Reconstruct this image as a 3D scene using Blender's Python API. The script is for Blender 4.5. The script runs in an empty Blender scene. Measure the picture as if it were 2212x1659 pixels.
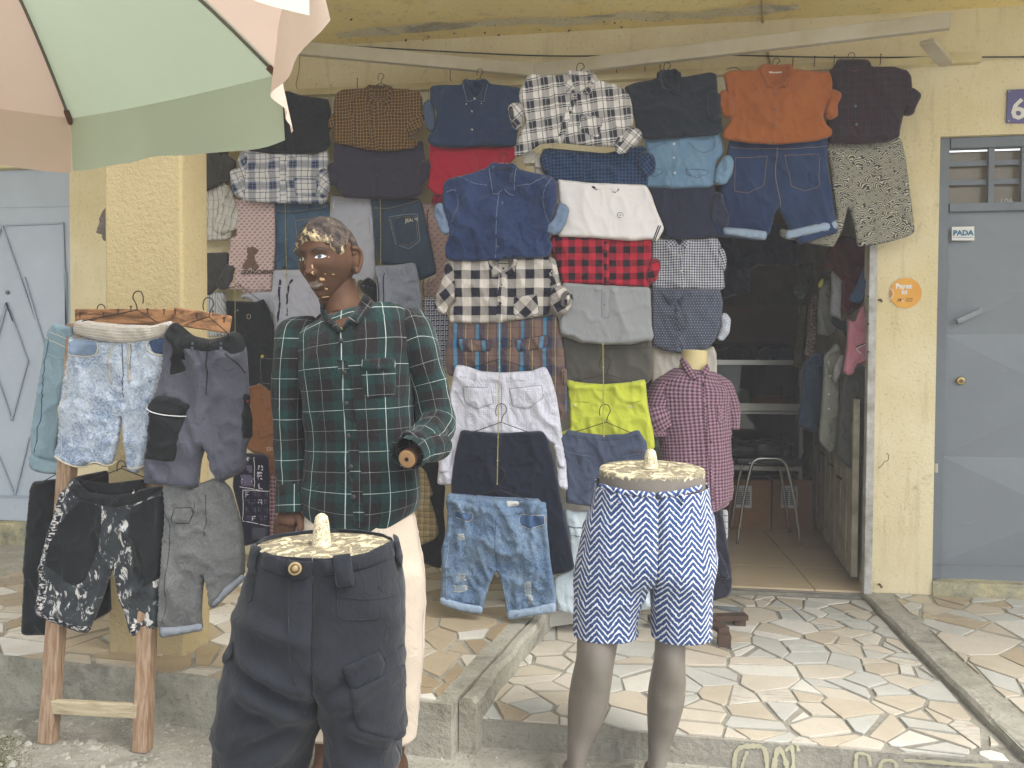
import bpy, math, random
import numpy as np
from mathutils import Vector, Matrix
from mathutils.geometry import delaunay_2d_cdt

# ---------------------------------------------------------------- camera, light, exposure
scene = bpy.context.scene
COL = scene.collection
F_PX, CX, CY = 1650.0, 1106.0, 829.5        # calibration of the lens in a 2212 x 1659 frame
CAM_H = 1.27
PITCH, YAW, ROLL = math.radians(1.51), math.radians(8.1), math.radians(0.25)
CAM = Vector((0, 0, CAM_H))
ROT = Matrix.Rotation(YAW, 3, 'Z') @ Matrix.Rotation(math.pi/2 - PITCH, 3, 'X') @ Matrix.Rotation(ROLL, 3, 'Z')
cam = bpy.data.cameras.new('camera'); camo = bpy.data.objects.new('camera', cam); COL.objects.link(camo)
camo.matrix_world = Matrix.Translation(CAM) @ ROT.to_4x4()
cam.sensor_width = 36; cam.lens = F_PX/2212*36; cam.clip_end = 500; cam.clip_start = 0.05
scene.camera = camo
ADDED_VEIL = .015
scene.render.resolution_x, scene.render.resolution_y = 1024, 768
vs = scene.view_settings
vs.view_transform = 'Standard'; vs.look = 'None'; vs.gamma = 1; vs.use_curve_mapping = False
vs.exposure = 1.58
world = bpy.data.worlds.new('World'); scene.world = world; world.use_nodes = True
wn = world.node_tree.nodes; wl = world.node_tree.links
SUN_EL, SUN_AZ = math.radians(55), math.radians(114)     # azimuth counted clockwise from +Y
sky = wn.new('ShaderNodeTexSky'); sky.sky_type = 'NISHITA'; sky.sun_disc = False
sky.sun_elevation = SUN_EL; sky.sun_rotation = SUN_AZ
sky.dust_density = 3.0; sky.air_density = 1.0
hs = wn.new('ShaderNodeHueSaturation'); hs.inputs['Saturation'].default_value = 0.22   # clouded over
wl.new(sky.outputs[0], hs.inputs['Color'])
wl.new(hs.outputs[0], wn['Background'].inputs['Color'])
wn['Background'].inputs['Strength'].default_value = 0.15
sun = bpy.data.lights.new('sun', 'SUN'); sun.energy = 0.8; sun.angle = math.radians(25); sun.color = (1, .97, .92)
suno = bpy.data.objects.new('sun', sun); COL.objects.link(suno)
sd = Vector((math.sin(SUN_AZ)*math.cos(SUN_EL), math.cos(SUN_AZ)*math.cos(SUN_EL), math.sin(SUN_EL)))
suno.rotation_euler = sd.to_track_quat('Z', 'Y').to_euler()

# ---------------------------------------------------------------- measuring helpers
CR = {0:(0,0,1.8373), 1:(0,0,.63291), 2:(1200,100,.5425), 3:(2300,0,.5425), 4:(2864,0,.5425), 5:(700,700,.5425),
      6:(1700,600,.5425), 7:(2600,800,.45208), 8:(2600,1400,.63291), 9:(0,1100,.54241), 10:(0,2000,.63182),
      11:(700,2000,.63158), 12:(1600,1700,.66298), 13:(1600,2100,.5877), 14:(2764,2100,.5877), 15:(3264,700,1.02433),
      16:(1000,1100,.66323), 17:(800,1100,.36166), 18:(850,1500,.39177), 19:(1600,1000,.42194), 20:(0,600,.42194),
      21:(2150,1250,.39174), 22:(1100,820,.30143), 23:(0,1800,.48209), 24:(2700,1850,.45181)}
def K(n, pts):
    """measurements taken on enlargement n -> common 2212 x 1659 units"""
    ox, oy, s = CR[n]
    if np.isscalar(pts[0]): return ((ox+pts[0]*s)/1.8373, (oy+pts[1]*s)/1.8373)
    return [((ox+x*s)/1.8373, (oy+y*s)/1.8373) for x, y in pts]
def ray(x, y): return ROT @ Vector(((x-CX)/F_PX, -(y-CY)/F_PX, -1))
def onY(x, y, Y):
    d = ray(x, y); return CAM + d*(Y/d.y)
def onZ(x, y, z):
    d = ray(x, y); return CAM + d*((z-CAM_H)/d.z)
def onX(x, y, X):
    d = ray(x, y); return CAM + d*(X/d.x)
def atD(x, y, Z): return CAM + ray(x, y)*Z
def A(pts): return np.array([tuple(p) for p in pts], float)

# ---------------------------------------------------------------- noise
def _h(i, j, k, s):
    v = np.sin(i*127.1 + j*311.7 + k*74.7 + s*53.3)*43758.5453
    return v - np.floor(v)
def noise(P, scale=1.0, seed=0):
    P = np.asarray(P, float)*scale
    if P.shape[1] == 2: P = np.c_[P, np.zeros(len(P))]
    I = np.floor(P); f = P-I; f = f*f*(3-2*f)
    i, j, k = I.T; out = 0
    for a in (0, 1):
        for b in (0, 1):
            for c in (0, 1):
                w = (f[:,0] if a else 1-f[:,0])*(f[:,1] if b else 1-f[:,1])*(f[:,2] if c else 1-f[:,2])
                out = out + w*_h(i+a, j+b, k+c, seed)
    return out
def fbm(P, scale=1.0, seed=0, o=3):
    t = 0; a = .5; n = 0
    for q in range(o):
        t = t + a*noise(P, scale*2**q, seed+q*7); n += a; a *= .5
    return t/n
def ridges(P, scale, seed, sharp=2.2):
    """fabric creases: thin ridges along wandering lines"""
    W = np.asarray(P, float).copy()
    W = W + .35/scale*np.c_[[noise(P, scale*.7, seed+31+q)-.5 for q in range(P.shape[1])]].T
    n = noise(W, scale, seed)
    return (1-np.abs(2*n-1))**sharp

# ---------------------------------------------------------------- materials
def srgb(c):
    if isinstance(c, str): c = tuple(int(c[i:i+2], 16) for i in (1, 3, 5))
    c = [x/255 for x in c[:3]]
    return tuple((x/12.92 if x <= .04045 else ((x+.055)/1.055)**2.4) for x in c) + (1,)
GAIN = 0.84
def al(c):
    c = srgb(c); l = .3*c[0]+.6*c[1]+.1*c[2]; return tuple(min(.88, (x*.95+l*.05)*GAIN) for x in c[:3]) + (1,)
class MT:
    """small wrapper to write node materials briefly"""
    def __init__(s, name, rough=.9, spec=.25):
        s.m = bpy.data.materials.new(name); s.m.use_nodes = True
        s.n = s.m.node_tree.nodes; s.l = s.m.node_tree.links
        s.b = s.n['Principled BSDF']; s.b.inputs['Roughness'].default_value = rough
        s.b.inputs['Specular IOR Level'].default_value = spec
    def new(s, t, **kw):
        o = s.n.new(t)
        for k, v in kw.items(): setattr(o, k, v)
        return o
    def put(s, node, i, v):
        if hasattr(v, 'is_output') or isinstance(v, bpy.types.NodeSocket): s.l.new(v, node.inputs[i])
        elif v is not None: node.inputs[i].default_value = v
    def math(s, op, a, b=None, c=None, clamp=False):
        o = s.new('ShaderNodeMath', operation=op, use_clamp=clamp)
        s.put(o, 0, a); s.put(o, 1, b); s.put(o, 2, c); return o.outputs[0]
    def mix(s, f, a, b, blend='MIX'):
        o = s.new('ShaderNodeMix', data_type='RGBA', blend_type=blend)
        s.put(o, 0, f); s.put(o, 6, a); s.put(o, 7, b); return o.outputs[2]
    def ramp(s, f, stops, interp='LINEAR'):
        o = s.new('ShaderNodeValToRGB'); e = o.color_ramp; e.interpolation = interp
        while len(e.elements) < len(stops): e.elements.new(.5)
        for q, (p, c) in enumerate(stops):
            e.elements[q].position = p
            e.elements[q].color = c if not np.isscalar(c) else (c, c, c, 1)
        s.put(o, 0, f); return o
    def coord(s, kind='Object'):
        return s.new('ShaderNodeTexCoord').outputs[kind]
    def map(s, v, scale=(1,1,1), rot=(0,0,0)):
        o = s.new('ShaderNodeMapping'); s.put(o, 0, v); o.inputs['Scale'].default_value = scale; o.inputs['Rotation'].default_value = rot
        return o.outputs[0]
    def noise(s, v, scale, detail=4, rough=.6, dist=0):
        o = s.new('ShaderNodeTexNoise'); s.put(o, 'Vector', v); o.inputs['Scale'].default_value = scale
        o.inputs['Detail'].default_value = detail; o.inputs['Roughness'].default_value = rough; o.inputs['Distortion'].default_value = dist
        return o.outputs['Fac']
    def voro(s, v, scale, feature='F1', out='Distance', rnd=1):
        o = s.new('ShaderNodeTexVoronoi', feature=feature); s.put(o, 'Vector', v); o.inputs['Scale'].default_value = scale
        o.inputs['Randomness'].default_value = rnd
        return o.outputs[out]
    def color(s, c): s.put(s.b, 'Base Color', c)
    def bump(s, h, strength=.3, dist=.01, prev=None):
        o = s.new('ShaderNodeBump'); o.inputs['Strength'].default_value = strength; o.inputs['Distance'].default_value = dist
        s.put(o, 'Height', h)
        if prev is not None: s.l.new(prev, o.inputs['Normal'])
        s.l.new(o.outputs[0], s.b.inputs['Normal']); return o.outputs[0]
    def step(s, v, t, soft=.02):
        return s.math('MULTIPLY_ADD', s.math('SUBTRACT', v, t), 1/soft, .5, clamp=True)
MATS = {}
def cloth_bump(m, strength=.5, scale=26):
    """creases that stay with the cloth, finer than the mesh"""
    v = m.coord('Object')
    n1 = m.noise(m.map(v, (1, 1, .6)), scale*.7, 3, .5, .5)
    n2 = m.noise(v, 420, 2, .6)
    n3 = m.noise(m.map(v, (1, 1, .7)), scale*1.1, 2, .5, .8)
    r = m.math('POWER', m.math('SUBTRACT', 1.0, m.math('MULTIPLY', m.math('ABSOLUTE', m.math('SUBTRACT', n3, .5)), 2.0)), 3.5)
    h = m.math('ADD', m.math('ADD', m.math('MULTIPLY', n1, .8), m.math('MULTIPLY', r, .38)), m.math('MULTIPLY', n2, .07))
    m.bump(h, min(1, strength), .010)
    s = m.b.inputs
    s['Sheen Weight'].default_value = .12; s['Sheen Roughness'].default_value = .5
def fab(name, c, c2=None, bump=.45, bscale=26, mott=6, amt=.5, heather=0):
    if name in MATS: return MATS[name]
    m = MT(name, .92, .15)
    a = al(c); b = al(c2) if c2 else tuple(min(.9, x*1.28) for x in a[:3])+(1,)
    v = m.coord('Object')
    n = m.noise(v, mott, 4, .6)
    f = m.math('MULTIPLY', m.step(n, .5, .4), amt)
    col = m.mix(f, a, b)
    fine = m.noise(v, 300, 2, .7)
    col = m.mix(m.math('MULTIPLY', fine, .12+heather*.5), col, (0.02,.02,.025,1) if not heather else tuple(x*.45 for x in a[:3])+(1,))
    m.color(col); cloth_bump(m, bump, bscale)
    MATS[name] = m.m; return m.m
def uvsplit(m, rough=0.0):
    uv = m.coord('UV'); sp = m.new('ShaderNodeSeparateXYZ'); m.l.new(uv, sp.inputs[0])
    u, v = sp.outputs[0], sp.outputs[1]
    return u, v, uv
def band(m, u, period, stops, off=0):
    f = m.math('FRACT', m.math('MULTIPLY_ADD', u, 1/period, off+50))
    return m.ramp(f, stops, 'CONSTANT')
def plaid(name, ub, vb, pu, pv, lu=None, lv=None, mixf=.5, bump=.4, bscale=26, offu=0, offv=0, fine=.1):
    """woven check: warp colours ub, weft colours vb mixed; lu / lv = thin overlay lines (pos, width, colour, alpha)"""
    if name in MATS: return MATS[name]
    m = MT(name, .92, .15); u, v, uv = uvsplit(m)
    a = band(m, u, pu, [(p, al(c)) for p, c in ub], offu).outputs[0]
    b = band(m, v, pv, [(p, al(c)) for p, c in vb], offv).outputs[0]
    col = m.mix(mixf, a, b)
    for src, per, off, lines in ((u, pu, offu, lu or []), (v, pv, offv, lv or [])):
        for p, w, c, alpha in lines:
            cc = al(c)
            r = band(m, src, per, [(0, (0,0,0,1)), (max(.0001, p-w/2), (1,1,1,1)), (min(.9999, p+w/2), (0,0,0,1))], off)
            col = m.mix(m.math('MULTIPLY', r.outputs[0], alpha), col, cc)
    n = m.noise(m.coord('Object'), 260, 2, .7)
    col = m.mix(m.math('MULTIPLY', n, fine), col, (.03,.03,.035,1))
    m.color(col); cloth_bump(m, bump, bscale); MATS[name] = m.m; return m.m
def gingham(name, c1, c2, p, **kw):
    return plaid(name, [(0, c1), (.5, c2)], [(0, c1), (.5, c2)], p, p, **kw)
def denim(name, dark, light, fade=.5, scale=5, acid=0, bump=.4):
    """indigo cloth with real wear: pale rubbed patches and a twill grain"""
    if name in MATS: return MATS[name]
    m = MT(name, .93, .15); v = m.coord('Object')
    n = m.noise(m.map(v, (1.3,1.3,.8)), scale, 4, .6)
    f = m.math('MULTIPLY', m.step(n, .52, .32), fade)
    if acid:
        n2 = m.noise(v, 75, 5, .75, 1.5); n3 = m.noise(v, 7, 3, .6)
        f = m.math('ADD', m.math('MULTIPLY', m.step(n2, .5, .16), acid), m.math('MULTIPLY', m.step(n3, .48, .25), acid*.75), clamp=True)
        f = m.math('MULTIPLY', f, m.math('ADD', .55, n), clamp=True)
    col = m.mix(f, al(dark), al(light))
    g = m.noise(m.map(v, (1,1,.35), (0,.7,0)), 700, 2, .7)
    col = m.mix(m.math('MULTIPLY', m.step(g, .52, .25), .22), col, al(light))
    m.color(col); cloth_bump(m, bump, 34); MATS[name] = m.m; return m.m
def paint(name, c, rough=.5, var=.08, bump=.0, c2=None, scale=3, metal=0, spec=.4):
    if name in MATS: return MATS[name]
    m = MT(name, rough, spec); m.b.inputs['Metallic'].default_value = metal
    a = al(c); b = al(c2) if c2 else tuple(max(0, x*(1-var*2.2)) for x in a[:3])+(1,)
    v = m.coord('Object'); n = m.noise(v, scale, 6, .65)
    m.color(m.mix(m.step(n, .5, .35), a, b))
    if bump: m.bump(m.noise(v, scale*18, 4, .7), bump, .004)
    MATS[name] = m.m; return m.m
def doorpaint(name, c, chip, scale=3):
    m = MT(name, .45, .4); v = m.coord('Object'); n = m.noise(v, scale, 5, .65)
    col = m.mix(m.step(n, .5, .4), al(c), tuple(x*.86 for x in al(c)[:3])+(1,))
    sc = m.noise(m.map(v, (1,1,14), (0,.5,0)), 5, 4, .6); col = m.mix(m.math('MULTIPLY', m.step(sc, .70, .03), .35), col, al(chip))
    ru = m.noise(m.map(v, (3,1,.5)), 7, 6, .8); col = m.mix(m.math('MULTIPLY', m.step(ru, .68, .06), .45), col, al((112,100,86)))
    sp = m.noise(v, 70, 3, .7); col = m.mix(m.math('MULTIPLY', m.step(sp, .71, .02), .5), col, al(chip))
    m.color(col); m.put(m.b, 'Roughness', m.math('MULTIPLY_ADD', n, .3, .28)); m.bump(m.noise(v, 5, 3, .5), .25, .01); MATS[name] = m.m; return m.m
def stucco(name, c, c2, scale=60, strength=.8, dirt=.3, dist=.006):
    """coarse sprayed plaster: pits and blobs, faint grey soiling"""
    m = MT(name, .93, .2); v = m.coord('Object')
    n = m.noise(v, scale, 3, .6, .6); w = m.noise(v, scale*3.2, 2, .6)
    big = m.noise(v, 1.7, 5, .65)
    col = m.mix(m.step(big, .52, .3), al(c), al(c2))
    pit = m.step(n, .37, .05)
    col = m.mix(m.math('MULTIPLY', m.math('SUBTRACT', 1, pit), .35), col, al((170, 150, 104)))
    st = m.noise(m.map(v, (1,1,.5)), 5.5, 6, .75, .8)
    col = m.mix(m.math('MULTIPLY', m.step(st, .66, .08), dirt), col, al((120, 108, 84)))
    dr = m.noise(m.map(v, (1,1,.12)), 9, 5, .7); col = m.mix(m.math('MULTIPLY', m.step(dr, .60, .10), .28), col, al((176, 162, 124)))
    pt = m.step(m.noise(v, .9, 3, .5), .56, .03); col = m.mix(m.math('MULTIPLY', pt, .22), col, al((240, 230, 196)))
    m.color(col)
    h = m.math('MULTIPLY', m.math('ADD', m.step(n, .5, .5), m.math('MULTIPLY', w, .3)), m.math('SUBTRACT', 1.0, m.math('MULTIPLY', pt, .55)))
    m.bump(h, strength, dist); MATS[name] = m.m; return m.m
def concrete(name, c, c2, moss=0, strength=.9):
    m = MT(name, .95, .15); v = m.coord('Object')
    n = m.noise(v, 7, 8, .72, .5); f = m.noise(v, 55, 5, .7)
    col = m.mix(m.step(n, .5, .3), al(c), al(c2))
    col = m.mix(m.math('MULTIPLY', m.step(f, .6, .1), .35), col, al((96, 92, 84)))
    col = m.mix(m.math('MULTIPLY', m.step(m.noise(v, 3.1, 6, .75, .6), .58, .12), .5), col, al((92, 90, 84)))
    if moss: col = m.mix(m.math('MULTIPLY', m.step(m.noise(v, 2.6, 7, .7), .56, .1), moss), col, al((88, 92, 52)))
    m.color(col); m.bump(m.math('ADD', m.noise(v, 24, 7, .7), m.math('MULTIPLY', m.step(f, .5, .4), .4)), strength, .012)
    MATS[name] = m.m; return m.m

# ---------------------------------------------------------------- objects
def tag(o, label=None, cat=None, group=None, kind=None):
    if label: o['label'] = label
    if cat: o['category'] = cat
    if group: o['group'] = group
    if kind: o['kind'] = kind
    return o
def thing(name, label, cat, loc=(0,0,0), group=None):
    o = bpy.data.objects.new(name, None); COL.objects.link(o); o.location = loc
    o.empty_display_size = .05
    return tag(o, label, cat, group)
def mesh(name, V, Fc, mat=None, parent=None, uv=None, smooth=False, label=None):
    """vertices in world space; stored relative to the parent's base"""
    V = np.asarray(V, float)
    off = np.array(parent_origin(parent))
    own = np.array([0., 0, 0])
    me = bpy.data.meshes.new(name); me.from_pydata((V-off-own).tolist(), [], [list(map(int, f)) for f in Fc])
    if uv is not None:
        lay = me.uv_layers.new(name='uv'); idx = np.empty(len(me.loops), int); me.loops.foreach_get('vertex_index', idx)
        lay.data.foreach_set('uv', np.asarray(uv, float)[idx].ravel())
    if smooth: me.polygons.foreach_set('use_smooth', [True]*len(me.polygons))
    if mat is not None:
        for mm in (mat if isinstance(mat, (list, tuple)) else [mat]): me.materials.append(mm)
    me.update()
    o = bpy.data.objects.new(name, me); COL.objects.link(o)
    if parent is not None: o.parent = parent
    if label: o['label'] = label
    return o
def parent_origin(p):
    t = Vector((0,0,0))
    while p is not None:
        t += p.location; p = p.parent
    return tuple(t)
class MB:
    def __init__(s): s.V = []; s.F = []
    def add(s, V, Fc):
        n = len(s.V); s.V += [tuple(v) for v in V]; s.F += [[i+n for i in f] for f in Fc]; return s
    def box(s, c, d, R=None, bev=0):
        c = Vector(c); dx, dy, dz = d[0]/2, d[1]/2, d[2]/2
        pts = [Vector((x, y, z)) for z in (-dz, dz) for y in (-dy, dy) for x in (-dx, dx)]
        if R is not None: pts = [R @ p for p in pts]
        return s.add([c+p for p in pts], [(0,2,3,1),(4,5,7,6),(0,1,5,4),(2,6,7,3),(0,4,6,2),(1,3,7,5)])
    def bar(s, a, b, w, h, up=(0,0,1)):
        a, b = Vector(a), Vector(b); t = b-a; L = t.length; t.normalize()
        u = Vector(up); x = t.cross(u)
        if x.length < 1e-4: x = t.cross(Vector((0,1,0)))
        x.normalize(); z = x.cross(t)
        pts = []
        for p in (a, b):
            for sx, sz in ((-1,-1),(1,-1),(1,1),(-1,1)): pts.append(p + x*sx*w/2 + z*sz*h/2)
        return s.add(pts, [(3,2,1,0),(4,5,6,7),(0,1,5,4),(1,2,6,5),(2,3,7,6),(3,0,4,7)])
    def prism(s, pts, d):
        n = len(pts); d = Vector(d); P = [Vector(p) for p in pts]
        return s.add(P+[p+d for p in P], [list(range(n))[::-1], list(range(n, 2*n))]+[(i, (i+1)%n, n+(i+1)%n, n+i) for i in range(n)])
    def tube(s, pts, r, k=6):
        P = [Vector(p) for p in pts]; V = []; Fc = []; N = None
        for i, p in enumerate(P):
            t = (P[min(i+1, len(P)-1)]-P[max(i-1, 0)]).normalized()
            if N is None:
                N = t.cross(Vector((0,0,1)))
                if N.length < .1: N = t.cross(Vector((1,0,0)))
            N = (N - t*N.dot(t)).normalized(); B = t.cross(N)
            rr = r[i] if hasattr(r, '__len__') else r
            for q in range(k):
                a = 2*math.pi*q/k; V.append(p+(N*math.cos(a)+B*math.sin(a))*rr)
        for i in range(len(P)-1):
            for q in range(k): Fc.append((i*k+q, i*k+(q+1)%k, (i+1)*k+(q+1)%k, (i+1)*k+q))
        Fc.append(tuple(range(k))[::-1]); Fc.append(tuple((len(P)-1)*k+q for q in range(k)))
        return s.add(V, Fc)
    def build(s, name, mat, parent=None, smooth=False, label=None):
        return mesh(name, s.V, s.F, mat, parent, None, smooth, label)
def bevel(o, w=.004, seg=2):
    m = o.modifiers.new('bevel', 'BEVEL'); m.width = w; m.segments = seg; m.limit_method = 'ANGLE'; return o
def disc(c, n, r, th, k=16):
    """short cylinder: centre c, axis n"""
    b = MB(); c = Vector(c); n = Vector(n).normalized(); b.tube([c, c+n*th*.8, c+n*th], [r, r, r*.8], k); return b

def catmull(P, per=6, closed=False):
    P = np.asarray(P, float); n = len(P); out = []
    rng = range(n if closed else n-1)
    for i in rng:
        if closed: p0, p1, p2, p3 = P[(i-1)%n], P[i], P[(i+1)%n], P[(i+2)%n]
        else: p0, p1, p2, p3 = P[max(i-1,0)], P[i], P[i+1], P[min(i+2,n-1)]
        for q in range(per):
            t = q/per
            out.append(.5*((2*p1)+(-p0+p2)*t+(2*p0-5*p1+4*p2-p3)*t*t+(-p0+3*p1-3*p2+p3)*t**3))
    if not closed: out.append(P[-1])
    return np.array(out)
def resample(P, step, closed=True):
    P = np.asarray(P, float); Q = np.vstack([P, P[:1]]) if closed else P
    L = np.r_[0, np.cumsum(np.linalg.norm(np.diff(Q, axis=0), axis=1))]
    n = max(6 if closed else 2, int(round(L[-1]/step))); t = np.linspace(0, L[-1], n+1)
    if closed: t = t[:-1]
    return np.c_[[np.interp(t, L, Q[:,k]) for k in range(P.shape[1])]].T
def chaikin(P, n=2, cut=.2, lim=.006):
    """soften corners, but never more than lim metres from the corner"""
    P = np.asarray(P, float)
    for q in range(n):
        Q = np.roll(P, -1, 0); L = np.linalg.norm(Q-P, axis=1)[:,None]
        c = np.minimum(cut, lim*(.5**q)/np.maximum(L, 1e-6)); P = np.stack([P*(1-c)+Q*c, P*c+Q*(1-c)], 1).reshape(-1, P.shape[1])
    return P
def inside(pts, poly):
    x, y = pts.T; r = np.zeros(len(pts), bool); n = len(poly); j = n-1
    for i in range(n):
        xi, yi = poly[i]; xj, yj = poly[j]
        with np.errstate(divide='ignore', invalid='ignore'):
            c = ((yi > y) != (yj > y)) & (x < (xj-xi)*(y-yi)/(yj-yi+1e-12)+xi)
        r ^= c; j = i
    return r
def dist_poly(pts, poly):
    Pa = poly; Pb = np.roll(poly, -1, 0); best = np.full(len(pts), 1e9)
    for a, b in zip(Pa, Pb):
        d = b-a; t = np.clip(((pts-a)@d)/(d@d+1e-12), 0, 1)
        best = np.minimum(best, np.linalg.norm(pts-(a+t[:,None]*d), axis=1))
    return best

SURF = {}
class Surf:
    """height field of a hanging cloth: world Y of its front face at (x, z)"""
    def __init__(s, Y, poly, bulge, edge, wr, ws, seed, aniso, base=None, folds=(), flow=None):
        s.__dict__.update(locals()); s.dips = []
    def h(s, XZ):
        XZ = np.asarray(XZ, float)
        d = dist_poly(XZ, s.poly); ins = inside(XZ, s.poly); d = np.where(ins, d, 0)
        t = np.clip(d/s.edge, 0, 1); h = s.bulge*np.sqrt(np.clip(1-(1-t)**2, 0, 1))
        k = np.clip(d/.02, 0, 1)
        if s.wr:
            a = math.radians(s.aniso[1]); R = np.array([[math.cos(a), math.sin(a)], [-math.sin(a), math.cos(a)]])
            Q = XZ@R.T; Q = Q*np.array([1, 1/s.aniso[0]])
            h = h + k*s.wr*(ridges(Q, .7/s.ws, s.seed, 4.5)*1.8 + ridges(Q, 2.0/s.ws, s.seed+5, 4)*1.0 + (fbm(Q, .4/s.ws, s.seed+9, 2)-.5)*3.2 - .9)
        for (a, b, w, amp) in s.folds:      # a crease running from a to b
            a = np.array(a); b = np.array(b); dd = b-a; tt = ((XZ-a)@dd)/(dd@dd)
            tc = np.clip(tt, 0, 1); e = XZ-(a+tc[:,None]*dd)
            dist = np.linalg.norm(e, axis=1); fade = np.sin(np.pi*np.clip(.15+tc*.8, 0, 1))
            h = h + k*amp*fade*np.exp(-(dist/w)**2)
        for (c, rx, rz, amp) in s.dips:
            q = (XZ-np.array(c))/np.array([rx, rz]); h = h - amp*np.clip(1-(q**2).sum(1), 0, 1)**.6
        return h
    def y(s, XZ):
        XZ = np.asarray(XZ, float)
        b = s.base.y(XZ) if s.base is not None else np.full(len(XZ), s.Y)
        return b - s.h(XZ)
_seed = [0]
def cloth(name, px, Y, mat, parent, bulge=.022, edge=.035, wr=.0035, ws=.07, aniso=(1.6, 20), rnd=1, step=.010,
          uvr=0, uvo=(0,0), on=None, back=.006, seed=None, folds=(), label=None, wob=.0012, uvw=.003, uvs=(1,1), warp=None):
    """a piece of cloth cut to the outline px and puffed out; on = another piece that it lies on"""
    if seed is None: _seed[0] += 1; seed = _seed[0]*3.17
    if on is None and bulge > .012: bulge *= .46; edge *= .30; wr *= 1.9
    if on is not None: Y = SURF[on.name].Y - SURF[on.name].bulge*.8
    P3 = A([onY(x, y, Y) for x, y in px]); P = P3[:, [0, 2]]
    if rnd: P = chaikin(P, rnd, .22)
    B = resample(P, step)
    if on is None:      # cloth is a little fuller than its measured outline
        tg = np.roll(B, -1, 0)-np.roll(B, 1, 0); tg /= np.linalg.norm(tg, axis=1)[:,None]+1e-9; ar_ = np.sum(B[:,0]*np.roll(B[:,1], -1)-np.roll(B[:,0], -1)*B[:,1])
        B = B + np.c_[tg[:,1], -tg[:,0]]*(.0025 if ar_ > 0 else -.0025)
    B = B + wob*2*np.c_[fbm(B, 30, seed)-.5, fbm(B, 30, seed+3)-.5]
    fl = [(tuple(A([onY(*a, Y)])[0][[0,2]]), tuple(A([onY(*b, Y)])[0][[0,2]]), w, amp) for a, b, w, amp in folds]
    sf = Surf(Y, B, bulge, edge, wr, ws, seed, aniso, SURF[on.name] if on is not None else None, fl)
    mn, mx = B.min(0), B.max(0); xs = np.arange(mn[0], mx[0], step); zs = np.arange(mn[1], mx[1], step*.87)
    G = np.array([(x+(step/2 if k%2 else 0), z) for k, z in enumerate(zs) for x in xs]).reshape(-1, 2)
    if len(G):
        G = G[inside(G, B)]
        if len(G): G = G[dist_poly(G, B) > step*.55]
    n = len(B); pts = np.vstack([B, G]) if len(G) else B
    r = delaunay_2d_cdt([Vector(p) for p in pts], [], [list(range(n))], 1, 1e-6)
    V2 = np.array([tuple(v) for v in r[0]]); T = [list(f) for f in r[2]]
    if not T: return None
    a = V2[T[0][1]]-V2[T[0][0]]; b = V2[T[0][2]]-V2[T[0][0]]
    if a[0]*b[1]-a[1]*b[0] < 0: T = [f[::-1] for f in T]
    # front faces look to -Y ; (x, z) counter-clockwise seen from -Y is outward already
    yf = sf.y(V2)
    edge_d = dist_poly(V2, B)
    isb = edge_d < 1e-5
    yb = (sf.base.y(V2) if sf.base is not None else np.full(len(V2), Y)) + np.where(isb, 0, back*np.clip(edge_d/.012, 0, 1))
    front = np.c_[V2[:,0], yf, V2[:,1]]; bk = np.c_[V2[:,0], yb, V2[:,1]]
    N = len(V2); mp = np.arange(N)
    Vall = [front]; Tb = []
    if sf.base is None:
        bi = np.where(~isb)[0]; mp[bi] = N+np.arange(len(bi)); Vall.append(bk[bi])
        Tb = [[mp[i] for i in f[::-1]] for f in T]
        UV2 = np.vstack([V2, V2[bi]])
    else: UV2 = V2
    c = UV2 - B.mean(0)
    w = uvw*2*np.c_[fbm(c, 9, seed+11)-.5, fbm(c, 9, seed+17)-.5]
    w2 = uvw*.6*np.c_[fbm(c, 40, seed+12)-.5, fbm(c, 40, seed+18)-.5]
    ar = math.radians(uvr); R = np.array([[math.cos(ar), math.sin(ar)], [-math.sin(ar), math.cos(ar)]])
    UV = (c+w+w2)@R.T
    if warp is not None: UV = warp(UV)
    UV = UV*np.array(uvs) + np.array(uvo)
    o = mesh(name, np.vstack(Vall), T+Tb, mat, parent, UV, True, label)
    SURF[o.name] = sf
    return o
def dip(o, c, rx, rz, amp):
    sf = SURF[o.name]; sf.dips.append((c, rx, rz, amp)); off = np.array(parent_origin(o.parent))
    n = len(o.data.vertices); co = np.empty(n*3); o.data.vertices.foreach_get('co', co); co = co.reshape(-1, 3)
    W = co+off; q = (W[:, [0, 2]]-np.array(c))/np.array([rx, rz]); co[:,1] += amp*np.clip(1-(q**2).sum(1), 0, 1)**.6
    o.data.vertices.foreach_set('co', co.ravel()); o.data.update()
def conform(base, px, lift=0.0):
    """points on the front face of a cloth"""
    sf = SURF[base.name]; out = []
    for x, y in px:
        p = onY(x, y, sf.Y-sf.bulge*.8); yy = float(sf.y(np.array([[p.x, p.z]]))[0]); out.append(Vector((p.x, yy-lift, p.z)))
    return out
def seam(base, px, mat, r=.0011, name='seam', parent=None, curve=True, lift=.0004):
    Q = catmull(px, 5) if curve and len(px) > 2 else np.array(px, float)
    Q = resample(Q, 5, closed=False)
    return MB().tube(conform(base, Q, lift), r, 4).build(name, mat, parent or base.parent, True)
def button(base, p, mat, r=.0055, parent=None, name='button'):
    c = conform(base, [p], -.001)[0]
    return disc(c, (0,-1,0), r, .004, 12).build(name, mat, parent or base.parent, True)
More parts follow.
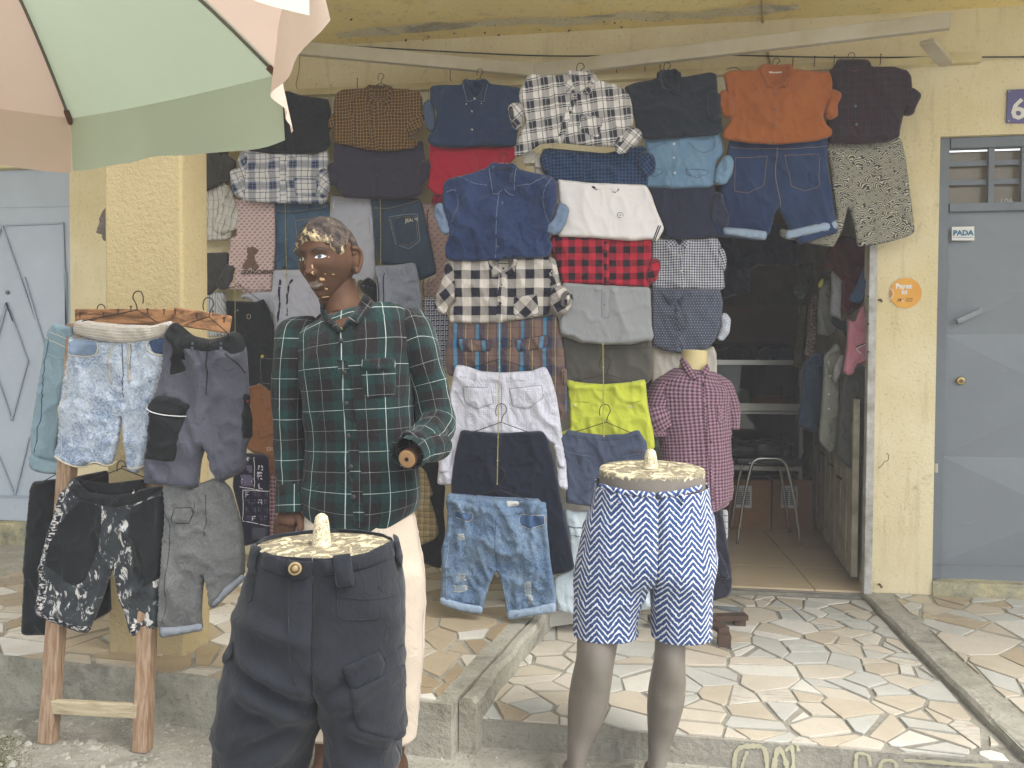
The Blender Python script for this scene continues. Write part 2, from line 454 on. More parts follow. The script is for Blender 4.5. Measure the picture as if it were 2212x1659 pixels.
# ================================================================ THE PLACE
YW = 4.07                                   # face of the shop wall
Z_L, Z_M, Z_R, Z_S = .18, .09, .12, .0      # left terrace, middle terrace, right terrace, street
rng = random.Random(7)
yellow = stucco('yellow stucco', (240, 228, 188), (226, 208, 158), 70, .55, .3, .004)
yellow_coarse = stucco('coarse yellow stucco', (202, 184, 138), (192, 172, 126), 62, .5, .3, .005)  # shade lying on the pillar is put into this darker base colour
soffit_m = stucco('yellow soffit plaster', (255, 236, 160), (252, 226, 140), 40, .5, .18, .005)
conc = concrete('weathered concrete', (198, 194, 178), (168, 164, 148), .2)
conc_pale = concrete('terrace mortar', (172, 168, 154), (154, 150, 138), .0, .6)
street_m = concrete('street concrete', (196, 192, 178), (172, 168, 154), .3, 1.0)

# street sheet, to the horizon
g = MB(); g.add([(-60,-60,0),(60,-60,0),(60,60,0),(-60,60,0)], [(0,1,2,3)])
st = g.build('street', street_m); tag(st, kind='structure')

def clip(poly, p, n):
    """keep the side of a convex polygon where (x-p).n <= 0"""
    out = []; m = len(poly)
    for i in range(m):
        a, b = poly[i], poly[(i+1)%m]
        da = (a[0]-p[0])*n[0]+(a[1]-p[1])*n[1]; db = (b[0]-p[0])*n[0]+(b[1]-p[1])*n[1]
        if da <= 0: out.append(a)
        if (da < 0 < db) or (db < 0 < da):
            t = da/(da-db); out.append((a[0]+(b[0]-a[0])*t, a[1]+(b[1]-a[1])*t))
    return out
def area(p):
    return abs(sum(p[i][0]*p[(i+1)%len(p)][1]-p[(i+1)%len(p)][0]*p[i][1] for i in range(len(p))))/2
def ccw(p):
    s = sum(p[i][0]*p[(i+1)%len(p)][1]-p[(i+1)%len(p)][0]*p[i][1] for i in range(len(p)))
    return p if s > 0 else p[::-1]
def shards(poly, cell, seed, split=.5):
    """broken-tile pieces that fill a convex polygon"""
    R = random.Random(seed); poly = ccw(poly)
    xs = [p[0] for p in poly]; ys = [p[1] for p in poly]
    x0, x1, y0, y1 = min(xs)-.2, max(xs)+.2, min(ys)-.2, max(ys)+.2
    n = int((x1-x0)*(y1-y0)/cell); pts = []
    while len(pts) < n:
        c = (R.uniform(x0, x1), R.uniform(y0, y1))
        if all((c[0]-q[0])**2+(c[1]-q[1])**2 > cell*.22 for q in pts[-200:]): pts.append(c)
    arr = np.array(pts); out = []
    for i, c in enumerate(pts):
        d = np.hypot(arr[:,0]-c[0], arr[:,1]-c[1]); near = np.argsort(d)[1:22]
        cellp = [(x0,y0),(x1,y0),(x1,y1),(x0,y1)]
        for j in near:
            q = pts[j]; cellp = clip(cellp, ((c[0]+q[0])/2, (c[1]+q[1])/2), (q[0]-c[0], q[1]-c[1]))
            if len(cellp) < 3: break
        for k in range(len(poly)):
            if len(cellp) < 3: break
            a, b = poly[k], poly[(k+1)%len(poly)]; cellp = clip(cellp, a, (b[1]-a[1], -(b[0]-a[0])))
        if len(cellp) < 3 or area(cellp) < 4e-4: continue
        parts = [cellp]
        if R.random() < split and area(cellp) > cell*.45:
            cx = sum(p[0] for p in cellp)/len(cellp)+R.uniform(-.02,.02); cy = sum(p[1] for p in cellp)/len(cellp)+R.uniform(-.02,.02)
            a = R.uniform(0, math.pi); nn = (math.cos(a), math.sin(a))
            parts = [clip(cellp, (cx,cy), nn), clip(cellp, (cx,cy), (-nn[0],-nn[1]))]
        for p in parts:
            if len(p) < 3 or area(p) < 6e-4: continue
            p = ccw(p); q = list(p)
            g = R.uniform(.0028, .0085)
            for k in range(len(p)):
                a, b = p[k], p[(k+1)%len(p)]; dx, dy = b[0]-a[0], b[1]-a[1]; L = math.hypot(dx, dy)
                if L < 1e-6: continue
                nn = (dy/L, -dx/L); gg = g*R.uniform(.6, 1.8); th = R.uniform(-.035, .035)
                nn2 = (nn[0]*math.cos(th)-nn[1]*math.sin(th), nn[0]*math.sin(th)+nn[1]*math.cos(th))
                mid = ((a[0]+b[0])/2-nn[0]*gg, (a[1]+b[1])/2-nn[1]*gg)
                q = clip(q, mid, nn2)
                if len(q) < 3: break
            if len(q) >= 3 and area(q) > 5e-4: out.append(q)
    return out
def tile_mat(name, c, c2, blotch=.25, vein=0):
    m = MT(name, .42, .4); v = m.coord('Object')
    n = m.noise(v, 5, 6, .7, .4); f = m.noise(v, 34, 4, .7, .8)
    col = m.mix(m.step(n, .5, .35), al(c), al(c2))
    col = m.mix(m.math('MULTIPLY', m.step(f, .66, .05), blotch), col, al((118, 92, 66)))
    if vein:
        s = m.noise(m.map(v, (1, 6, 1), (0, 0, .6)), 14, 4, .6, .6)
        col = m.mix(m.math('MULTIPLY', m.step(s, .56, .1), vein), col, al((168, 150, 128)))
    d = m.noise(v, 2.1, 6, .7)
    col = m.mix(m.math('MULTIPLY', m.step(d, .55, .18), .25), col, al((150, 142, 122)))
    gr = m.noise(v, 160, 3, .7); col = m.mix(m.math('MULTIPLY', m.step(gr, .64, .05), .35), col, al((128, 118, 98)))
    m.color(col); m.bump(m.math('ADD', m.noise(v, 90, 3, .6), m.noise(v, 9, 3, .6)), .25, .003)
    m.put(m.b, 'Roughness', m.math('MULTIPLY_ADD', n, .35, .3))
    return m.m
TM = dict(white=tile_mat('white glazed tile', (228,224,212), (216,212,200), .35),
          cream=tile_mat('cream tile', (216,206,188), (204,194,176)),
          beige=tile_mat('beige tile', (206,194,172), (194,182,160)),
          tan=tile_mat('tan tile', (192,174,144), (180,162,134)),
          ochre=tile_mat('ochre tile', (172,152,120), (160,140,108), .15),
          grey=tile_mat('pale grey tile', (204,203,194), (192,191,182)),
          pink=tile_mat('pink tile', (224,190,176), (214,178,164), .1),
          marble=tile_mat('veined tile', (222,216,200), (204,198,184), .5, .6),
          bluegrey=tile_mat('blue grey tile', (150,160,164), (136,146,150), .1))
def paving(parent, poly, z, cell, seed, palette, th=.0035, split=.5, limit=300):
    L = shards(poly, cell, seed, split)
    names, wts = zip(*palette); R = random.Random(seed+1)
    def vis(q):
        cx = sum(p[0] for p in q)/len(q); cy = sum(p[1] for p in q)/len(q); d = Vector((cx, cy, z))-CAM
        return area(q)/max(.1, d.length)**3 if d.y > 0 else 0
    L.sort(key=vis, reverse=True)
    rest = {}
    for k, q in enumerate(L):
        mt = R.choices(names, wts)[0]
        t = th+R.uniform(-.0025, .003); c = (sum(p[0] for p in q)/len(q), sum(p[1] for p in q)/len(q))
        sx, sy = R.uniform(-.012,.012), R.uniform(-.012,.012)
        b = MB() if k < limit else rest.setdefault(mt, MB())
        lo = [(x, y, z-.008) for x, y in q]; up = [(x, y, z+t-.0015+(x-c[0])*sx+(y-c[1])*sy) for x, y in q]
        s = .0018; top = [(x+(c[0]-x)*s/max(.02, math.hypot(x-c[0],y-c[1])), y+(c[1]-y)*s/max(.02, math.hypot(x-c[0],y-c[1])), zz+.0015) for (x, y, zz) in up]
        n = len(q)
        Fs = [(i, (i+1)%n, n+(i+1)%n, n+i) for i in range(n)]+[(n+i, n+(i+1)%n, 2*n+(i+1)%n, 2*n+i) for i in range(n)]+[tuple(range(2*n, 3*n))]
        b.add(lo+up+top, Fs)
        if k < limit: b.build('tile', TM[mt], parent)
    for mt, b in rest.items(): tag(b.build('tile_fragments', TM[mt], parent), kind='stuff')
def XY(p): return (p.x, p.y)
# --- terraces: outlines measured where their edges meet the planes
curb_near = XY(onZ(975, 1522, Z_L)); curb_far = XY(onZ(1143, 1338, Z_L))
dirc = np.array(curb_far)-np.array(curb_near)
curb_wall = tuple(np.array(curb_near)+dirc*((YW-curb_near[1])/dirc[1]))
edgeL0 = XY(onZ(0, 1417, Z_L)); dl = np.array(curb_near)-np.array(edgeL0)
edgeLL = tuple(np.array(edgeL0)-dl*1.6)
polyL = [edgeLL, curb_near, curb_wall, (edgeLL[0], YW)]
m0 = XY(onZ(1007, 1551, Z_M)); m1 = XY(onZ(1143, 1357, Z_M)); m2 = XY(onZ(1904, 1322, Z_M)); m3 = XY(onZ(2208, 1640, Z_M))
dmr = np.array(m3)-np.array(m2)
mback = tuple(np.array(m2)-dmr*((YW-m2[1])/-dmr[1])) if abs(dmr[1]) > 1e-6 else m2
front_dir = np.array(XY(onZ(2144, 1644, Z_M)))-np.array(m0)
def meet(p, d, q, e):
    Mx = np.array([[d[0], -e[0]], [d[1], -e[1]]]); t = np.linalg.solve(Mx, np.array(q)-np.array(p)); return tuple(np.array(p)+np.array(d)*t[0])
mfr = meet(m0, front_dir, m2, dmr)
dcl = np.array(m1)-np.array(m0); mbl = tuple(np.array(m0)+dcl*((YW-m0[1])/dcl[1]))
polyM = [m0, mfr, mback, mbl]
r0 = XY(onZ(1925, 1306, Z_R)); r1 = XY(onZ(2212, 1570, Z_R)); drr = np.array(r1)-np.array(r0)
rfr = meet(m0, front_dir, r0, drr); rb = tuple(np.array(r0)+drr*((YW-r0[1])/drr[1]))
fd = front_dir/np.linalg.norm(front_dir)
polyR = [rfr, tuple(np.array(rfr)+fd*1.8), (rfr[0]+2.4, YW), rb]
def slab(name, poly, ztop, zbot, mat):
    poly = ccw(poly); o = MB().prism([(x, y, zbot) for x, y in poly], (0,0,ztop-zbot)).build(name, mat)
    return tag(o, kind='structure')
terL = slab('left_terrace', [polyL[0], polyL[1], (polyL[2][0], YW+.02), (polyL[3][0], YW+.02)], Z_L-.0015, -.3, conc)
# middle: its own body and mortar bed
terM = slab('middle_terrace', [polyM[0], polyM[1], (polyM[2][0], YW+.03), (polyM[3][0]+.0, YW+.03)], Z_M-.0015, -.31, conc_pale)
terR = slab('right_terrace', [mfr, polyR[1], (polyR[2][0], YW+.02), (mback[0], YW+.02)], Z_R-.0015, -.29, conc)
def inset(poly, e):
    poly = ccw(poly); q = list(poly)
    for k in range(len(poly)):
        a, b = poly[k], poly[(k+1)%len(poly)]; dx, dy = b[0]-a[0], b[1]-a[1]; L = math.hypot(dx, dy); nn = (dy/L, -dx/L)
        q = clip(q, (a[0]-nn[0]*e[k], a[1]-nn[1]*e[k]), nn)
    return q
paving(terL, inset(clip(polyL, (-3.1, 0), (-1, 0)), [.01, .06, .0, .0, .0]), Z_L, .030, 11, [('tan',4),('ochre',4),('beige',3),('white',2),('marble',1.5),('cream',1)])
paving(terM, inset(polyM, [.005, .03, .06, .01]), Z_M, .020, 23, [('grey',6),('cream',6),('beige',3),('white',2),('marble',1),('pink',.05),('tan',.5),('bluegrey',.15)], split=.55)
paving(terR, inset(polyR, [.02, .0, .02, .04]), Z_R, .026, 31, [('beige',4),('cream',3),('grey',3),('white',.8),('tan',2)], limit=150)
# concrete curbs, uneven along their length
def curb(name, a, b, w, z0, z1, seed, label=None):
    a = np.array(a); b = np.array(b); d = b-a; L = np.linalg.norm(d); d = d/L; nrm = np.array([d[1], -d[0]]); n = 40; V = []; Fc = []
    for i in range(n+1):
        p = a+d*L*i/n; q = np.array([[p[0]*6, p[1]*6]])
        j = (fbm(q, 1.3, seed)[0]-.5)*.03; k = (fbm(q, 1.1, seed+4)[0]-.5)*.016
        prof = [(-w/2, z0), (-w/2+j*.4, z1-.012+k), (-w/2+.012+j*.4, z1+k), (w/2-.012+j, z1+k), (w/2+j, z1-.014+k), (w/2+j*1.2, z0)]
        for o_, zz in prof: V.append((p[0]+nrm[0]*o_, p[1]+nrm[1]*o_, zz))
    for i in range(n):
        for k in range(5): Fc.append((i*6+k, (i+1)*6+k, (i+1)*6+k+1, i*6+k+1))
    Fc += [tuple(range(6)), tuple(n*6+k for k in range(6))[::-1]]
    return tag(mesh(name, V, Fc, conc, None, smooth=False), kind='structure')
_dc = dirc/np.linalg.norm(dirc); curb('step_curb', np.array(curb_near)+fd*.028+_dc*.05, np.array(curb_wall)+fd*.028, .052, -.05, Z_L-.002, 3)
_w = np.linalg.norm(np.array(rfr)-np.array(mfr)); curb('right_curb', np.array(rfr)-fd*(_w*.5), np.array(rb)-fd*(_w*.5), _w+.006, -.05, Z_R+.001, 9)
# paint dribbles on the front face of the middle terrace
pm = paint('dried yellow paint', (206, 200, 168), .8, .15)
fN = Vector((fd[1], -fd[0], 0))
def onF(x, y, lift=.004):
    d = ray(x, y); P0 = Vector((m0[0], m0[1], 0))+fN*lift; return CAM+d*((P0-CAM).dot(fN)/d.dot(fN))
for q, w in (([(255,1613),(262,1530),(290,1480),(360,1465),(440,1470),(470,1520),(478,1640)],.016), ([(300,1640),(320,1560),(345,1500)],.010), ([(520,1640),(535,1540),(560,1478),(600,1560),(615,1640)],.014), ([(600,1500),(640,1470),(655,1560),(650,1640)],.012), ([(1075,1640),(1078,1560),(1090,1515),(1160,1530),(1175,1600)],.010), ([(1240,1640),(1250,1575),(1300,1560),(1345,1580),(1350,1640)],.010), ([(680,1450),(690,1500)],.010), ([(1400,1560),(1600,1572),(1800,1590),(2000,1600)],.012)):
    C_ = catmull([tuple(onF(*K(14, p))) for p in q], 6); V = []; n = len(C_); R_ = random.Random(len(q))
    for k, p in enumerate(C_):
        t = Vector(C_[min(k+1, n-1)])-Vector(C_[max(k-1, 0)]); t.normalize(); sd = t.cross(fN); ww = w*R_.uniform(.6, 1.25); V += [tuple(Vector(p)+sd*ww/2), tuple(Vector(p)-sd*ww/2)]
    mesh('paint_dribble', V, [(2*k, 2*k+1, 2*k+3, 2*k+2) for k in range(n-1)], pm, terM)
# loose stones along the foot of the terrace
stone_m = paint('street gravel', (196, 192, 178), .9, .2, .3, (150,146,132), 30)
gv = MB(); R_ = random.Random(12)
ico = [(-.5,-.5,0),(.5,-.5,0),(.55,.5,0),(-.45,.5,0),(-.25,-.3,.5),(.3,-.2,.55),(.2,.3,.45),(-.3,.25,.5)]
for k in range(900):
    px = R_.uniform(-40, 460) if k < 760 else R_.uniform(900, 1500); py = R_.uniform(1545, 1700) if k < 760 else R_.uniform(1615, 1700)
    c = onZ(px, py, 0); s = abs(R_.gauss(0, .006))+.0025
    if R_.random() < .04: s *= 2.2
    a = R_.uniform(0, 6.3); ca, sa = math.cos(a)*s, math.sin(a)*s; hh = s*R_.uniform(.5, 1.1)
    gv.add([(c.x+x*ca-y*sa, c.y+x*sa+y*ca, z*hh-.001) for x, y, z in ico], [(4,5,6,7),(0,1,5,4),(1,2,6,5),(2,3,7,6),(3,0,4,7)])
tag(gv.build('gravel', stone_m), 'loose pale stones scattered on the street below the terrace', 'gravel', kind='stuff')
# moss tufts, bottom left corner
moss_m = fab('moss', (96, 104, 52), (128, 128, 66), .6, 60)
mo = MB()
for k in range(3600):
    px = abs(R_.gauss(0, 48))-30; py = R_.uniform(1590, 1720); c = onZ(px, py, 0); s = R_.uniform(.0012, .003); a = R_.uniform(0, 6.3)
    mo.add([(c.x-s*math.cos(a), c.y-s*math.sin(a), 0), (c.x+s*math.cos(a), c.y+s*math.sin(a), 0), (c.x+R_.uniform(-s,s), c.y, s*R_.uniform(.8,1.7))], [(0,1,2)])
tag(mo.build('moss', moss_m), 'green moss creeping over the concrete in the corner', 'moss', kind='stuff')

# ---------------------------------------------------------------- shop wall
def wx(x, y=800, Y=YW): return onY(x, y, Y).x
XLD = wx(153, 700); XLD0 = XLD-1.15
XO0 = wx(1185); XO1 = wx(1889, 900); XRD = wx(2022, 800); XRD1 = XRD+1.15
ZS = 3.02
zLD = onY(75, 360, YW).z; zRD = onY(2110, 292, YW).z; ZOP = 2.24
wall = thing('shop_wall', 'yellow rough plastered shop front behind the hanging clothes', 'wall', (0, YW, 0))
def wbox(x0, x1, z0, z1, Y0=YW, Y1=YW+.2, name='wall_section', mat=yellow, parent=wall):
    return MB().box(((x0+x1)/2, (Y0+Y1)/2, (z0+z1)/2), (x1-x0, Y1-Y0, z1-z0)).build(name, mat, parent)
wbox(-7, XLD0, -.1, ZS); wbox(XLD0, XLD, zLD, ZS); wbox(XLD, XO0, -.1, ZS); wbox(XO0, XO1, ZOP, ZS); wbox(XO1, XRD, -.1, ZS)
wbox(XRD, XRD1, zRD, ZS); wbox(XRD1, 6, -.1, ZS)
base_m = concrete('worn painted plinth', (226, 212, 160), (142, 146, 134), .1, .6)
wbox(XRD, XRD1, -.1, onY(2110, 1258, YW).z-.002, YW-.012, YW+.2, 'plinth', base_m)
wbox(XLD0, XLD, -.1, onY(75, 1131, YW).z-.002, YW-.012, YW+.2, 'plinth', base_m)
# soffit of the floor above
so = MB().box((-.5, (2.3+YW+.2)/2, ZS+.1), (13, YW+.2-2.3, .2)).build('overhanging_ceiling', soffit_m)
tag(so, 'yellow plastered underside of the floor overhanging the terrace', 'ceiling')
# band of old grey mortar where ceiling and wall meet
band_m = concrete('old grey mortar', (238, 230, 200), (236, 218, 160), 0, .7)
n = 60; V = []; Fc = []; xa, xb = wx(745), wx(1700)
for i in range(n+1):
    x = xa+(xb-xa)*i/n; q = np.array([[x*3, 1.]]); w = .06+(fbm(q, 2, 5)[0]-.3)*.12; y0 = YW-.14+(fbm(q, 1.3, 8)[0]-.5)*.10
    V += [(x, y0-w/2, ZS-.003), (x, y0+w/2, ZS-.003)]
for i in range(n): Fc.append((2*i, 2*i+1, 2*i+3, 2*i+2))
mesh('mortar_band', V, Fc, band_m, so)
# dark insect nests and torn scraps hanging under the soffit
nest_m = paint('dry mud nest', (96, 76, 56), .95, .2)
nb = MB(); R_ = random.Random(3)
for k in range(46):
    x, y = R_.uniform(700, 1600), R_.uniform(40, 125); c = onZ(x, y, ZS); s = R_.uniform(.003, .009)
    nb.add([(c.x-s, c.y, ZS), (c.x+s, c.y-s, ZS), (c.x+s*.3, c.y+s, ZS), (c.x+R_.uniform(-s,s), c.y, ZS-s*R_.uniform(1,2.2))], [(0,3,1),(1,3,2),(2,3,0)])
tag(nb.build('mud_nests', nest_m, so), kind='stuff')
# --- moulding strip
mold_m = paint('chipped cream moulding', (232, 220, 170), .6, .15, .1, (206,188,136), 6)
zm = onY(1385, 157, YW).z
pL, pR = onY(640, 192, YW-.02), onY(2117, 128, YW-.02)
mo_ = MB().bar((pL.x-1.5, YW-.02, pL.z-.03), (pR.x, YW-.02, pR.z), .04, .035).build('wall_moulding', mold_m)
tag(mo_, 'long cream wooden rail nailed along the wall above the shirts', 'rail')
nail_m = paint('rusty nail', (84, 66, 54), .6, .2, metal=.5)
for x, y in ((1332, 145),(1383+10, 140),(1425, 150),(1711, 134),(1758, 132),(1800, 131),(1900, 128),(773, 178),(973, 160)):
    p = onY(x, y+12, YW-.04); q = p+Vector((.002, -.012, .045))
    nl = MB().tube([p+Vector((0,.02,0)), p+Vector((0,-.01,.0)), q], .0022, 5); nl.tube([q, q+Vector((0,-.001,.003))], .0045, 6)
    nl.build('nail', nail_m, mo_)
# --- awning arms
arm_m = paint('weathered white metal', (206, 200, 184), .5, .12, .05, (186,172,140), 5)
ZA = 2.80
def arm(a, b, label, w=.030, h=.060):
    p, q = onZ(*a, ZA), onZ(*b, ZA)
    o = MB().bar(p, q, w, h).build('awning_arm', arm_m); bevel(o, .004); tag(o, label, 'awning arm', 'folded awning arms'); return o
pa, qa = onY(1150, 155, YW-.06), onZ(2052, 46, ZA)
o = MB().bar((pa.x, pa.y, ZA), (qa.x, qa.y, ZA), .034, .07).build('awning_arm', arm_m); bevel(o, .004)
tag(o, 'longest white awning arm rising to the right under the ceiling', 'awning arm', 'folded awning arms')
pb = onZ(640, 104, ZA); pc = onY(1152, 160, YW-.07)
o = MB().bar((pb.x, pb.y, ZA), (pc.x, pc.y, ZA), .034, .064).build('awning_arm', arm_m); bevel(o, .004)
tag(o, 'white awning arm beside the parasol sloping down to the right', 'awning arm', 'folded awning arms')
pd = onZ(2008, 62, ZA); pe = onY(2045, 125, YW)
o = MB().bar((pd.x, pd.y+.03, ZA-.045), (pe.x, YW, ZA-.045), .062, .02).build('awning_arm', arm_m); bevel(o, .004)
tag(o, 'short white bracket joining the long awning arm to the wall', 'awning arm', 'folded awning arms')
# --- cables
cab_m = paint('black cable', (48, 44, 40), .6, .1)
cr_m = paint('yellow painted cable', (196, 168, 92), .7, .15)
Pn = catmull([onY(640, 92, YW-.06), onY(900, 108, YW-.05), onY(1190, 121, YW-.03), onY(1500, 118, YW-.03), onY(1800, 124, YW-.02), onY(2230, 123, YW-.02)], 8)
tag(MB().tube(Pn, .004, 5).build('cable', cab_m), 'thin black cable sagging across the wall above the rail', 'cable')
a_, b_ = onZ(1645, -10, ZS-.01), onZ(1648, 62, ZS-.01)
tag(MB().tube([a_, b_, onY(1652, 84, YW-.01), onY(1662, 130, YW-.01), onY(1668, 150, YW-.01)], .006, 6).build('cable', cr_m), 'painted yellow conduit running down the ceiling behind the long arm', 'cable')
Pn = catmull([onY(648, 108, YW-.02), onY(646, 150, YW-.02), onY(640, 185, YW-.02), onY(652, 205, YW-.02), onY(655, 222, YW-.02)], 5)
tag(MB().tube(Pn, .003, 5).build('cable', cr_m), 'loose pale wire dangling beside the parasol edge', 'cable')

# ---------------------------------------------------------------- pillar
def solve_back(x, y, X):
    d = ray(x, y); t = X/d.x; return (CAM+d*t).y
Yp = 2.60; xpl = onY(229, 900, Yp).x; xpr = onY(395, 900, Yp).x; ypb = solve_back(452, 900, xpr)
pil = thing('pillar', 'square yellow pillar with rough plaster standing at the terrace edge', 'pillar', ((xpl+xpr)/2, Yp, 0))
o = MB().box(((xpl+xpr)/2, (Yp+ypb)/2, (ZS+.17)/2), (xpr-xpl, ypb-Yp, ZS-.17)).build('shaft', yellow_coarse, pil); bevel(o, .012, 3)
o = MB().box(((xpl+xpr)/2, (Yp+ypb)/2, .05), (xpr-xpl+.012, ypb-Yp+.012, .24)).build('footing', base_m, pil); bevel(o, .012, 3)

# ---------------------------------------------------------------- left door
dl_m = doorpaint('pale blue grey door paint', (190, 201, 213), (214, 216, 214))
dl_d = paint('door rib paint', (172, 184, 198), .4, .05)
YD = YW+.05
ld = thing('metal_door', 'pale blue grey metal door with diamond ribs left of the pillar', 'door', (XLD-.5, YD, onY(75, 1131, YW).z))
zb = onY(75, 1131, YW).z
MB().box(((XLD0+XLD)/2, YD+.02, (zb+zLD)/2), (XLD-XLD0-.004, .04, zLD-zb-.004)).build('door_panel', dl_m, ld)
def ribs(lst, Y, mat, par, w=.014, h=.010, crop=20):
    for a, b in lst:
        p, q = onY(*K(crop, a), Y), onY(*K(crop, b), Y)
        MB().bar(p, q, h, w, (0,1,0)).build('rib', mat, par)
Yr = YD-.004
ribs([((-200,705),(595,675)), ((595,675),(630,1660)), ((22,700),(330,1580)), ((22,700),(-110,1100)), ((68,1430),(-30,1800)), ((68,1430),(130,1600))], Yr, dl_d, ld)
ribs([((130+0,0),(130,0))], Yr, dl_d, ld) if False else None
for a, b in (((50,185),(205,615)), ((205,615),(88,1050)), ((88,1050),(-60,600)), ((50,185),(-60,500)), ((180,0),(330,510)), ((215,1170),(110,1600)), ((110,1600),(-60,1180)), ((-60,1600),(485,1608)), ((485,-40),(500,1610))):
    p, q = onY(*K(9, a), Yr), onY(*K(9, b), Yr); MB().bar(p, q, .010, .014, (0,1,0)).build('rib', dl_d, ld)
disc(onY(17, 632, YD-.002), (0,-1,0), .012, .008).build('lock', paint('lock steel', (120,128,132), .35, .1, metal=.8), ld, True)
MB().bar(onY(-200, 452, YD-.001), onY(152, 446, YD-.001), .002, .004, (0,1,0)).build('panel_joint', dl_d, ld)
# ---------------------------------------------------------------- right door
dr_m = doorpaint('slate grey door paint', (134, 141, 147), (190, 194, 196), 2.2)
dr_f = paint('slate grey frame paint', (120, 128, 136), .45, .1)
zb = onY(2110, 1258, YW).z
rd = thing('metal_door', 'slate grey metal door with a barred top window and pyramid panels', 'door', (XRD+.5, YD, zb))
zwin0, zwin1 = onY(2110, 436, YW).z, onY(2110, 318, YW).z
xr0 = XRD+.012; xr1 = XRD1-.01
fb = MB(); fb.box((XRD+.028, YD, (zb+zRD)/2), (.05, .05, zRD-zb-.004)); fb.box(((XRD+XRD1)/2, YD, zRD-.028), (XRD1-XRD-.12, .05, .05))
fb.box((XRD1-.03, YD, (zb+zRD)/2), (.05, .05, zRD-zb-.004)); fb.box(((XRD+XRD1)/2, YD, zwin0-.02), (XRD1-XRD-.12, .05, .04)); fb.build('door_frame', dr_f, rd)
for k, x in enumerate((2139, 2210, 2280, 2350)):
    xx = wx(x, 370, YD); MB().box((xx, YD-.004, (zwin0+zwin1)/2+.005), (.026, .02, zwin1-zwin0+.04)).build('bar', dr_f, rd)
for y in (352, 393):
    zz = onY(2110, y, YD).z; MB().box(((XRD+XRD1)/2, YD+.012, zz), (XRD1-XRD-.1, .012, .026)).build('bar', dr_f, rd)
gl = MT('dusty dark glass', .25, .5); gl.color((.16,.13,.08,1)); MATS['glass'] = gl.m
MB().box(((XRD+XRD1)/2, YD+.035, (zwin0+zwin1)/2), (XRD1-XRD-.1, .006, zwin1-zwin0)).build('pane', gl.m, rd)
# pyramid-pressed sheet
xc = (XRD+XRD1)/2+.04; pz = [onY(*K(15, (490, yy)), YD).z for yy in (112, 612, 1085, 1500)]
Vp = []; Fp = []; ztop = zwin0-.04; y0 = YD+.006; rise = .036
xa_, xb_ = XRD+.053, XRD1-.055
def addq(*v):
    i = len(Vp); Vp.extend(v); Fp.append(tuple(range(i, i+len(v))))
zlist = [ztop]+pz+[zb+.01]
for k in range(len(pz)-1):
    za, zc = pz[k], pz[k+1]; zm_ = (za+zc)/2
    addq((xa_, y0, zc), (xc, y0-rise, zm_), (xa_, y0, za)); addq((xb_, y0, za), (xc, y0-rise, zm_), (xb_, y0, zc))
    addq((xa_, y0, za), (xc, y0-rise, zm_), (xc, y0, za)); addq((xc, y0, za), (xc, y0-rise, zm_), (xb_, y0, za))
    addq((xa_, y0, zc), (xc, y0, zc), (xc, y0-rise, zm_)); addq((xc, y0, zc), (xb_, y0, zc), (xc, y0-rise, zm_))
addq((xa_, y0, pz[0]), (xb_, y0, pz[0]), (xb_, y0, ztop), (xa_, y0, ztop)); addq((xa_, y0, zb), (xb_, y0, zb), (xb_, y0, pz[-1]), (xa_, y0, pz[-1]))
mesh('pressed_panel', Vp, Fp, dr_m, rd)
MB().bar(onY(2021, 1219, YD-.028), onY(2212+60, 1226, YD-.028), .003, .006, (0,1,0)).build('weld_line', dr_f, rd)
# handle, lock, sticker
hp, hq = onY(*K(15, (520, 562)), YD-.045), onY(*K(15, (615, 518)), YD-.045)
MB().bar(hp, hq, .022, .030, (0,1,0)).build('handle', paint('scuffed handle', (160,166,172), .4, .25, .1, (120,128,136), 30), rd)
MB().bar(hp+Vector((.03,.03,.0)), hp+Vector((.03,.055,0)), .02, .02).build('handle_bracket', dr_f, rd)
lk = onY(*K(15, (534, 792)), YD-.006)
disc(lk, (0,-1,0), .020, .012, 20).build('lock', paint('brass', (196,172,110), .3, .1, metal=.8), rd, True)
disc(lk+Vector((0,-.012,0)), (0,-1,0), .010, .004, 14).build('keyhole', paint('old brass', (120,104,74), .5, .1, metal=.6), rd, True)
for y, nm in ((568, 0), (1011, 1)):
    p = onY(2022, y, YD-.03); MB().tube([p+Vector((0,0,-.022)), p, p+Vector((0,0,.022))], .009, 8).build('hinge', arm_m, rd)
TXT = {}
def text(s, c, size, mat, parent, name='lettering', ang=0, ext=.0006, bold=0, sx=1.0, fit=None):
    """flat lettering; c = lower left corner"""
    cu = bpy.data.curves.new(name, 'FONT'); cu.body = s; cu.size = size; cu.extrude = ext; cu.offset = bold; cu.resolution_u = 2
    o = bpy.data.objects.new(name, cu); COL.objects.link(o)
    dg = bpy.context.evaluated_depsgraph_get(); me = bpy.data.meshes.new_from_object(o.evaluated_get(dg)); bpy.data.objects.remove(o)
    me.materials.clear(); me.materials.append(mat)
    o = bpy.data.objects.new(name, me); COL.objects.link(o)
    k = fit/(max(v.co.x for v in me.vertices)-min(v.co.x for v in me.vertices)) if fit else 1
    M = Matrix.Diagonal((k, k, k, 1)) @ Matrix.Rotation(math.pi/2, 4, 'X') @ Matrix.Rotation(ang, 4, 'Z') @ Matrix.Diagonal((sx, 1, 1, 1))
    M = Matrix.Translation(Vector(c)) @ M
    po = Matrix.Translation(Vector(parent_origin(parent)))
    o.parent = parent; o.matrix_local = po.inverted() @ M
    return o
white_p = paint('white print', (238,236,230), .6, .03); black_p = paint('black print', (30,28,30), .7, .05)
blue_p = paint('blue print', (40, 120, 160), .6, .05)
def sheet(name, px, Y, mat, label, cat, th=.0015):
    P = [onY(x, y, Y) for x, y in px]; return P
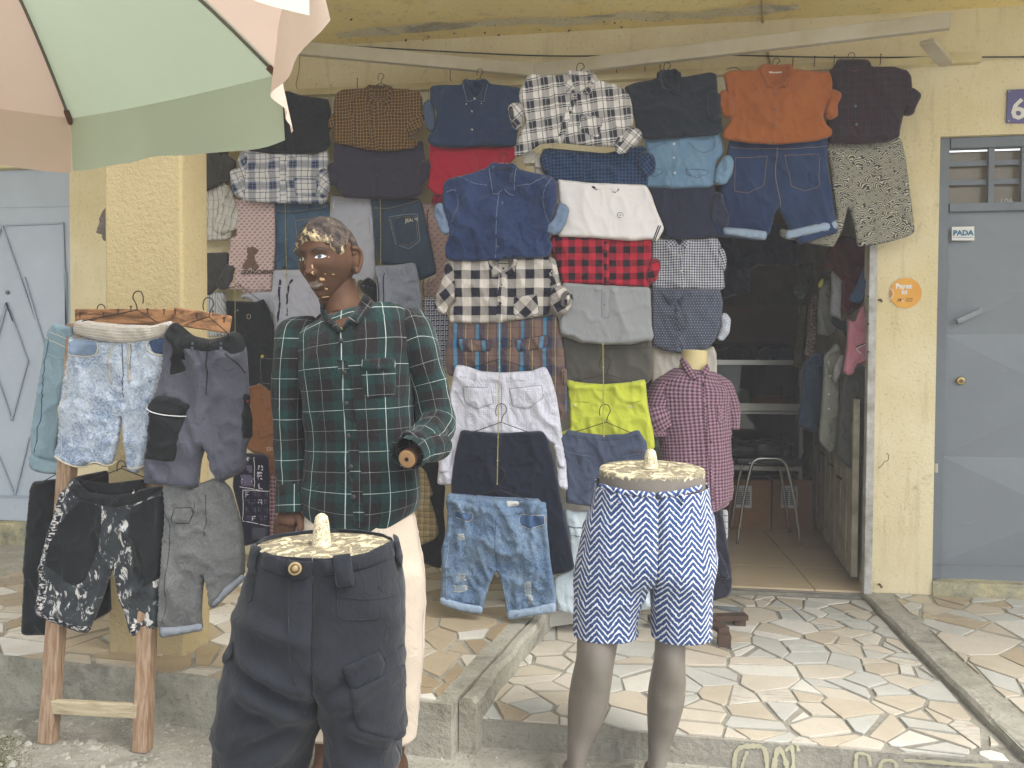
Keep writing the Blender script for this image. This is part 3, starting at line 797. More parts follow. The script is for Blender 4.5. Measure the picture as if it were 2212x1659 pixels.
sp = [onY(*K(15, q), YD-.030) for q in ((502,196),(588,194),(589,248),(502,248))]
stk = MB().prism([tuple(p) for p in sp][::-1], (0, .002, 0)).build('sticker', white_p)
tag(stk, 'small white sticker reading PADA on the slate grey door', 'sticker')
a = onY(*K(15, (506, 229)), YD-.0325); b = onY(*K(15, (585, 229)), YD-.0325); w = b.x-a.x
text('PADA', a, w*.385, blue_p, stk, bold=.0012)
MB().bar(onY(*K(15,(508,236)), YD-.0325), onY(*K(15,(584,236)), YD-.0325), .001, .003, (0,1,0)).build('fine_print', blue_p, stk)
chalk = paint('chalk', (196, 202, 206), .9, .05)
cp = onY(*K(4, (2030, 1500)), y0-.002)
text('106', cp, .045, chalk, rd, 'chalk_mark', ang=.05)
# number plaque
pp = [onY(*q, YW-.012) for q in (K(4,(2092,655)), K(4,(2330,645)), K(4,(2320,900)), K(4,(2084,898)))]
pq = MB().prism([tuple(p) for p in pp][::-1], (0,.010,0)).build('number_plaque', paint('violet blue enamel', (92, 88, 150), .3, .05, spec=.5)); bevel(pq, .003)
tag(pq, 'violet blue enamel house number plaque showing a white 6', 'plaque')
a = onY(*K(4, (2112, 872)), YW-.0135); text('60', a, .140, white_p, pq, 'numeral', bold=.0028)
for q in ((2102, 668), (2100, 886)):
    disc(onY(*K(4, q), YW-.012), (0,-1,0), .004, .003, 8).build('rivet', arm_m, pq)
# payment sticker
c = onY(*K(15, (322, 452)), YW-.004); r = abs(onY(*K(15, (383, 452)), YW).x-c.x)
ps = disc(c, (0,-1,0), r, .002, 40).build('round_sticker', paint('orange sticker', (240, 176, 52), .5, .06, c2=(232,160,40), scale=8)); 
tag(ps, 'round orange sticker reading Payez ici on the yellow wall', 'sticker')
def lw(s, q, width_k, parent, mat, bold=0):
    a = onY(*K(15, q), YW-.0068); b = onY(*K(15, (q[0]+width_k, q[1])), YW-.0068)
    return text(s, a, .05, mat, parent, bold=bold, fit=b.x-a.x)
lw('Payez', (284, 434), 64, ps, white_p, .0022); lw('ici', (306, 456), 22, ps, white_p, .0022)
lw('Orange', (324, 476), 26, ps, black_p); lw('Money', (324, 485), 24, ps, black_p)
def arrow(q0, q1, mat):
    a, b = onY(*K(15, q0), YW-.0066), onY(*K(15, q1), YW-.0066); d = (b-a)
    m = MB().bar(a, b, .0012, .006, (0,1,0)); m.bar(b, b-Vector((d.x,0,0))*.75, .0012, .006, (0,1,0)); m.bar(b, b-Vector((0,0,d.z))*.75, .0012, .006, (0,1,0)); m.build('arrow', mat, ps)
arrow((290, 486), (303, 475), black_p); arrow((320, 474), (306, 486), white_p)
rg = catmull([onY(*K(15, q), YW-.0066) for q in ((262,436),(272,440),(275,455),(270,470),(260,472))], 4)
MB().tube(rg, .002, 5).build('coil_mark', white_p, ps)
rg = catmull([onY(*K(15, q), YW-.0072) for q in ((264,444),(268,456),(263,466))], 4)
MB().tube(rg, .002, 5).build('coil_mark', paint('violet print', (170,130,170), .6, .05), ps)
# crack in the plaster
ck = catmull([onY(*K(15, q), YW-.0005) for q in ((248,1072),(256,1080),(254,1100),(240,1106),(232,1118),(216,1132))], 4)
MB().tube(ck, .0016, 4).build('crack', paint('crack shadow', (110,98,72), .9, .1), wall)

# ---------------------------------------------------------------- shop interior
fl_i = MT('beige floor tile glaze', .3, .45); v = fl_i.coord('Object')
fl_i.color(fl_i.mix(fl_i.noise(v, 3, 5, .6), al((232,210,172)), al((216,192,152)))); MATS['it'] = fl_i.m
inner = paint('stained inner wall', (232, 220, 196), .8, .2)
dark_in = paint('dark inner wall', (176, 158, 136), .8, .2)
ZI = .115; YB = 6.7; XI0, XI1 = -1.2, 1.46
room = thing('shop_room', 'dim interior of the clothes shop seen through its open doorway', 'room', (.6, 5, 0))
MB().box(((XI0+XI1)/2, (YW+YB)/2, ZI-.06), (XI1-XI0, YB-YW-.01, .1)).build('floor_base', conc_pale, room)
for i in range(5):
    for j in range(6):
        x0, y0_ = XI1-.02-(i+1)*.44, YW+.02+j*.44
        MB().box((x0+.22, y0_+.22, ZI-.006), (.434, .434, .012+.001*rng.random())).build('floor_tile', fl_i.m, room)
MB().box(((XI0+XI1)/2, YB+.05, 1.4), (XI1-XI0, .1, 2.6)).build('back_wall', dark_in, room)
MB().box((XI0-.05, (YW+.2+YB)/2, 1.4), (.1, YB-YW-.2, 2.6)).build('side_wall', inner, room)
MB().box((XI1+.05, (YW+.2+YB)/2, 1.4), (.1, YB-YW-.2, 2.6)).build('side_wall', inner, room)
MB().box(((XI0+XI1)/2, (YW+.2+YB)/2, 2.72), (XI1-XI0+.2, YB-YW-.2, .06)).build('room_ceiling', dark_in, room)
sill = wbox(XO0, XO1, -.1, ZI-.012, YW-.03, YW+.02, 'doorstep', conc_pale)
# white metal jamb
jm = paint('chipped white jamb', (206, 206, 200), .5, .15, .1, (150,144,132), 14)
jx = onY(1878, 900, YW-.01).x
jb = MB().box((jx, YW-.012, 1.12), (.038, .045, 2.1)).build('door_jamb', jm); bevel(jb, .003)
tag(jb, 'chipped white steel jamb on the right of the open doorway', 'door frame')
for y in (640, 700, 760):
    disc(onY(1876, y, YW-.036), (0,-1,0), .0045, .002, 8).build('screw_hole', black_p, jb)
for y in (648, 1262):
    p = onY(1899, y, YW-.008); MB().tube([p, p+Vector((0,-.02,0)), p+Vector((.006,-.024,-.012))], .006, 6).build('latch_loop', paint('rust', (120,88,60), .8, .2), jb)
# folding door leaf standing behind the right jamb, inside: upright planks
lf_m = paint('stained grey planks', (176, 168, 144), .8, .3, .25, (132,122,100), 9)
lf = thing('folded_door', 'stained grey ribbed door folded back against the inner right wall', 'door', (1.25, 4.6, ZI))
pf, pk = Vector((onZ(1866, 1292, ZI).x, onZ(1866, 1292, ZI).y, 0)), Vector((onZ(1759.6, 1146, ZI).x, onZ(1759.6, 1146, ZI).y, 0))
if pf.y < YW+.06: pf.y = YW+.06
np_ = 8
for k in range(np_):
    a = pf.lerp(pk, (k+.05)/np_); b = pf.lerp(pk, (k+.92)/np_)
    MB().bar(a+Vector((0,0,ZI+.52)), b+Vector((0,0,ZI+.52)), .03, .92).build('plank', lf_m, lf)
    a2 = b; MB().bar(a2+Vector((-.012,0,ZI+.14)), a2+Vector((-.012,0,ZI+.96)), .014, .014).build('bead', lf_m, lf)
for k in (1.4, 3.0, 4.6, 6.2):
    a = pf.lerp(pk, k/np_)+Vector((-.03,0,.62+.02*k)); MB().tube([a, a+Vector((-.03,-.03,.02))], .006, 6).build('bolt', nail_m, lf)
# ---------------------------------------------------------------- things inside the shop
kraft = paint('brown carton', (170, 128, 84), .8, .08, .05, (156,116,74), 6)
paper = paint('white paper', (228, 228, 222), .7, .03)
def carton(xa, xb, label):
    p0, p1 = onZ(xa, 1143, ZI), onZ(xb, 1143, ZI); w = p1.x-p0.x; Yc = (p0.y+p1.y)/2; zt = onY(xa, 1035, Yc).z
    t = thing('carton', label, 'cardboard box', ((p0.x+p1.x)/2, Yc+.15, ZI), 'cartons under the counter')
    hh = zt-ZI
    o = MB().box(((p0.x+p1.x)/2, Yc+.16, ZI+hh/2), (w-.006, .32, hh)).build('box', kraft, t); bevel(o, .006)
    MB().box(((p0.x+p1.x)/2, Yc+.16, zt+.001), (w-.01, .05, .002)).build('tape', paint('parcel tape', (176,140,96), .3, .05), t)
    return t, (p0, p1, Yc, zt)
c1, g1 = carton(1668, 1758, 'brown carton with a shipping label, right one of the two under the counter')
c2, g2 = carton(1575, 1665, 'brown carton partly behind the left chair leg under the counter')
for t, g_, q in ((c2, g2, (500,832,604,974)), (c1, g1, (790,832,893,976))):
    a, b = onY(*K(8, (q[0], q[1])), g_[2]-.001), onY(*K(8, (q[2], q[3])), g_[2]-.001)
    MB().box(((a.x+b.x)/2, g_[2]-.001, (a.z+b.z)/2), (b.x-a.x, .002, a.z-b.z)).build('shipping_label', paper, t)
    ln = MB()
    for k in range(9):
        z = a.z-(a.z-b.z)*(.14+.085*k)
        for s_, e_ in ((.1, .45), (.55, .9)) if k > 1 else ((.2,.8),): ln.box((a.x+(b.x-a.x)*(s_+e_)/2, g_[2]-.0028, z), ((b.x-a.x)*(e_-s_), .001, .008 if k > 1 else .003))
    ln.build('label_print', paint('grey print', (120,120,122), .7, .05), t)
# display counter with glass front
alu = paint('aluminium rail', (206, 204, 196), .35, .06, metal=.6)
YC = 5.62
cn = thing('display_counter', 'aluminium and glass display counter across the back of the shop', 'counter', (.8, YC, ZI))
xl, xr = XI0+.02, onY(1727, 830, YC).x
zt_, zm_, zb_ = onY(1650, 783, YC).z, onY(1650, 883, YC).z, onY(1650, 1010, YC).z
def rail(z, h, nm='rail'): MB().box(((xl+xr)/2, YC, z), (xr-xl, .03, h)).build(nm, alu, cn)
rail(zt_, .035); rail(zm_+.012, .05); rail(zm_-.03, .012); rail(ZI+.42, .03)
MB().box((xr+.012, YC, (ZI+zt_)/2), (.024, .034, zt_-ZI)).build('post', alu, cn)
gm = MT('counter glass', .03, .5); gm.b.inputs['Transmission Weight'].default_value = 1; gm.color((.85,.9,.88,1)); gm.b.inputs['IOR'].default_value = 1.45
for z0_, z1_ in ((zm_+.04, zt_-.02), (ZI+.44, zm_-.04)):
    MB().box(((xl+xr)/2, YC+.004, (z0_+z1_)/2), (xr-xl, .005, z1_-z0_)).build('glass_pane', gm.m, cn)
MB().box(((xl+xr)/2, YC+.3, zm_-.02), (xr-xl, .5, .012)).build('glass_shelf', alu, cn)
MB().box(((xl+xr)/2, YC+.56, (ZI+zt_)/2), (xr-xl, .02, zt_-ZI)).build('back_panel', paint('panel', (110,90,70), .7, .1), cn)
MB().box(((xl+xr)/2, YC+.29, zt_-.012), (xr-xl, .55, .012)).build('counter_top', paint('brown laminate', (130,100,76), .4, .1), cn)
# folded clothes lying in the counter
fold_cols = [((150,84,44),'rust'),((120,116,96),'khaki'),((96,98,100),'grey'),((150,144,130),'sand'),((54,56,66),'navy'),((92,46,40),'maroon'),((140,132,110),'olive'),((70,70,72),'charcoal')]
k = 0
for zbase, n in ((zm_-.014, 4), (ZI+.42, 4)):
    for i in range(n):
        c, nm = fold_cols[k]; x = xr-.16-.28*i; hgt = .10+.05*((k*7)%3)
        m_ = MB(); 
        o = MB().box((x, YC+.26, zbase+hgt/2+.002), (.25, .36, hgt)).build('folded_clothes', fab('folded '+nm, c, None, .8, 18)); bevel(o, .03, 3)
        s_ = o.modifiers.new('sub', 'SUBSURF'); s_.levels = s_.render_levels = 2
        tag(o, f'{nm} folded garment pile lying on the {"upper" if k < 4 else "lower"} shelf of the glass counter', 'folded clothes', 'folded clothes in the counter'); k += 1
# cabinet and shelves behind the counter
cb = thing('wall_cabinet', 'dark brown wooden cabinet on the back wall of the shop', 'cabinet', (.8, 6.4, 1.2))
wd = paint('dark brown wood', (136, 104, 78), .5, .15, .05, (110,84,64), 3)
for z, h in ((1.60, .30), (1.22, .26)):
    MB().box((.85, 6.5, z), (1.1, .3, h)).build('cabinet_box', wd, cb)
MB().box((.85, 6.44, 1.40), (1.2, .4, .03)).build('shelf', wd, cb)
# rumpled dark piles on the counter
for i, (x, y, w, c, lab) in enumerate(((1600, 745, 70, (40,40,46), 'black'), (1680, 752, 60, (36,42,58), 'navy'))):
    p = onY(x, y, YC+.2); V = []
    o = MB().box((p.x, YC+.26, zt_+.06), (w*5.5/1650, .34, .12)).build('clothes_pile', fab('pile '+lab, c, None, .9, 14)); bevel(o, .04, 3)
    s_ = o.modifiers.new('sub', 'SUBSURF'); s_.levels = s_.render_levels = 2
    tag(o, f'rumpled {lab} clothes heaped on top of the glass counter', 'clothes pile')
# chair: bent steel tube
chrome = paint('chrome tube', (200, 200, 200), .15, .03, metal=1.0)
vinyl = paint('black vinyl', (34, 33, 36), .35, .15, .2, (22,22,24), 10)
Yh = 5.05
def h8(q, Y=Yh): return onY(*K(8, q), Y)
ch = thing('chair', 'black seated chair on bent chrome tube legs inside the doorway', 'chair', tuple(h8((715, 1125))))
z0 = ZI
hoop = catmull([Vector((h8((515,1120)).x, Yh, z0)), h8((560,900)), h8((603,715)), h8((628,675)), h8((660,664)), h8((715,662)), h8((770,664)), h8((803,680)), h8((828,720)), h8((870,900)), Vector((h8((915,1135)).x, Yh, z0))], 6)
MB().tube(hoop, .0095, 8).build('front_legs', chrome, ch, True)
yb = Yh+.42
bk = [Vector((p[0]+.02, yb, p[2])) for p in hoop]
MB().tube(bk, .0095, 8).build('rear_legs', chrome, ch, True)
sr = catmull([h8((585,690)), h8((700,700), Yh+.02), h8((830,712), Yh+.1), h8((890,700), Yh+.25), h8((925,650), Yh+.32), h8((938,612), Yh+.34)], 6)
MB().tube(sr, .008, 8).build('seat_rail', chrome, ch, True)
MB().tube([p+Vector((-.02,.28,.02)) for p in map(Vector, sr)], .008, 8).build('seat_rail', chrome, ch, True)
pa_ = h8((660, 680), Yh+.21)
o = MB().box((pa_.x+.02, Yh+.21, pa_.z+.02), (.42, .40, .05)).build('seat', vinyl, ch); bevel(o, .02, 3)
o = MB().box((h8((655, 640)).x, Yh+.20, pa_.z+.09), (.46, .36, .10)).build('plastic_bag', vinyl); bevel(o, .035, 3)
s_ = o.modifiers.new('sub', 'SUBSURF'); s_.levels = s_.render_levels = 3
tx = bpy.data.textures.new('crumple', 'CLOUDS'); tx.noise_scale = .09; d_ = o.modifiers.new('disp', 'DISPLACE'); d_.texture = tx; d_.strength = .06
tag(o, 'shiny black plastic bag slumped on the chair seat', 'bag')

# leaf of the steel door standing open behind the middle clothes
whm = paint('rust stained white steel', (206, 206, 200), .5, .15, .1, (178,164,146), 3)
la = onZ(1148, 1352, .13); la.z = 0; _q = onZ(1239, 1339, .13); _q.z = 0
la.y += .05; lb = la+(_q-la).normalized()*.40+Vector((0,.10,0))
zb2, zt2 = onY(1148, 1352, la.y).z, onY(1100, 336, la.y).z
leaf = thing('open_door', 'white steel door leaf standing open behind the denim shirt column', 'door', (la.x, la.y, Z_M))
MB().bar(la+Vector((0,0,(zb2+zt2)/2)), lb+Vector((0,0,(zb2+zt2)/2)), .025, zt2-zb2).build('leaf', whm, leaf)
MB().bar(la+Vector((0,0,zb2+.03))+Vector((.002,-.02,0)), lb+Vector((.002,-.02,zb2+.03)), .018, .07).build('bottom_rail', whm, leaf)
MB().bar(la+Vector((0,-.02,zt2-.03)), lb+Vector((0,-.02,zt2-.03)), .018, .06).build('top_rail', whm, leaf)
MB().box((la.x-.02, la.y-.012, zt2-.02), (.045, .05, .05)).build('corner_bracket', whm, leaf)
# ================================================================ GARMENTS
wire_m = paint('hanger wire', (74, 66, 58), .45, .2, metal=.7)
string_m = paint('yellow twine', (196, 186, 104), .8, .15)
thread = {k: paint('thread '+k, c, .8, .03) for k, c in dict(blue=(52,66,104), pale=(176,190,206), dark=(26,26,30), tan=(176,140,92), cream=(226,214,186), slate=(84,96,116), yellow=(168,176,34), grey=(120,122,128), white=(232,232,232)).items()}
btn = {k: paint('button '+k, c, .35, .05) for k, c in dict(white=(232,228,220), dark=(36,34,38), grey=(112,116,126), brown=(110,84,58), brass=(150,128,84), navy=(38,44,66)).items()}
def hanger(n, hook, L, R, Y, label, top=None, flip=1, base=None):
    """bent wire hanger: hook point, ends of the shoulders, all measured"""
    h = onY(*K(n, hook), Y); a = onY(*K(n, L), Y); b = onY(*K(n, R), Y)
    nk = onY(*K(n, top), Y) if top else Vector((h.x, Y, (a.z+b.z)/2+.05))
    r = max(.016, min(.03, (h.z-nk.z)*.3))
    pts = [nk+Vector((flip*r*.3, 0, (h.z-nk.z)*.35)), h+Vector((flip*r, 0, -r*1.2)), h+Vector((flip*r*.7, 0, -r*.3)), h, h+Vector((-flip*r*.7, 0, -r*.3)), h+Vector((-flip*r, 0, -r*1.3)), h+Vector((-flip*r*.9, 0, -r*2.2))]
    t = thing('wire_hanger', label, 'hanger', tuple(nk), 'wire hangers')
    MB().tube(catmull([nk]+pts, 4), .0019, 5).build('hook', wire_m, t)
    MB().tube([a, nk, b], .0019, 5).build('shoulder_wire', wire_m, t)
    return t
def twine(n, pts, Y, label, knots=True, r=.0018):
    P = catmull([onY(*K(n, q), Y) for q in pts], 4); m = MB().tube(P, r, 5)
    if knots:
        L = resample(P, .10, False)
        for p in L: m.tube([Vector(p)+Vector((0,0,.006)), Vector(p), Vector(p)-Vector((0,0,.006))], [.001,.0042,.001], 5)
    return tag(m.build('twine', string_m), label, 'string', 'knotted twines the clothes hang from')
class G:
    def __init__(s, name, label, cat, n, Y, mat, px, group=None, **kw):
        s.n, s.Y, s.mat = n, Y, mat; q = K(n, px); xs = [p[0] for p in q]; ys = [p[1] for p in q]
        b = onY((min(xs)+max(xs))/2, max(ys), Y); s.t = thing(name, label, cat, tuple(b), group)
        s.body = cloth('body', q, Y, mat, s.t, **kw)
    def p(s, name, px, mat=None, dy=0, on=None, **kw):
        return cloth(name, K(s.n, px), s.Y+dy, mat or s.mat, s.t, on=on, **kw)
    def flat(s, name, px, mat=None, on=None, **kw):
        d = dict(bulge=.0035, edge=.006, wr=.0006, step=.008, rnd=1, wob=.0006); d.update(kw)
        return cloth(name, K(s.n, px), s.Y, mat or s.mat, s.t, on=on or s.body, **d)
    def sleeve(s, px, dy=-.01, mat=None, uvr=12, name='sleeve', **kw):
        d = dict(bulge=.03, edge=.03, wr=.006, ws=.035, uvr=uvr); d.update(kw)
        return s.p(name, px, mat, dy, **d)
    def placket(s, pts, w=18, mat=None, **kw):
        P = resample(np.array(pts, float), 40, False); L = [(x-w, y) for x, y in P]+[(x+w, y) for x, y in P[::-1]]
        d = dict(bulge=.003, edge=.004, wr=.0004, rnd=0, step=.009); d.update(kw)
        return s.flat('placket', L, mat, **d)
    def btn(s, pts, k='white', r=.0055, on=None):
        for q in pts: button(on or s.body, K(s.n, q), btn[k], r, s.t)
    def seam(s, pts, k='dark', r=.0011, on=None, curve=True, name='seam'):
        return seam(on or s.body, K(s.n, pts), thread[k] if isinstance(k, str) else k, r, name, s.t, curve)
    def pocket(s, px, k=None, mat=None, close=True, name='pocket', uvr=0, on=None, **kw):
        o = s.flat(name, px, mat, uvr=uvr, on=on, **kw)
        if k: seam(o, K(s.n, px+([px[0]] if close else [])), thread[k] if isinstance(k, str) else k, .0011, 'stitching', o, False)
        return o
    def collar(s, cx, top, hw, h, jy, tx, ty, mat=None, inner=None, k=None, tilt=0, lab=None, leaf_bulge=.010, uvr=35):
        """stand behind, then two turned-down leaves that meet at (cx, jy)"""
        mat = mat or s.mat; j = (cx+tilt, jy)
        if h > 0:
            Yb = SURF[s.body.name].Y-SURF[s.body.name].bulge*.8
            a_ = onY(*K(s.n, (cx, top+(jy-top)*.36)), Yb); b_ = onY(*K(s.n, (cx+hw*.82, top)), Yb); c_ = onY(*K(s.n, (cx, top+(jy-top)*.36+(jy-top)*.58)), Yb)
            dip(s.body, (a_.x, a_.z), abs(b_.x-a_.x), abs(a_.z-c_.z), .030)
            ring = [(cx+hw*.80*math.cos(t), top+(jy-top)*.36-(jy-top)*.40*math.sin(t)) for t in np.linspace(-.2, math.pi+.2, 9)]
            s.seam(ring, k or 'dark', .0012, None, True, 'collar_seam')
            s.flat('collar_stand', [(cx-hw*.9, top+h*1.0), (cx-hw*.7, top+h*.2), (cx-hw*.3, top-2), (cx+hw*.3, top-2), (cx+hw*.7, top+h*.2), (cx+hw*.9, top+h*1.0), (cx+hw*.55, top+h*.95), (cx, top+h*.75), (cx-hw*.55, top+h*.95)], mat, bulge=.010, edge=.010, step=.007)
        for sg in (-1, 1):
            L = [(cx+sg*hw*.70, top+h*.30), (cx+sg*hw*1.02, top+h*.55), (cx+sg*(hw*1.08), top+h*1.3), (cx+sg*(tx+4)+tilt, ty-30), (cx+sg*tx+tilt, ty), (cx+sg*tx*.55+tilt, ty-12), (cx+sg*4+tilt, jy), (cx+sg*hw*.45, top+(jy-top)*.62), (cx+sg*hw*.72, top+h*1.3)]
            o = s.flat('collar_leaf', L, mat, bulge=.012, edge=.008, wr=.001, rnd=1, step=.006, uvr=sg*uvr)
            s.seam([(cx+sg*(hw*1.02), top+h*1.5), (cx+sg*(tx)+tilt, ty-14), (cx+sg*tx*.6+tilt, ty-22), (cx+sg*8+tilt, jy+2)], k or 'dark', .0009, o, False)
        if lab is not None:
            s.flat('neck_label', [(cx-hw*.42, top+h*1.5), (cx+hw*.42, top+h*1.45), (cx+hw*.42, top+h*1.95), (cx-hw*.42, top+h*2.0)], lab, bulge=.002, edge=.003, wr=0, rnd=0)

lab_black = fab('black label', (34,34,36)); lab_white = fab('white label', (226,226,220))

# ---- fabrics
f_black = fab('black cloth', (38,40,44), (44,46,50), .6)
f_bwplaid = plaid('blue and white flannel', [(0,(232,230,228)),(.28,(92,110,150)),(.34,(34,44,78)),(.58,(92,110,150)),(.64,(232,230,228))], [(0,(236,234,232)),(.30,(110,126,164)),(.38,(40,50,86)),(.60,(120,134,168)),(.68,(236,234,232))], .118, .105,
                  lu=[(.14,.03,(40,50,86),.8),(.46,.02,(200,205,215),.6),(.84,.03,(40,50,86),.8)], lv=[(.15,.03,(40,50,86),.8),(.49,.02,(200,205,215),.6),(.85,.03,(40,50,86),.8)])
f_brown = plaid('brown grid check', [(0,(92,64,30))], [(0,(84,60,30))], .0165, .0165, lu=[(.5,.16,(196,158,92),.75)], lv=[(.5,.16,(190,150,86),.75)], bump=.6)
f_plum = fab('dark plum cotton', (64,59,74), (70,64,80), .5)
f_navy = fab('washed navy denim', (48,66,100), (56,76,112), .5, 22, 5, .6)
f_red = fab('red cotton', (196,22,54), (206,30,60), .35)
f_bw = plaid('black and white plaid', [(0,(228,222,214)),(.40,(52,52,60)),(.86,(228,222,214))], [(0,(230,224,216)),(.30,(44,44,52)),(.44,(230,224,216)),(.52,(44,44,52)),(.86,(230,224,216))], .066, .086,
             lu=[(.2,.06,(44,44,52),.7),(.6,.05,(190,188,186),.6)], lv=[(.37,.03,(230,224,216),.8),(.93,.04,(44,44,52),.8)], bump=.6)
f_teal = plaid('dark teal gingham', [(0,(58,88,124)),(.5,(20,34,60))], [(0,(56,86,124)),(.5,(22,34,58))], .0145, .0145, bump=.8, bscale=40)
f_white = fab('white pique', (234,228,224), (240,236,232), .35, 14)
f_buff_red = plaid('red and black buffalo check', [(0,(198,32,56)),(.5,(36,26,34))], [(0,(196,34,58)),(.5,(38,28,36))], .058, .056, bump=.6)
f_greypolo = fab('grey marl jersey', (156,158,158), (166,168,168), .4, 14, heather=.2)
f_olive = fab('dull olive cotton', (92,88,80), (98,96,86), .35, 12)
f_lime = fab('lime yellow cotton', (212,220,58), (220,228,76), .5, 18)
f_slate = fab('slate blue chambray', (80,90,112), (92,102,124), .5, heather=.3)
f_ice = denim('ice blue denim', (198,214,222), (218,230,234), .5)
f_ink = fab('dark ink check cotton', (40,48,60), (50,58,74), .7, 30)
f_ltdenim = denim('light denim shirting', (112,152,188), (150,184,210), .5)
f_navyp = fab('navy jersey', (52,56,78), (56,60,82), .3, 14)
f_ging = gingham('navy white gingham', (238,238,240), (28,40,92), .0128, bump=.5)
f_buff = plaid('cream and navy buffalo check', [(0,(236,226,212)),(.5,(34,34,48))], [(0,(236,226,212)),(.5,(36,36,50))], .0785, .078, bump=.6, fine=.25)
f_rust = fab('rust cotton', (176,98,38), (184,106,44), .6, 24)
f_dkdenim = denim('dark indigo denim', (34,46,78), (60,90,138), .55, 3.2)
f_maroon = plaid('dark maroon tattersall', [(0,(46,32,38))], [(0,(44,34,40))], .0335, .034, lu=[(.5,.08,(104,46,54),.55),(.1,.05,(50,56,86),.7)], lv=[(.5,.08,(100,48,54),.5)], bump=.4)
f_indigo = denim('crumpled indigo shirting', (42,58,96), (62,82,124), .45, 6, bump=.8)
f_indigo_in = denim('pale wrong side of denim', (116,138,166), (142,160,182), .5, 8)
f_trous = fab('navy twill', (32,38,54), (36,42,60), .35, 14)
f_jeans = denim('ripped mid blue denim', (52,88,134), (160,184,202), .55, 4.2, acid=.35, bump=.6)
f_rolled = fab('pale turned up hem', (158,180,204), (176,196,216), .5)
f_ltsweat = fab('pale grey marl sweat', (190,190,200), (206,206,214), .35, 12, heather=.35)
f_sweat2 = fab('blue grey marl sweat', (156,162,176), (170,176,190), .7, 16, heather=.2)
f_jeanback = denim('washed teal denim', (52,76,104), (112,142,162), .6, 3.5)
f_jeandark = denim('dark green blue denim', (44,58,76), (86,106,124), .5, 4)
f_khakid = fab('dark olive cloth', (78,76,70), (84,82,76), .5)
f_dkgrey = fab('charcoal cloth', (76,74,72), (82,80,78), .5)
f_wstripe = plaid('white shirting with brown lines', [(0,(222,218,206))], [(0,(220,216,204))], .030, .05, lu=[(.3,.10,(70,58,52),.8),(.5,.06,(150,140,130),.5)], lv=[(.5,.05,(150,144,134),.7)])
f_pstripe = plaid('pale striped shirting', [(0,(206,208,206))], [(0,(206,208,206))], .018, .1, lu=[(.5,.25,(120,124,126),.8)])
f_bluecheck = plaid('blue flannel check', [(0,(88,126,180)),(.5,(170,188,214))], [(0,(90,126,178)),(.4,(70,80,100))], .06, .05, lu=[(.25,.05,(230,232,236),.9)], lv=[(.25,.05,(230,232,236),.9)])
f_bp = plaid('brown turquoise plaid', [(0,(128,102,90)),(.36,(30,150,192)),(.50,(44,56,84)),(.76,(110,92,84))], [(0,(134,106,94)),(.42,(64,72,96)),(.8,(124,100,90))], .098, .12, mixf=.36, lu=[(.9,.03,(200,180,120),.8),(.28,.02,(40,50,80),.8),(.32,.02,(40,50,80),.8)], lv=[(.15,.02,(60,60,70),.6)])
f_bone = fab('stone cotton', (222,208,196), (230,216,206), .55, 14)
f_cream = fab('cream cotton', (222,214,198), (228,222,208), .5, 16)
f_brownc = fab('caramel brown fleece', (140,92,54), (148,100,60), .6, 20)
f_workgrey = fab('slate grey work cloth', (92,93,106), (98,100,112), .7, 22)
f_khplaid = plaid('straw brown plaid', [(0,(196,176,128)),(.6,(160,138,94))], [(0,(196,176,128)),(.6,(166,144,98))], .03, .03, lu=[(.5,.1,(80,64,48),.8)], lv=[(.5,.1,(80,64,48),.8)])
f_redplaid = plaid('red white madras', [(0,(206,190,190)),(.45,(140,40,60))], [(0,(210,196,196)),(.5,(120,44,62))], .022, .022, lu=[(.2,.1,(60,50,80),.7)], lv=[(.2,.1,(80,50,70),.7)])
def dotted(name, base, dot, period, r, jitter=0, **kw):
    m = MT(name, .92, .15); u, v, uv = uvsplit(m)
    fu = m.math('FRACT', m.math('MULTIPLY_ADD', u, 1/period, 50)); 
    row = m.math('FLOOR', m.math('MULTIPLY_ADD', v, 1/period, 50)); fv = m.math('FRACT', m.math('MULTIPLY_ADD', v, 1/period, 50))
    if jitter: fu = m.math('FRACT', m.math('MULTIPLY_ADD', row, .5, fu))
    d = m.math('SQRT', m.math('ADD', m.math('POWER', m.math('SUBTRACT', fu, .5), 2), m.math('POWER', m.math('SUBTRACT', fv, .5), 2)))
    k = m.math('SUBTRACT', 1, m.step(d, r, .08)); n = m.noise(m.coord('Object'), 8, 3)
    col = m.mix(k, m.mix(m.step(n, .5, .4), al(base), tuple(min(.9, x*1.15) for x in al(base)[:3])+(1,)), al(dot)); m.color(col); cloth_bump(m, kw.get('bump', .5)); MATS[name] = m.m; return m.m
f_dot = dotted('grey cotton with white dots', (88,94,112), (210,216,226), .0135, .13, 1)
f_wdot = dotted('white cotton with small dots', (216,216,226), (150,152,172), .0085, .14, 0, bump=.8)
f_wdot2 = dotted('white cotton with navy flecks', (214,220,232), (60,70,90), .014, .13, 1, bump=.8)
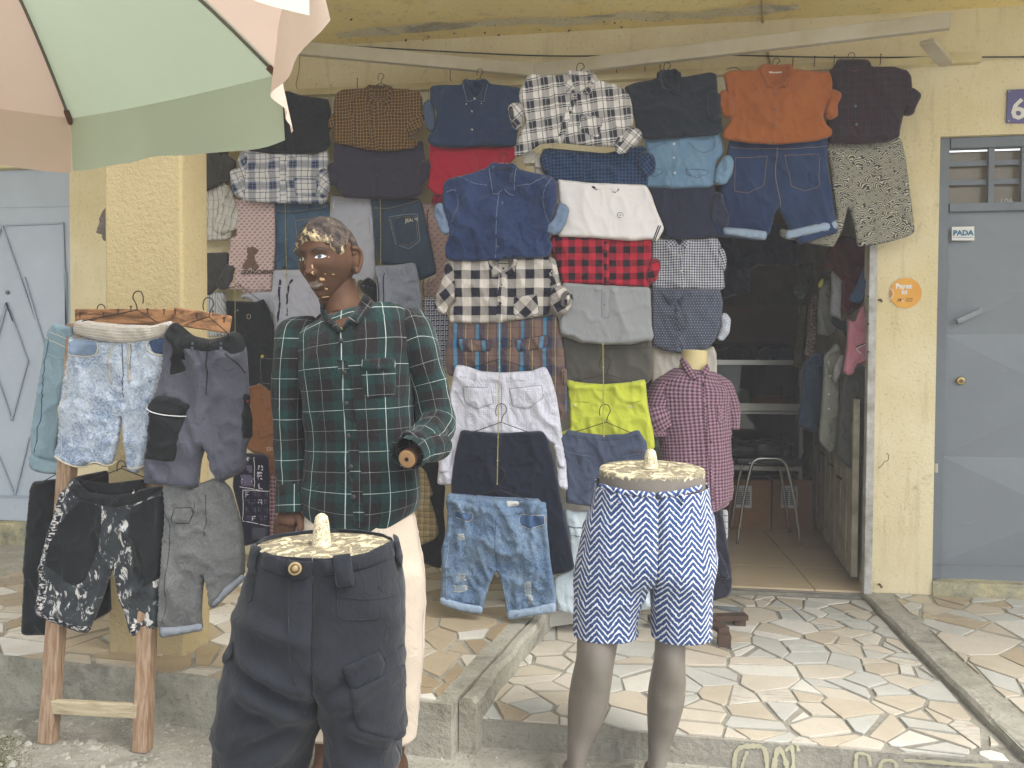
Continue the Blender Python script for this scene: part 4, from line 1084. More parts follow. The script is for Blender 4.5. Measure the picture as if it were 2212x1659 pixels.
# printed cloths
def waves():
    m = MT('black and cream wave print', .9, .15); uv0 = m.coord('UV')
    w = m.new('ShaderNodeTexNoise'); m.put(w, 'Vector', uv0); w.inputs['Scale'].default_value = 9; w.inputs['Detail'].default_value = 2
    mx = m.new('ShaderNodeVectorMath', operation='MULTIPLY_ADD'); m.l.new(w.outputs['Color'], mx.inputs[0]); mx.inputs[1].default_value = (.15,.10,0); m.l.new(uv0, mx.inputs[2])
    sp = m.new('ShaderNodeSeparateXYZ'); m.l.new(mx.outputs[0], sp.inputs[0]); u, v = sp.outputs[0], sp.outputs[1]
    R, dx, dy = .036, .066, .022
    row0 = m.math('FLOOR', m.math('MULTIPLY_ADD', v, 1/dy, 50)); k = None
    for n in range(2):
        r = m.math('SUBTRACT', row0, n); fv = m.math('SUBTRACT', m.math('MULTIPLY_ADD', v, 1/dy, 50), r)
        off = m.math('MULTIPLY', r, .5)
        fu = m.math('SUBTRACT', m.math('FRACT', m.math('ADD', m.math('MULTIPLY_ADD', u, 1/dx, 50), off)), .5)
        d = m.math('SQRT', m.math('ADD', m.math('POWER', m.math('MULTIPLY', fu, dx), 2), m.math('POWER', m.math('MULTIPLY', fv, dy), 2)))
        ring = m.step(m.math('SINE', m.math('MULTIPLY', d, 2*math.pi/.0078)), -.1, .7)
        ring = m.math('MULTIPLY', ring, m.step(m.math('ABSOLUTE', m.math('SUBTRACT', d, R-.001)), .0013, .0006))
        ring = m.math('MAXIMUM', ring, m.math('SUBTRACT', 1, m.step(m.math('ABSOLUTE', m.math('SUBTRACT', d, R-.0035)), .0016, .0008)))
        if k is None: k = ring
        else:
            ins = m.math('LESS_THAN', d, R); mm_ = m.math('MULTIPLY', ins, ring); k = m.math('ADD', mm_, m.math('MULTIPLY', m.math('SUBTRACT', 1, ins), k))
    k = m.math('MULTIPLY', k, m.step(m.noise(uv0, 46, 2), .36, .05))
    m.color(m.mix(k, al((44,44,48)), al((196,192,170)))); cloth_bump(m, .4); MATS['w'] = m.m; return m.m
f_waves = waves()
def chevron():
    m = MT('blue and white zigzag print', .9, .15); u, v, uv = uvsplit(m)
    wob = m.math('MULTIPLY', m.math('SUBTRACT', m.noise(uv, 100, 2, .5), .5), .0120)
    per, amp, line = .068, .034, .0200
    t = m.math('PINGPONG', m.math('ADD', u, 5.0), per/2)
    y = m.math('ADD', m.math('ADD', v, m.math('MULTIPLY', t, 1.15)), wob)
    f = m.math('FRACT', m.math('MULTIPLY_ADD', y, 1/line, 50)); d = m.math('ABSOLUTE', m.math('SUBTRACT', f, .5))
    k = m.math('SUBTRACT', 1, m.step(d, .16, .08))
    m.color(m.mix(k, al((56,82,132)), al((232,234,240)))); cloth_bump(m, .4, 20); MATS['c'] = m.m; return m.m
f_chev = chevron()
def mono(name, base, ink, p, ring=True):
    """small repeating monogram lattice: linked rings on a diagonal dotted trellis"""
    m = MT(name, .9, .15); u, v, uv = uvsplit(m)
    def cell(ou, ov):
        fu = m.math('SUBTRACT', m.math('FRACT', m.math('MULTIPLY_ADD', u, 1/p, 50+ou)), .5); fv = m.math('SUBTRACT', m.math('FRACT', m.math('MULTIPLY_ADD', v, 1/p, 50+ov)), .5); return fu, fv
    tot = None
    for ou, ov in ((0, 0), (.5, .5)):
        fu, fv = cell(ou, ov)
        for dx in (-.09, .09):
            d = m.math('SQRT', m.math('ADD', m.math('POWER', m.math('ADD', fu, dx), 2), m.math('POWER', fv, 2)))
            k = m.math('SUBTRACT', 1, m.step(m.math('ABSOLUTE', m.math('SUBTRACT', d, .11)), .035, .03)); tot = k if tot is None else m.math('MAXIMUM', tot, k)
    fu, fv = cell(.25, .25)
    dg = m.math('ABSOLUTE', m.math('SUBTRACT', m.math('ABSOLUTE', fu), m.math('ABSOLUTE', fv)))
    k = m.math('MULTIPLY', m.math('SUBTRACT', 1, m.step(dg, .025, .03)), .35)
    tot = m.math('MAXIMUM', tot, k)
    m.color(m.mix(tot, al(base), al(ink))); cloth_bump(m, .3); MATS[name] = m.m; return m.m
f_pinkm = mono('pink monogram print', (222,194,188), (122,84,80), .030)
f_mauvem = mono('mauve lattice print', (168,142,134), (130,104,98), .036)
def basket():
    m = MT('navy white basket weave', .9, .15); u, v, uv = uvsplit(m); p = .026
    def ln(x, y, o):
        f = m.math('FRACT', m.math('MULTIPLY_ADD', x, 1/p, 50+o)); d = m.math('ABSOLUTE', m.math('SUBTRACT', f, .5))
        g = m.math('FRACT', m.math('MULTIPLY_ADD', y, 1/p, 50+o*.5)); return m.math('MULTIPLY', m.math('SUBTRACT', 1, m.step(d, .09, .05)), m.step(m.math('ABSOLUTE', m.math('SUBTRACT', g, .5)), .1, .05))
    k = m.math('MAXIMUM', m.math('MAXIMUM', ln(u, v, 0), ln(v, u, .25)), m.math('MAXIMUM', ln(u, v, .4), ln(v, u, .7)))
    m.color(m.mix(k, al((24,26,52)), al((196,198,214)))); cloth_bump(m, .4); MATS['bk'] = m.m; return m.m
f_basket = basket()
def splash():
    m = MT('dark cloth with white paint splashes', .9, .15); v = m.coord('Object'); q = m.map(v, (1.7, 1, .85), (0, .35, 0))
    a = m.noise(q, 22, 5, .62, 1.2); b = m.noise(v, 9, 3, .6); k = m.math('MULTIPLY', m.step(a, .56, .03), m.step(b, .48, .06))
    g = m.noise(v, 13, 4, .6); base = m.mix(m.step(g, .5, .2), al((66,72,74)), al((50,54,60)))
    m.color(m.mix(k, base, al((216,214,210)))); cloth_bump(m, .5); MATS['sp'] = m.m; return m.m
f_splash = splash()
def grad(name, c0, c1, thr=.5):
    m = MT(name, .9, .15); v = m.coord('Object'); a = m.noise(m.map(v, (1,1,2.4)), 60, 4, .6); k = m.step(a, thr, .06)
    m.color(m.mix(k, al(c0), al(c1))); cloth_bump(m, .4); MATS[name] = m.m; return m.m
f_rough = grad('rough black and white edge print', (28,28,44), (214,212,206), .52)
f_bag = grad('black cloth with white slogans', (30,30,36), (190,190,196), .66)
f_acid = denim('acid washed denim', (84,116,160), (206,217,230), .5, 5, acid=.7, bump=.7)
f_palejean = denim('pale green blue denim', (128,156,170), (164,184,190), .5, 4)
f_greyjean = denim('washed grey denim', (96,98,98), (158,160,158), .75, 4, acid=.2, bump=.6)
f_rib = fab('pale ribbed jersey', (196,190,182), (206,200,194), .5)
f_blk2 = fab('black work cloth', (34,36,38), (40,42,44), .4, 18)

def hk(n, x, y, w, h, Y, what):      # short hook showing above a collar
    return hanger(n, (x, y), (x-w, y+h+20), (x+w, y+h+20), Y, 'wire hanger holding the '+what, (x, y+h))

# ================================================================ left column behind the pillar
g = G('shirt', 'blue flannel check shirt half hidden by the pillar, topmost of its column', 'shirt', 1, 3.92, f_bluecheck, [(1180,860),(1300,850),(1400,850),(1480,845),(1482,900),(1450,935),(1410,948),(1300,940),(1180,930)])
g = G('shirt', 'dark olive shirt with its sleeve folded in, beside the pillar', 'shirt', 1, 3.95, f_khakid, [(1150,930),(1330,935),(1430,940),(1425,985),(1400,1060),(1395,1150),(1300,1195),(1150,1190)], wr=.006)
g.sleeve([(1400,960),(1440,985),(1478,1010),(1480,1050),(1450,1100),(1430,1150),(1390,1140),(1370,1100),(1385,1030)])
g = G('shirt', 'white shirt with dark brown window lines hanging beside the pillar', 'shirt', 1, 3.98, f_wstripe, [(1150,1180),(1300,1190),(1400,1150),(1440,1200),(1450,1490),(1400,1505),(1150,1510)], wr=.005)
g.sleeve([(1405,1140),(1450,1170),(1490,1290),(1532,1420),(1440,1450),(1390,1480),(1335,1440),(1360,1350),(1395,1260)], uvr=-18)
g = G('jacket', 'charcoal garment with a rolled sleeve hanging low beside the pillar', 'jacket', 17, 3.99, f_dkgrey, [(40,-260),(290,-270),(310,-200),(300,-20),(180,110),(90,195),(40,190)], wr=.005)
g.sleeve([(290,-150),(360,-130),(380,-80),(330,80),(260,140),(190,130),(160,85),(230,-60)], dy=-.03)
g = G('shirt', 'pale grey striped shirt half hidden behind the wooden rack', 'shirt', 17, 4.0, f_pstripe, [(60,190),(180,160),(255,165),(270,230),(280,400),(285,640),(80,660)], wr=.005)
g.sleeve([(200,170),(250,165),(282,420),(285,520),(230,450),(160,300),(190,220)], uvr=30)

# ================================================================ second column
g = G('shirt', 'plain black shirt with its top under the parasol edge', 'shirt', 1, 3.87, f_black, [(1475,855),(1500,760),(1560,640),(1640,590),(1810,572),(1880,600),(2060,625),(2074,700),(2062,850),(2072,900),(2050,940),(1960,965),(1700,962),(1560,942),(1500,885)], bulge=.03)
g.btn([(1757,877),(1775,760)], 'dark')
g = G('shirt', 'blue and white flannel plaid shirt with rolled sleeves below the black shirt', 'shirt', 1, 3.90, f_bwplaid, [(1530,930),(2050,930),(2062,1000),(2055,1240),(2030,1278),(1700,1272),(1520,1258),(1530,1100)], bulge=.03)
g.sleeve([(1515,950),(1550,950),(1540,1230),(1515,1245),(1475,1225),(1455,1180),(1445,1080),(1470,1058),(1500,1060),(1492,1000)], uvr=25)
g.sleeve([(2005,1070),(2035,1055),(2062,1085),(2068,1200),(2045,1235),(2010,1242),(1990,1195),(2010,1140),(1985,1100)], dy=-.02, uvr=50)
g.placket([(1790,965),(1780,1130),(1770,1270)], 22); g.btn([(1780,1135),(1768,1238),(1790,1020)], 'grey')
g.flat('collar_leaf', [(1740,960),(1800,960),(1775,985),(1752,992)], uvr=40); g.flat('collar_leaf', [(1815,958),(1868,958),(1862,996),(1840,980)], uvr=-40)
g.pocket([(1850,1120),(1990,1125),(1985,1230),(1855,1225)], 'slate')

g = G('shorts', 'pink monogram print shorts with a brown teddy bear and GONGCHENG lettering', 'shorts', 5, 3.97, f_pinkm, [(430,165),(560,175),(720,195),(722,500),(712,700),(700,840),(600,838),(500,835),(385,825),(388,560),(400,450),(440,440),(450,300)], wr=.004)
g.flat('hem', [(468,828),(700,840),(640,852),(540,860),(480,848)])
bear = paint('brown felt applique', (128,100,82), .95, .1); ink = paint('dark brown print', (62,46,44), .8, .05)
def blob(cx, cy, rx, ry, a=0, n=16):
    return [(cx+rx*math.cos(t)*math.cos(a)-ry*math.sin(t)*math.sin(a), cy+rx*math.cos(t)*math.sin(a)+ry*math.sin(t)*math.cos(a)) for t in [2*math.pi*k/n for k in range(n)]]
for q in ((553,548,42,34),(524,530,14,14),(590,545,13,14),(545,588,34,28),(540,632,46,36),(510,655,30,28),(572,660,32,26)):
    g.flat('bear_applique', blob(*q), bear, bulge=.004, step=.006)
g.flat('bear_eye_band', [(528,544),(575,540),(575,550),(528,555)], fab('bear band', (210,190,176)))
sp_ = conform(g.body, [K(5, (480, 718))], .004)[0]
text('GONGCHENG', sp_, .034, ink, g.t, bold=.0008, sx=.86)
disc(conform(g.body, [K(5,(472,212))], .001)[0], (0,-1,0), .006, .003, 12).build('eyelet', btn['white'], g.t)

g = G('jeans_shorts', 'washed blue denim shorts hanging back to front behind the mannequin head', 'shorts', 5, 3.985, f_jeanback, [(715,190),(1110,195),(1128,210),(1125,420),(1100,600),(1000,684),(900,682),(810,684),(800,655),(790,684),(710,680),(722,500)], wr=.004)
g.seam([(722,262),(800,270),(960,258),(1115,232)], 'dark', .0014); g.seam([(722,248),(800,256),(960,245),(1115,218)], 'tan')
g.seam([(800,200),(803,420),(806,680)], 'dark', .0016)
g.pocket([(870,320),(1060,308),(1070,470),(980,540),(885,480)], 'tan')
g = G('sweat_shorts', 'pale grey marl sweat shorts with long dark drawcords behind the mannequin', 'shorts', 5, 3.94, f_ltsweat, [(712,686),(900,684),(1010,690),(1060,720),(1120,1000),(1100,1250),(700,1250),(712,1100),(705,1010),(560,915),(500,880),(490,905),(470,870),(520,855),(700,845)], wr=.005)
g.flat('waistband', [(712,688),(900,684),(1010,692),(1030,735),(900,740),(712,742)], wr=.002)
g.flat('neck_label', [(762,698),(856,698),(856,712),(762,712)], lab_black)
cord = fab('dark navy cord', (38,38,56))
g.flat('drawcord', [(752,742),(768,760),(765,860),(752,1060),(740,1085),(736,1060),(748,900)], cord, bulge=.006)
g.flat('drawcord', [(860,745),(858,765),(832,790),(822,900),(818,1035),(806,1020),(808,880),(815,800),(835,760)], cord, bulge=.006)
g = G('cargo_shorts', 'black cargo trousers with a metal ring and small yellow tag behind the rack', 'trousers', 17, 3.90, f_blk2, [(270,262),(440,268),(600,275),(680,240),(690,262),(740,350),(790,520),(812,720),(815,900),(812,1260),(500,1190),(380,1000),(290,800),(285,420)], wr=.004)
Y_ = 3.86
rgp = conform(g.body, [K(17, q) for q in blob(527,434,25,25,0,14)+[(552,434)]], .004); MB().tube(rgp, .0014, 5).build('metal_ring', arm_m, g.t)
g.flat('waist_tag', [(642,852),(684,852),(684,886),(642,886)], paint('yellow tag', (222,186,40), .6, .05)); g.btn([(397,364)], 'grey', .006)
g.pocket([(640,890),(810,900),(812,1180),(650,1160)], 'grey')
g = G('shorts', 'caramel brown cargo shorts with a flap pocket between rack and mannequin', 'shorts', 18, 3.78, f_brownc, [(330,95),(430,75),(455,52),(520,100),(575,145),(590,300),(612,470),(635,700),(645,960),(560,990),(540,860),(520,780),(420,770),(320,700),(300,400)], wr=.006)
for k in range(6):
    g.seam([(350+k*24, 110-k*6),(352+k*24, 160-k*4),(360+k*22, 200-k*4)], fab('brown thread', (104,66,38)), .0018)
g.pocket([(445,205),(470,170),(510,240),(550,320),(500,330),(455,300)], fab('brown thread', (104,66,38)))
g.pocket([(447,512),(620,460),(630,575),(460,622)], fab('brown thread', (104,66,38)), bulge=.008)
sp_ = conform(g.body, [K(18, (530, 742))], .006)[0]; text('ESCTR', sp_, .030, paint('faded print', (196,164,140), .9, .05), g.t, 'lettering', ang=.12, bold=.0006)
g = G('shorts', 'navy shorts printed with white and violet block letters below the caramel shorts', 'shorts', 18, 3.74, fab('navy print ground', (26,26,44)), [(320,765),(500,775),(545,800),(560,1000),(556,1300),(560,1640),(300,1700),(270,1400),(190,1100),(200,980),(250,940)], wr=.004)
vio = fab('violet grey print', (100,92,116)); wht = fab('white print cloth', (212,210,218))
def stencil(s, glyph, x, y, w, h, mat):
    """letters made of bars, laid on the cloth"""
    t = {'E': [(0,0,.3,1),(0,0,1,.22),(0,.4,.9,.6),(0,.78,1,1)], 'F': [(0,0,.3,1),(0,0,1,.22),(0,.42,.85,.64)], 'L': [(0,0,.3,1),(0,.78,1,1)], 'N': [(0,0,.28,1),(.72,0,1,1),(.2,.1,.8,.34)], 'H': [(0,0,.28,1),(.72,0,1,1),(.2,.4,.8,.62)], 'Z': [(.7,0,1,1),(0,0,1,.22),(0,.4,.9,.6)], 'I': [(.3,0,.7,1)]}[glyph]
    for a, b, c, d in t: s.flat('print', [(x+a*w, y+b*h), (x+c*w, y+b*h), (x+c*w, y+d*h), (x+a*w, y+d*h)], mat, bulge=.0014, edge=.002, wr=0, rnd=0, step=.012)
stencil(g, 'N', 450, 880, 50, 60, wht); stencil(g, 'E', 440, 950, 55, 80, wht); stencil(g, 'L', 440, 1070, 55, 60, wht)
g.flat('print_panel', [(275,975),(412,985),(408,1100),(272,1090)], vio, bulge=.0012, wr=0, rnd=0, step=.014)
stencil(g, 'N', 285, 1010, 30, 70, wht); stencil(g, 'E', 322, 1010, 45, 75, wht); stencil(g, 'H', 375, 1030, 30, 40, wht)
g.flat('print_panel', [(335,880),(390,885),(385,960),(330,955)], vio, bulge=.0012, wr=0, rnd=0, step=.014); stencil(g, 'F', 340, 800, 50, 55, wht)
for r_ in range(4):
    for c_ in range(4):
        stencil(g, 'FZFZ'[(r_+c_)%4], 312+c_*62, 1150+r_*82, 46, 62, vio if (r_*3+c_)%5 else wht)
g.flat('print_panel', [(390,1510),(540,1520),(540,1640),(385,1630)], fab('grey scribble print', (70,70,84)), bulge=.0012, wr=0, rnd=0)
for a, b in (((295,1135),(555,1150)), ((295,1135),(285,1440)), ((285,1450),(556,1500)), ((415,800),(405,1110)), ((265,1100),(500,1150))):
    g.seam([a, b], 'white', .002, None, False, 'print_line')
g = G('shorts', 'red and white madras check shorts just behind the mannequin hand', 'shorts', 18, 3.88, f_redplaid, [(560,990),(645,970),(960,960),(975,1060),(940,1300),(905,1560),(560,1600)], wr=.004)

# ================================================================ third column
g = G('shirt', 'brown and mustard small grid check shirt with a button collar', 'shirt', 2, 3.86, f_brown, [(255,492),(300,472),(450,464),(490,440),(620,440),(660,466),(760,470),(855,488),(875,540),(880,640),(850,740),(775,785),(800,830),(845,850),(830,895),(700,918),(560,920),(450,905),(300,872),(238,860),(230,790),(240,700),(228,640),(232,560)], bulge=.034, wr=.006)
g.sleeve([(228,640),(200,680),(188,725),(200,760),(245,745),(250,680)], dy=.0); g.sleeve([(875,620),(890,700),(850,770),(795,812),(750,775),(790,700),(850,650)], uvr=25)
g.collar(562, 425, 88, 26, 560, 62, 590, inner=f_brown); g.placket([(540,560),(520,730),(500,910)], 20); g.btn([(545,605),(512,715),(505,842)], 'dark', .006)
hk(2, 575, 352, 40, 70, 3.87, 'brown grid check shirt')
g = G('shirt', 'dark plum plain shirt with rolled sleeves under the brown check shirt', 'shirt', 2, 3.90, f_plum, [(235,850),(560,905),(840,850),(880,850),(893,960),(890,1100),(870,1240),(800,1268),(560,1272),(300,1258),(240,1180),(230,950)], bulge=.034)
g.sleeve([(250,1000),(200,1010),(184,1045),(195,1165),(260,1180),(275,1100)], dy=-.01); g.sleeve([(880,980),(915,990),(938,1020),(920,1120),(870,1175),(835,1150),(850,1060)], dy=-.015)
g.placket([(562,935),(545,1100),(535,1268)], 16); g.btn([(558,982),(541,1096),(537,1216)], 'brown', .005)
g.flat('collar_leaf', [(555,925),(568,950),(560,970),(545,940)])
g = G('sweat_trousers', 'light lilac grey sweat trousers with a white drawcord behind the mannequin', 'trousers', 5, 3.97, f_ltsweat, [(1130,140),(1180,145),(1425,150),(1440,300),(1452,500),(1455,700),(1450,760),(1330,760),(1300,900),(1150,900),(1120,400)], wr=.004)
g.flat('waistband', [(1130,145),(1425,152),(1428,180),(1133,188)], wr=.003); g.seam([(1150,232),(1150,195),(1162,172),(1178,182)], 'white', .003, None, True, 'drawcord'); g.seam([(1405,300),(1415,400),(1412,430)], 'grey')
g = G('jeans_shorts', 'dark denim shorts with a frayed hem and a stitched back pocket reading JEANS', 'shorts', 5, 3.95, f_jeandark, [(1430,160),(1500,165),(1780,160),(1800,240),(1840,400),(1900,710),(1820,745),(1780,765),(1700,650),(1500,640),(1470,600),(1452,400)], wr=.004)
o = g.pocket([(1552,295),(1765,275),(1782,470),(1700,530),(1600,495)], 'pale'); g.seam([(1566,312),(1755,292),(1768,462),(1698,512),(1610,480),(1566,312)], 'tan', .0009, o, False, 'stitching')
g.seam([(1440,235),(1560,230),(1700,200),(1780,170)], 'tan', .0013); g.seam([(1490,165),(1500,400),(1495,640)], 'dark', .0016)
sp_ = conform(g.body, [K(5, (1680, 340))], .008)[0]; text('JEANS', sp_, .026, thread['cream'], g.t, 'lettering', ang=.08, bold=.0005)
R_ = random.Random(8)
for k in range(16):
    x = 1790+k*7; q = (x, 760-(x-1790)*.42); p_ = onY(*K(5, q), 3.94); MB().tube([p_, p_+Vector((R_.uniform(-.006,.006), 0, -R_.uniform(.012,.03)))], .0011, 4).build('frayed_thread', thread['cream'], g.t)
g = G('sweat_shorts', 'blue grey crumpled sweat shorts with dark drawcords right of the mannequin head', 'shorts', 5, 3.91, f_sweat2, [(1455,655),(1600,650),(1745,632),(1765,700),(1790,850),(1812,1070),(1780,1090),(1470,1000),(1470,800)], wr=.007, ws=.05)
g.flat('waistband', [(1455,657),(1600,652),(1745,634),(1762,705),(1600,725),(1458,735)], wr=.003)
for q in ([(1466,712),(1478,760),(1482,900),(1484,960)], [(1535,710),(1520,740),(1518,850),(1515,940)]): g.seam(q, cord, .0032, None, True, 'drawcord')
g.seam([(1740,770),(1755,850),(1765,905)], 'grey', .0014)
g = G('shorts', 'black shorts with small white slogans peeping out beside the neck', 'shorts', 5, 3.93, f_bag, [(1340,790),(1400,738),(1450,770),(1480,850),(1470,930),(1400,880),(1350,830)])

# ================================================================ fourth column
g = G('shirt', 'navy blue button down shirt with white buttons and a chest pocket', 'shirt', 2, 3.85, f_navy, [(940,450),(1000,440),(1160,440),(1190,400),(1340,395),(1370,430),(1590,460),(1620,520),(1600,700),(1570,800),(1560,885),(1300,885),(1100,895),(960,885),(915,850),(930,800),(975,760),(985,640),(935,540)], bulge=.034)
g.sleeve([(930,540),(960,600),(975,700),(972,770),(940,785),(905,740),(880,620),(890,570)], dy=.0, mat=fab('navy lining',(84,100,130)), uvr=10)
g.collar(1265, 385, 90, 26, 530, 60, 578, k='pale', lab=lab_black, inner=f_navy); g.placket([(1252,545),(1245,700),(1215,888)], 20, k=None) if False else g.placket([(1252,545),(1243,700),(1225,888)], 20)
g.btn([(1247,632),(1241,767),(1258,537)], 'white', .0062); g.btn([(1199,575),(1311,573)], 'white', .0035); g.pocket([(1310,765),(1480,768),(1475,860),(1318,858)], 'blue')
hk(2, 1300, 318, 40, 70, 3.86, 'navy button down shirt')
g = G('shirt', 'bright red shirt squeezed behind the indigo denim shirt', 'shirt', 2, 3.90, f_red, [(930,870),(1250,890),(1550,890),(1560,960),(1450,1080),(1350,1150),(1040,1160),(1030,1245),(980,1240),(920,1190),(928,1080),(932,960)], bulge=.03)
g.p('tail', [(960,1240),(1030,1245),(1030,1305),(945,1308),(950,1270)], fab('dark red cotton', (132,22,48)), .02)
g.placket([(1275,890),(1275,1080)], 14); g.btn([(1277,915),(1275,983),(1272,1056)], 'brown', .005); g.flat('collar_leaf', [(1180,895),(1250,900),(1215,938)])
g = G('shorts', 'mauve shorts with a faint lattice monogram left of the indigo shirt', 'shorts', 5, 3.965, f_mauvem, [(1790,205),(1880,200),(1900,230),(1990,430),(1985,600),(1960,780),(1940,890),(1810,885),(1800,760),(1900,700),(1850,450)], wr=.004)
g.seam([(1850,240),(1835,290),(1845,380)], fab('brown cord', (84,52,44)), .0035, None, True, 'drawcord')
g = G('shorts', 'navy shorts with a white basket weave print right of the mannequin shoulder', 'shorts', 19, 3.93, f_basket, [(185,430),(300,430),(420,600),(430,700),(410,1000),(395,1110),(340,1110),(200,1000),(200,620)], wr=.003)
g = G('shirt', 'dark rust garment glimpsed below the basket weave shorts', 'shirt', 19, 3.96, fab('dark rust', (104,50,38)), [(340,1100),(400,1105),(405,1290),(420,1310),(400,1360),(340,1300)])

# ================================================================ middle column on the open door
g = G('denim_shirt', 'crumpled indigo denim shirt with pale turned up cuffs hanging on the open door', 'shirt', 6, 3.24, f_indigo, [(120,230),(150,205),(300,170),(420,130),(470,85),(620,90),(660,135),(780,165),(900,185),(940,225),(945,330),(925,450),(880,560),(885,640),(910,700),(880,765),(840,775),(640,785),(420,800),(180,800),(130,780),(125,700),(160,600),(125,460),(105,340)], bulge=.042, wr=.008, ws=.055,
      folds=[((150,560),(500,700),.02,.008),((900,480),(560,330),.018,.007),((180,380),(430,520),.018,.007),((880,720),(600,560),.02,.008)][:0])
g.sleeve([(60,385),(105,378),(125,440),(150,520),(165,590),(140,610),(95,600),(65,520),(38,440)], dy=-.006, mat=f_indigo_in, wr=.006, ws=.03); g.sleeve([(950,378),(1000,390),(1030,420),(1010,510),(975,580),(920,615),(865,590),(880,540),(930,480)], dy=-.006, mat=f_indigo_in, wr=.006, ws=.03)
g.collar(545, 78, 98, 34, 272, 75, 335, k='pale', lab=lab_black, wr=0) if False else g.collar(545, 78, 98, 34, 272, 72, 332, k='pale', lab=lab_black)
g.placket([(540,300),(525,480),(510,790)], 22); g.seam([(516,300),(503,480),(490,780)], 'pale', .0008); g.btn([(535,375),(522,537),(515,697)], 'grey', .0068)
g.pocket([(625,535),(835,540),(830,720),(735,745),(640,715)], 'blue'); g.seam([(130,300),(205,290),(215,420),(170,520)], 'pale', .0008); g.seam([(905,195),(845,330),(850,430),(880,520)], 'pale', .0008)
g.seam([(215,180),(330,235),(430,250)], 'pale', .0008); g.seam([(860,190),(760,240),(650,250)], 'pale', .0008)
hanger(6, (549, 15), (460, 137), (618, 144), 3.205, 'wire hanger holding the crumpled indigo denim shirt', (549,118))
g = G('flannel_shirt', 'cream and navy buffalo check flannel shirt with rolled sleeves, below the denim shirt', 'shirt', 6, 3.27, f_buff, [(130,790),(440,780),(660,780),(880,770),(935,820),(945,960),(905,1060),(890,1130),(880,1190),(700,1225),(500,1255),(300,1255),(160,1252),(150,1160),(200,1090),(190,960),(125,850)], bulge=.036, wr=.005)
g.sleeve([(130,790),(165,830),(200,950),(185,1100),(140,1130),(130,1190),(80,1185),(45,1140),(60,1060),(90,980),(115,900)], uvr=40); g.sleeve([(880,770),(925,790),(945,880),(960,960),(975,1010),(905,1050),(880,900)], uvr=20)
g.sleeve([(905,1010),(960,985),(1020,1000),(1055,1060),(1045,1130),(1000,1190),(930,1185),(895,1120),(890,1060)], dy=-.03, name='rolled_cuff', uvr=30, wr=.004, ws=.03)
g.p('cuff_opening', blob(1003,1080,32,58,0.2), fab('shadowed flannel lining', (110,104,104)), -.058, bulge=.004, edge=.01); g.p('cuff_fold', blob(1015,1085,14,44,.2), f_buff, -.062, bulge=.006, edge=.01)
g.collar(545, 770, 100, 26, 885, 78, 925, lab=lab_black, inner=fab('flannel inside', (150,146,142))); g.placket([(545,900),(530,1080),(520,1252)], 24, uvo=(.0,.03)); g.btn([(540,978),(528,1115),(540,855)], 'dark', .0065)
g.pocket([(622,1065),(795,1048),(808,1185),(700,1222),(622,1190)], 'grey', uvr=45)
g = G('plaid_shorts', 'brown and turquoise plaid cargo shorts behind the white dotted shorts', 'shorts', 6, 3.285, f_bp, [(150,1230),(500,1250),(860,1215),(920,1190),(950,1230),(985,1450),(1005,1700),(1010,1900),(960,1990),(700,1700),(300,1700),(140,1630),(130,1500),(150,1330)], wr=.005)
g.pocket([(222,1372),(440,1382),(458,1400),(455,1465),(245,1465),(222,1430)], 'dark', uvr=4, bulge=.006); g.pocket([(635,1382),(870,1345),(882,1410),(850,1440),(660,1468),(640,1430)], 'dark', uvr=-6, bulge=.006)
g.p('cargo_pocket', [(975,1600),(1008,1590),(1015,1700),(985,1710)], None, -.02)
g = G('plaid_leg', 'lower leg of the plaid cargo shorts', 'shorts', 21, 3.34, f_bp, [(150,560),(240,575),(285,1000),(298,1150),(200,1210),(160,1100),(100,700)]) if False else None
g = G('dotted_shorts', 'white cargo shorts with tiny dots hanging in front of the plaid shorts', 'shorts', 21, 3.27, f_wdot, [], ) if False else None
q0 = [(985,790),(1000,790),(1040,803),(1085,806),(1150,802),(1178,792),(1190,815),(1202,860),(1212,930),(1222,1000),(1226,1060),(1205,1050),(1198,960),(1150,938),(1000,938),(985,990),(978,1048),(945,1045),(950,990),(962,930),(970,870),(978,820)]
g = G('dotted_shorts', 'white cargo shorts with tiny dots hanging in front of the plaid shorts', 'shorts', 0, 3.245, f_wdot, q0, wr=.005)
g.flat('waistband', [(985,792),(1040,804),(1085,807),(1150,803),(1178,794),(1184,812),(1150,822),(1085,828),(1030,824),(981,812)])
for x, y in ((1010,798),(1160,803)): g.flat('belt_loop', [(x-4,y-6),(x+4,y-6),(x+4,y+28),(x-4,y+28)])
g.pocket([(1000,835),(1060,838),(1066,872),(1030,884),(1002,868)], 'grey', bulge=.006); g.pocket([(1100,840),(1170,832),(1174,858),(1140,884),(1108,878)], 'grey', bulge=.006)
g.p('cargo_pocket', [(950,975),(975,970),(972,1020),(948,1022)], None, -.012, wr=.003); g.p('cargo_pocket', [(1196,960),(1214,965),(1222,1010),(1206,1010)], None, -.012, wr=.003)
seam(g.body, [(1085,828),(1084,860),(1083,935)], thread['grey'], .001)
g = G('trousers', 'dark navy twill shorts with back welt pockets above the ripped jeans', 'shorts', 12, 3.23, f_trous, [(348,12),(560,32),(832,18),(862,60),(905,220),(940,420),(990,650),(1025,840),(960,865),(885,875),(870,700),(800,560),(300,560),(290,330),(315,150)], wr=.004)
g.seam([(330,100),(560,112),(850,95)], 'dark', .0014); g.seam([(570,40),(575,300),(580,520)], 'dark', .0016); g.seam([(350,190),(500,215)], 'dark', .002); g.seam([(640,225),(840,180)], 'dark', .002)
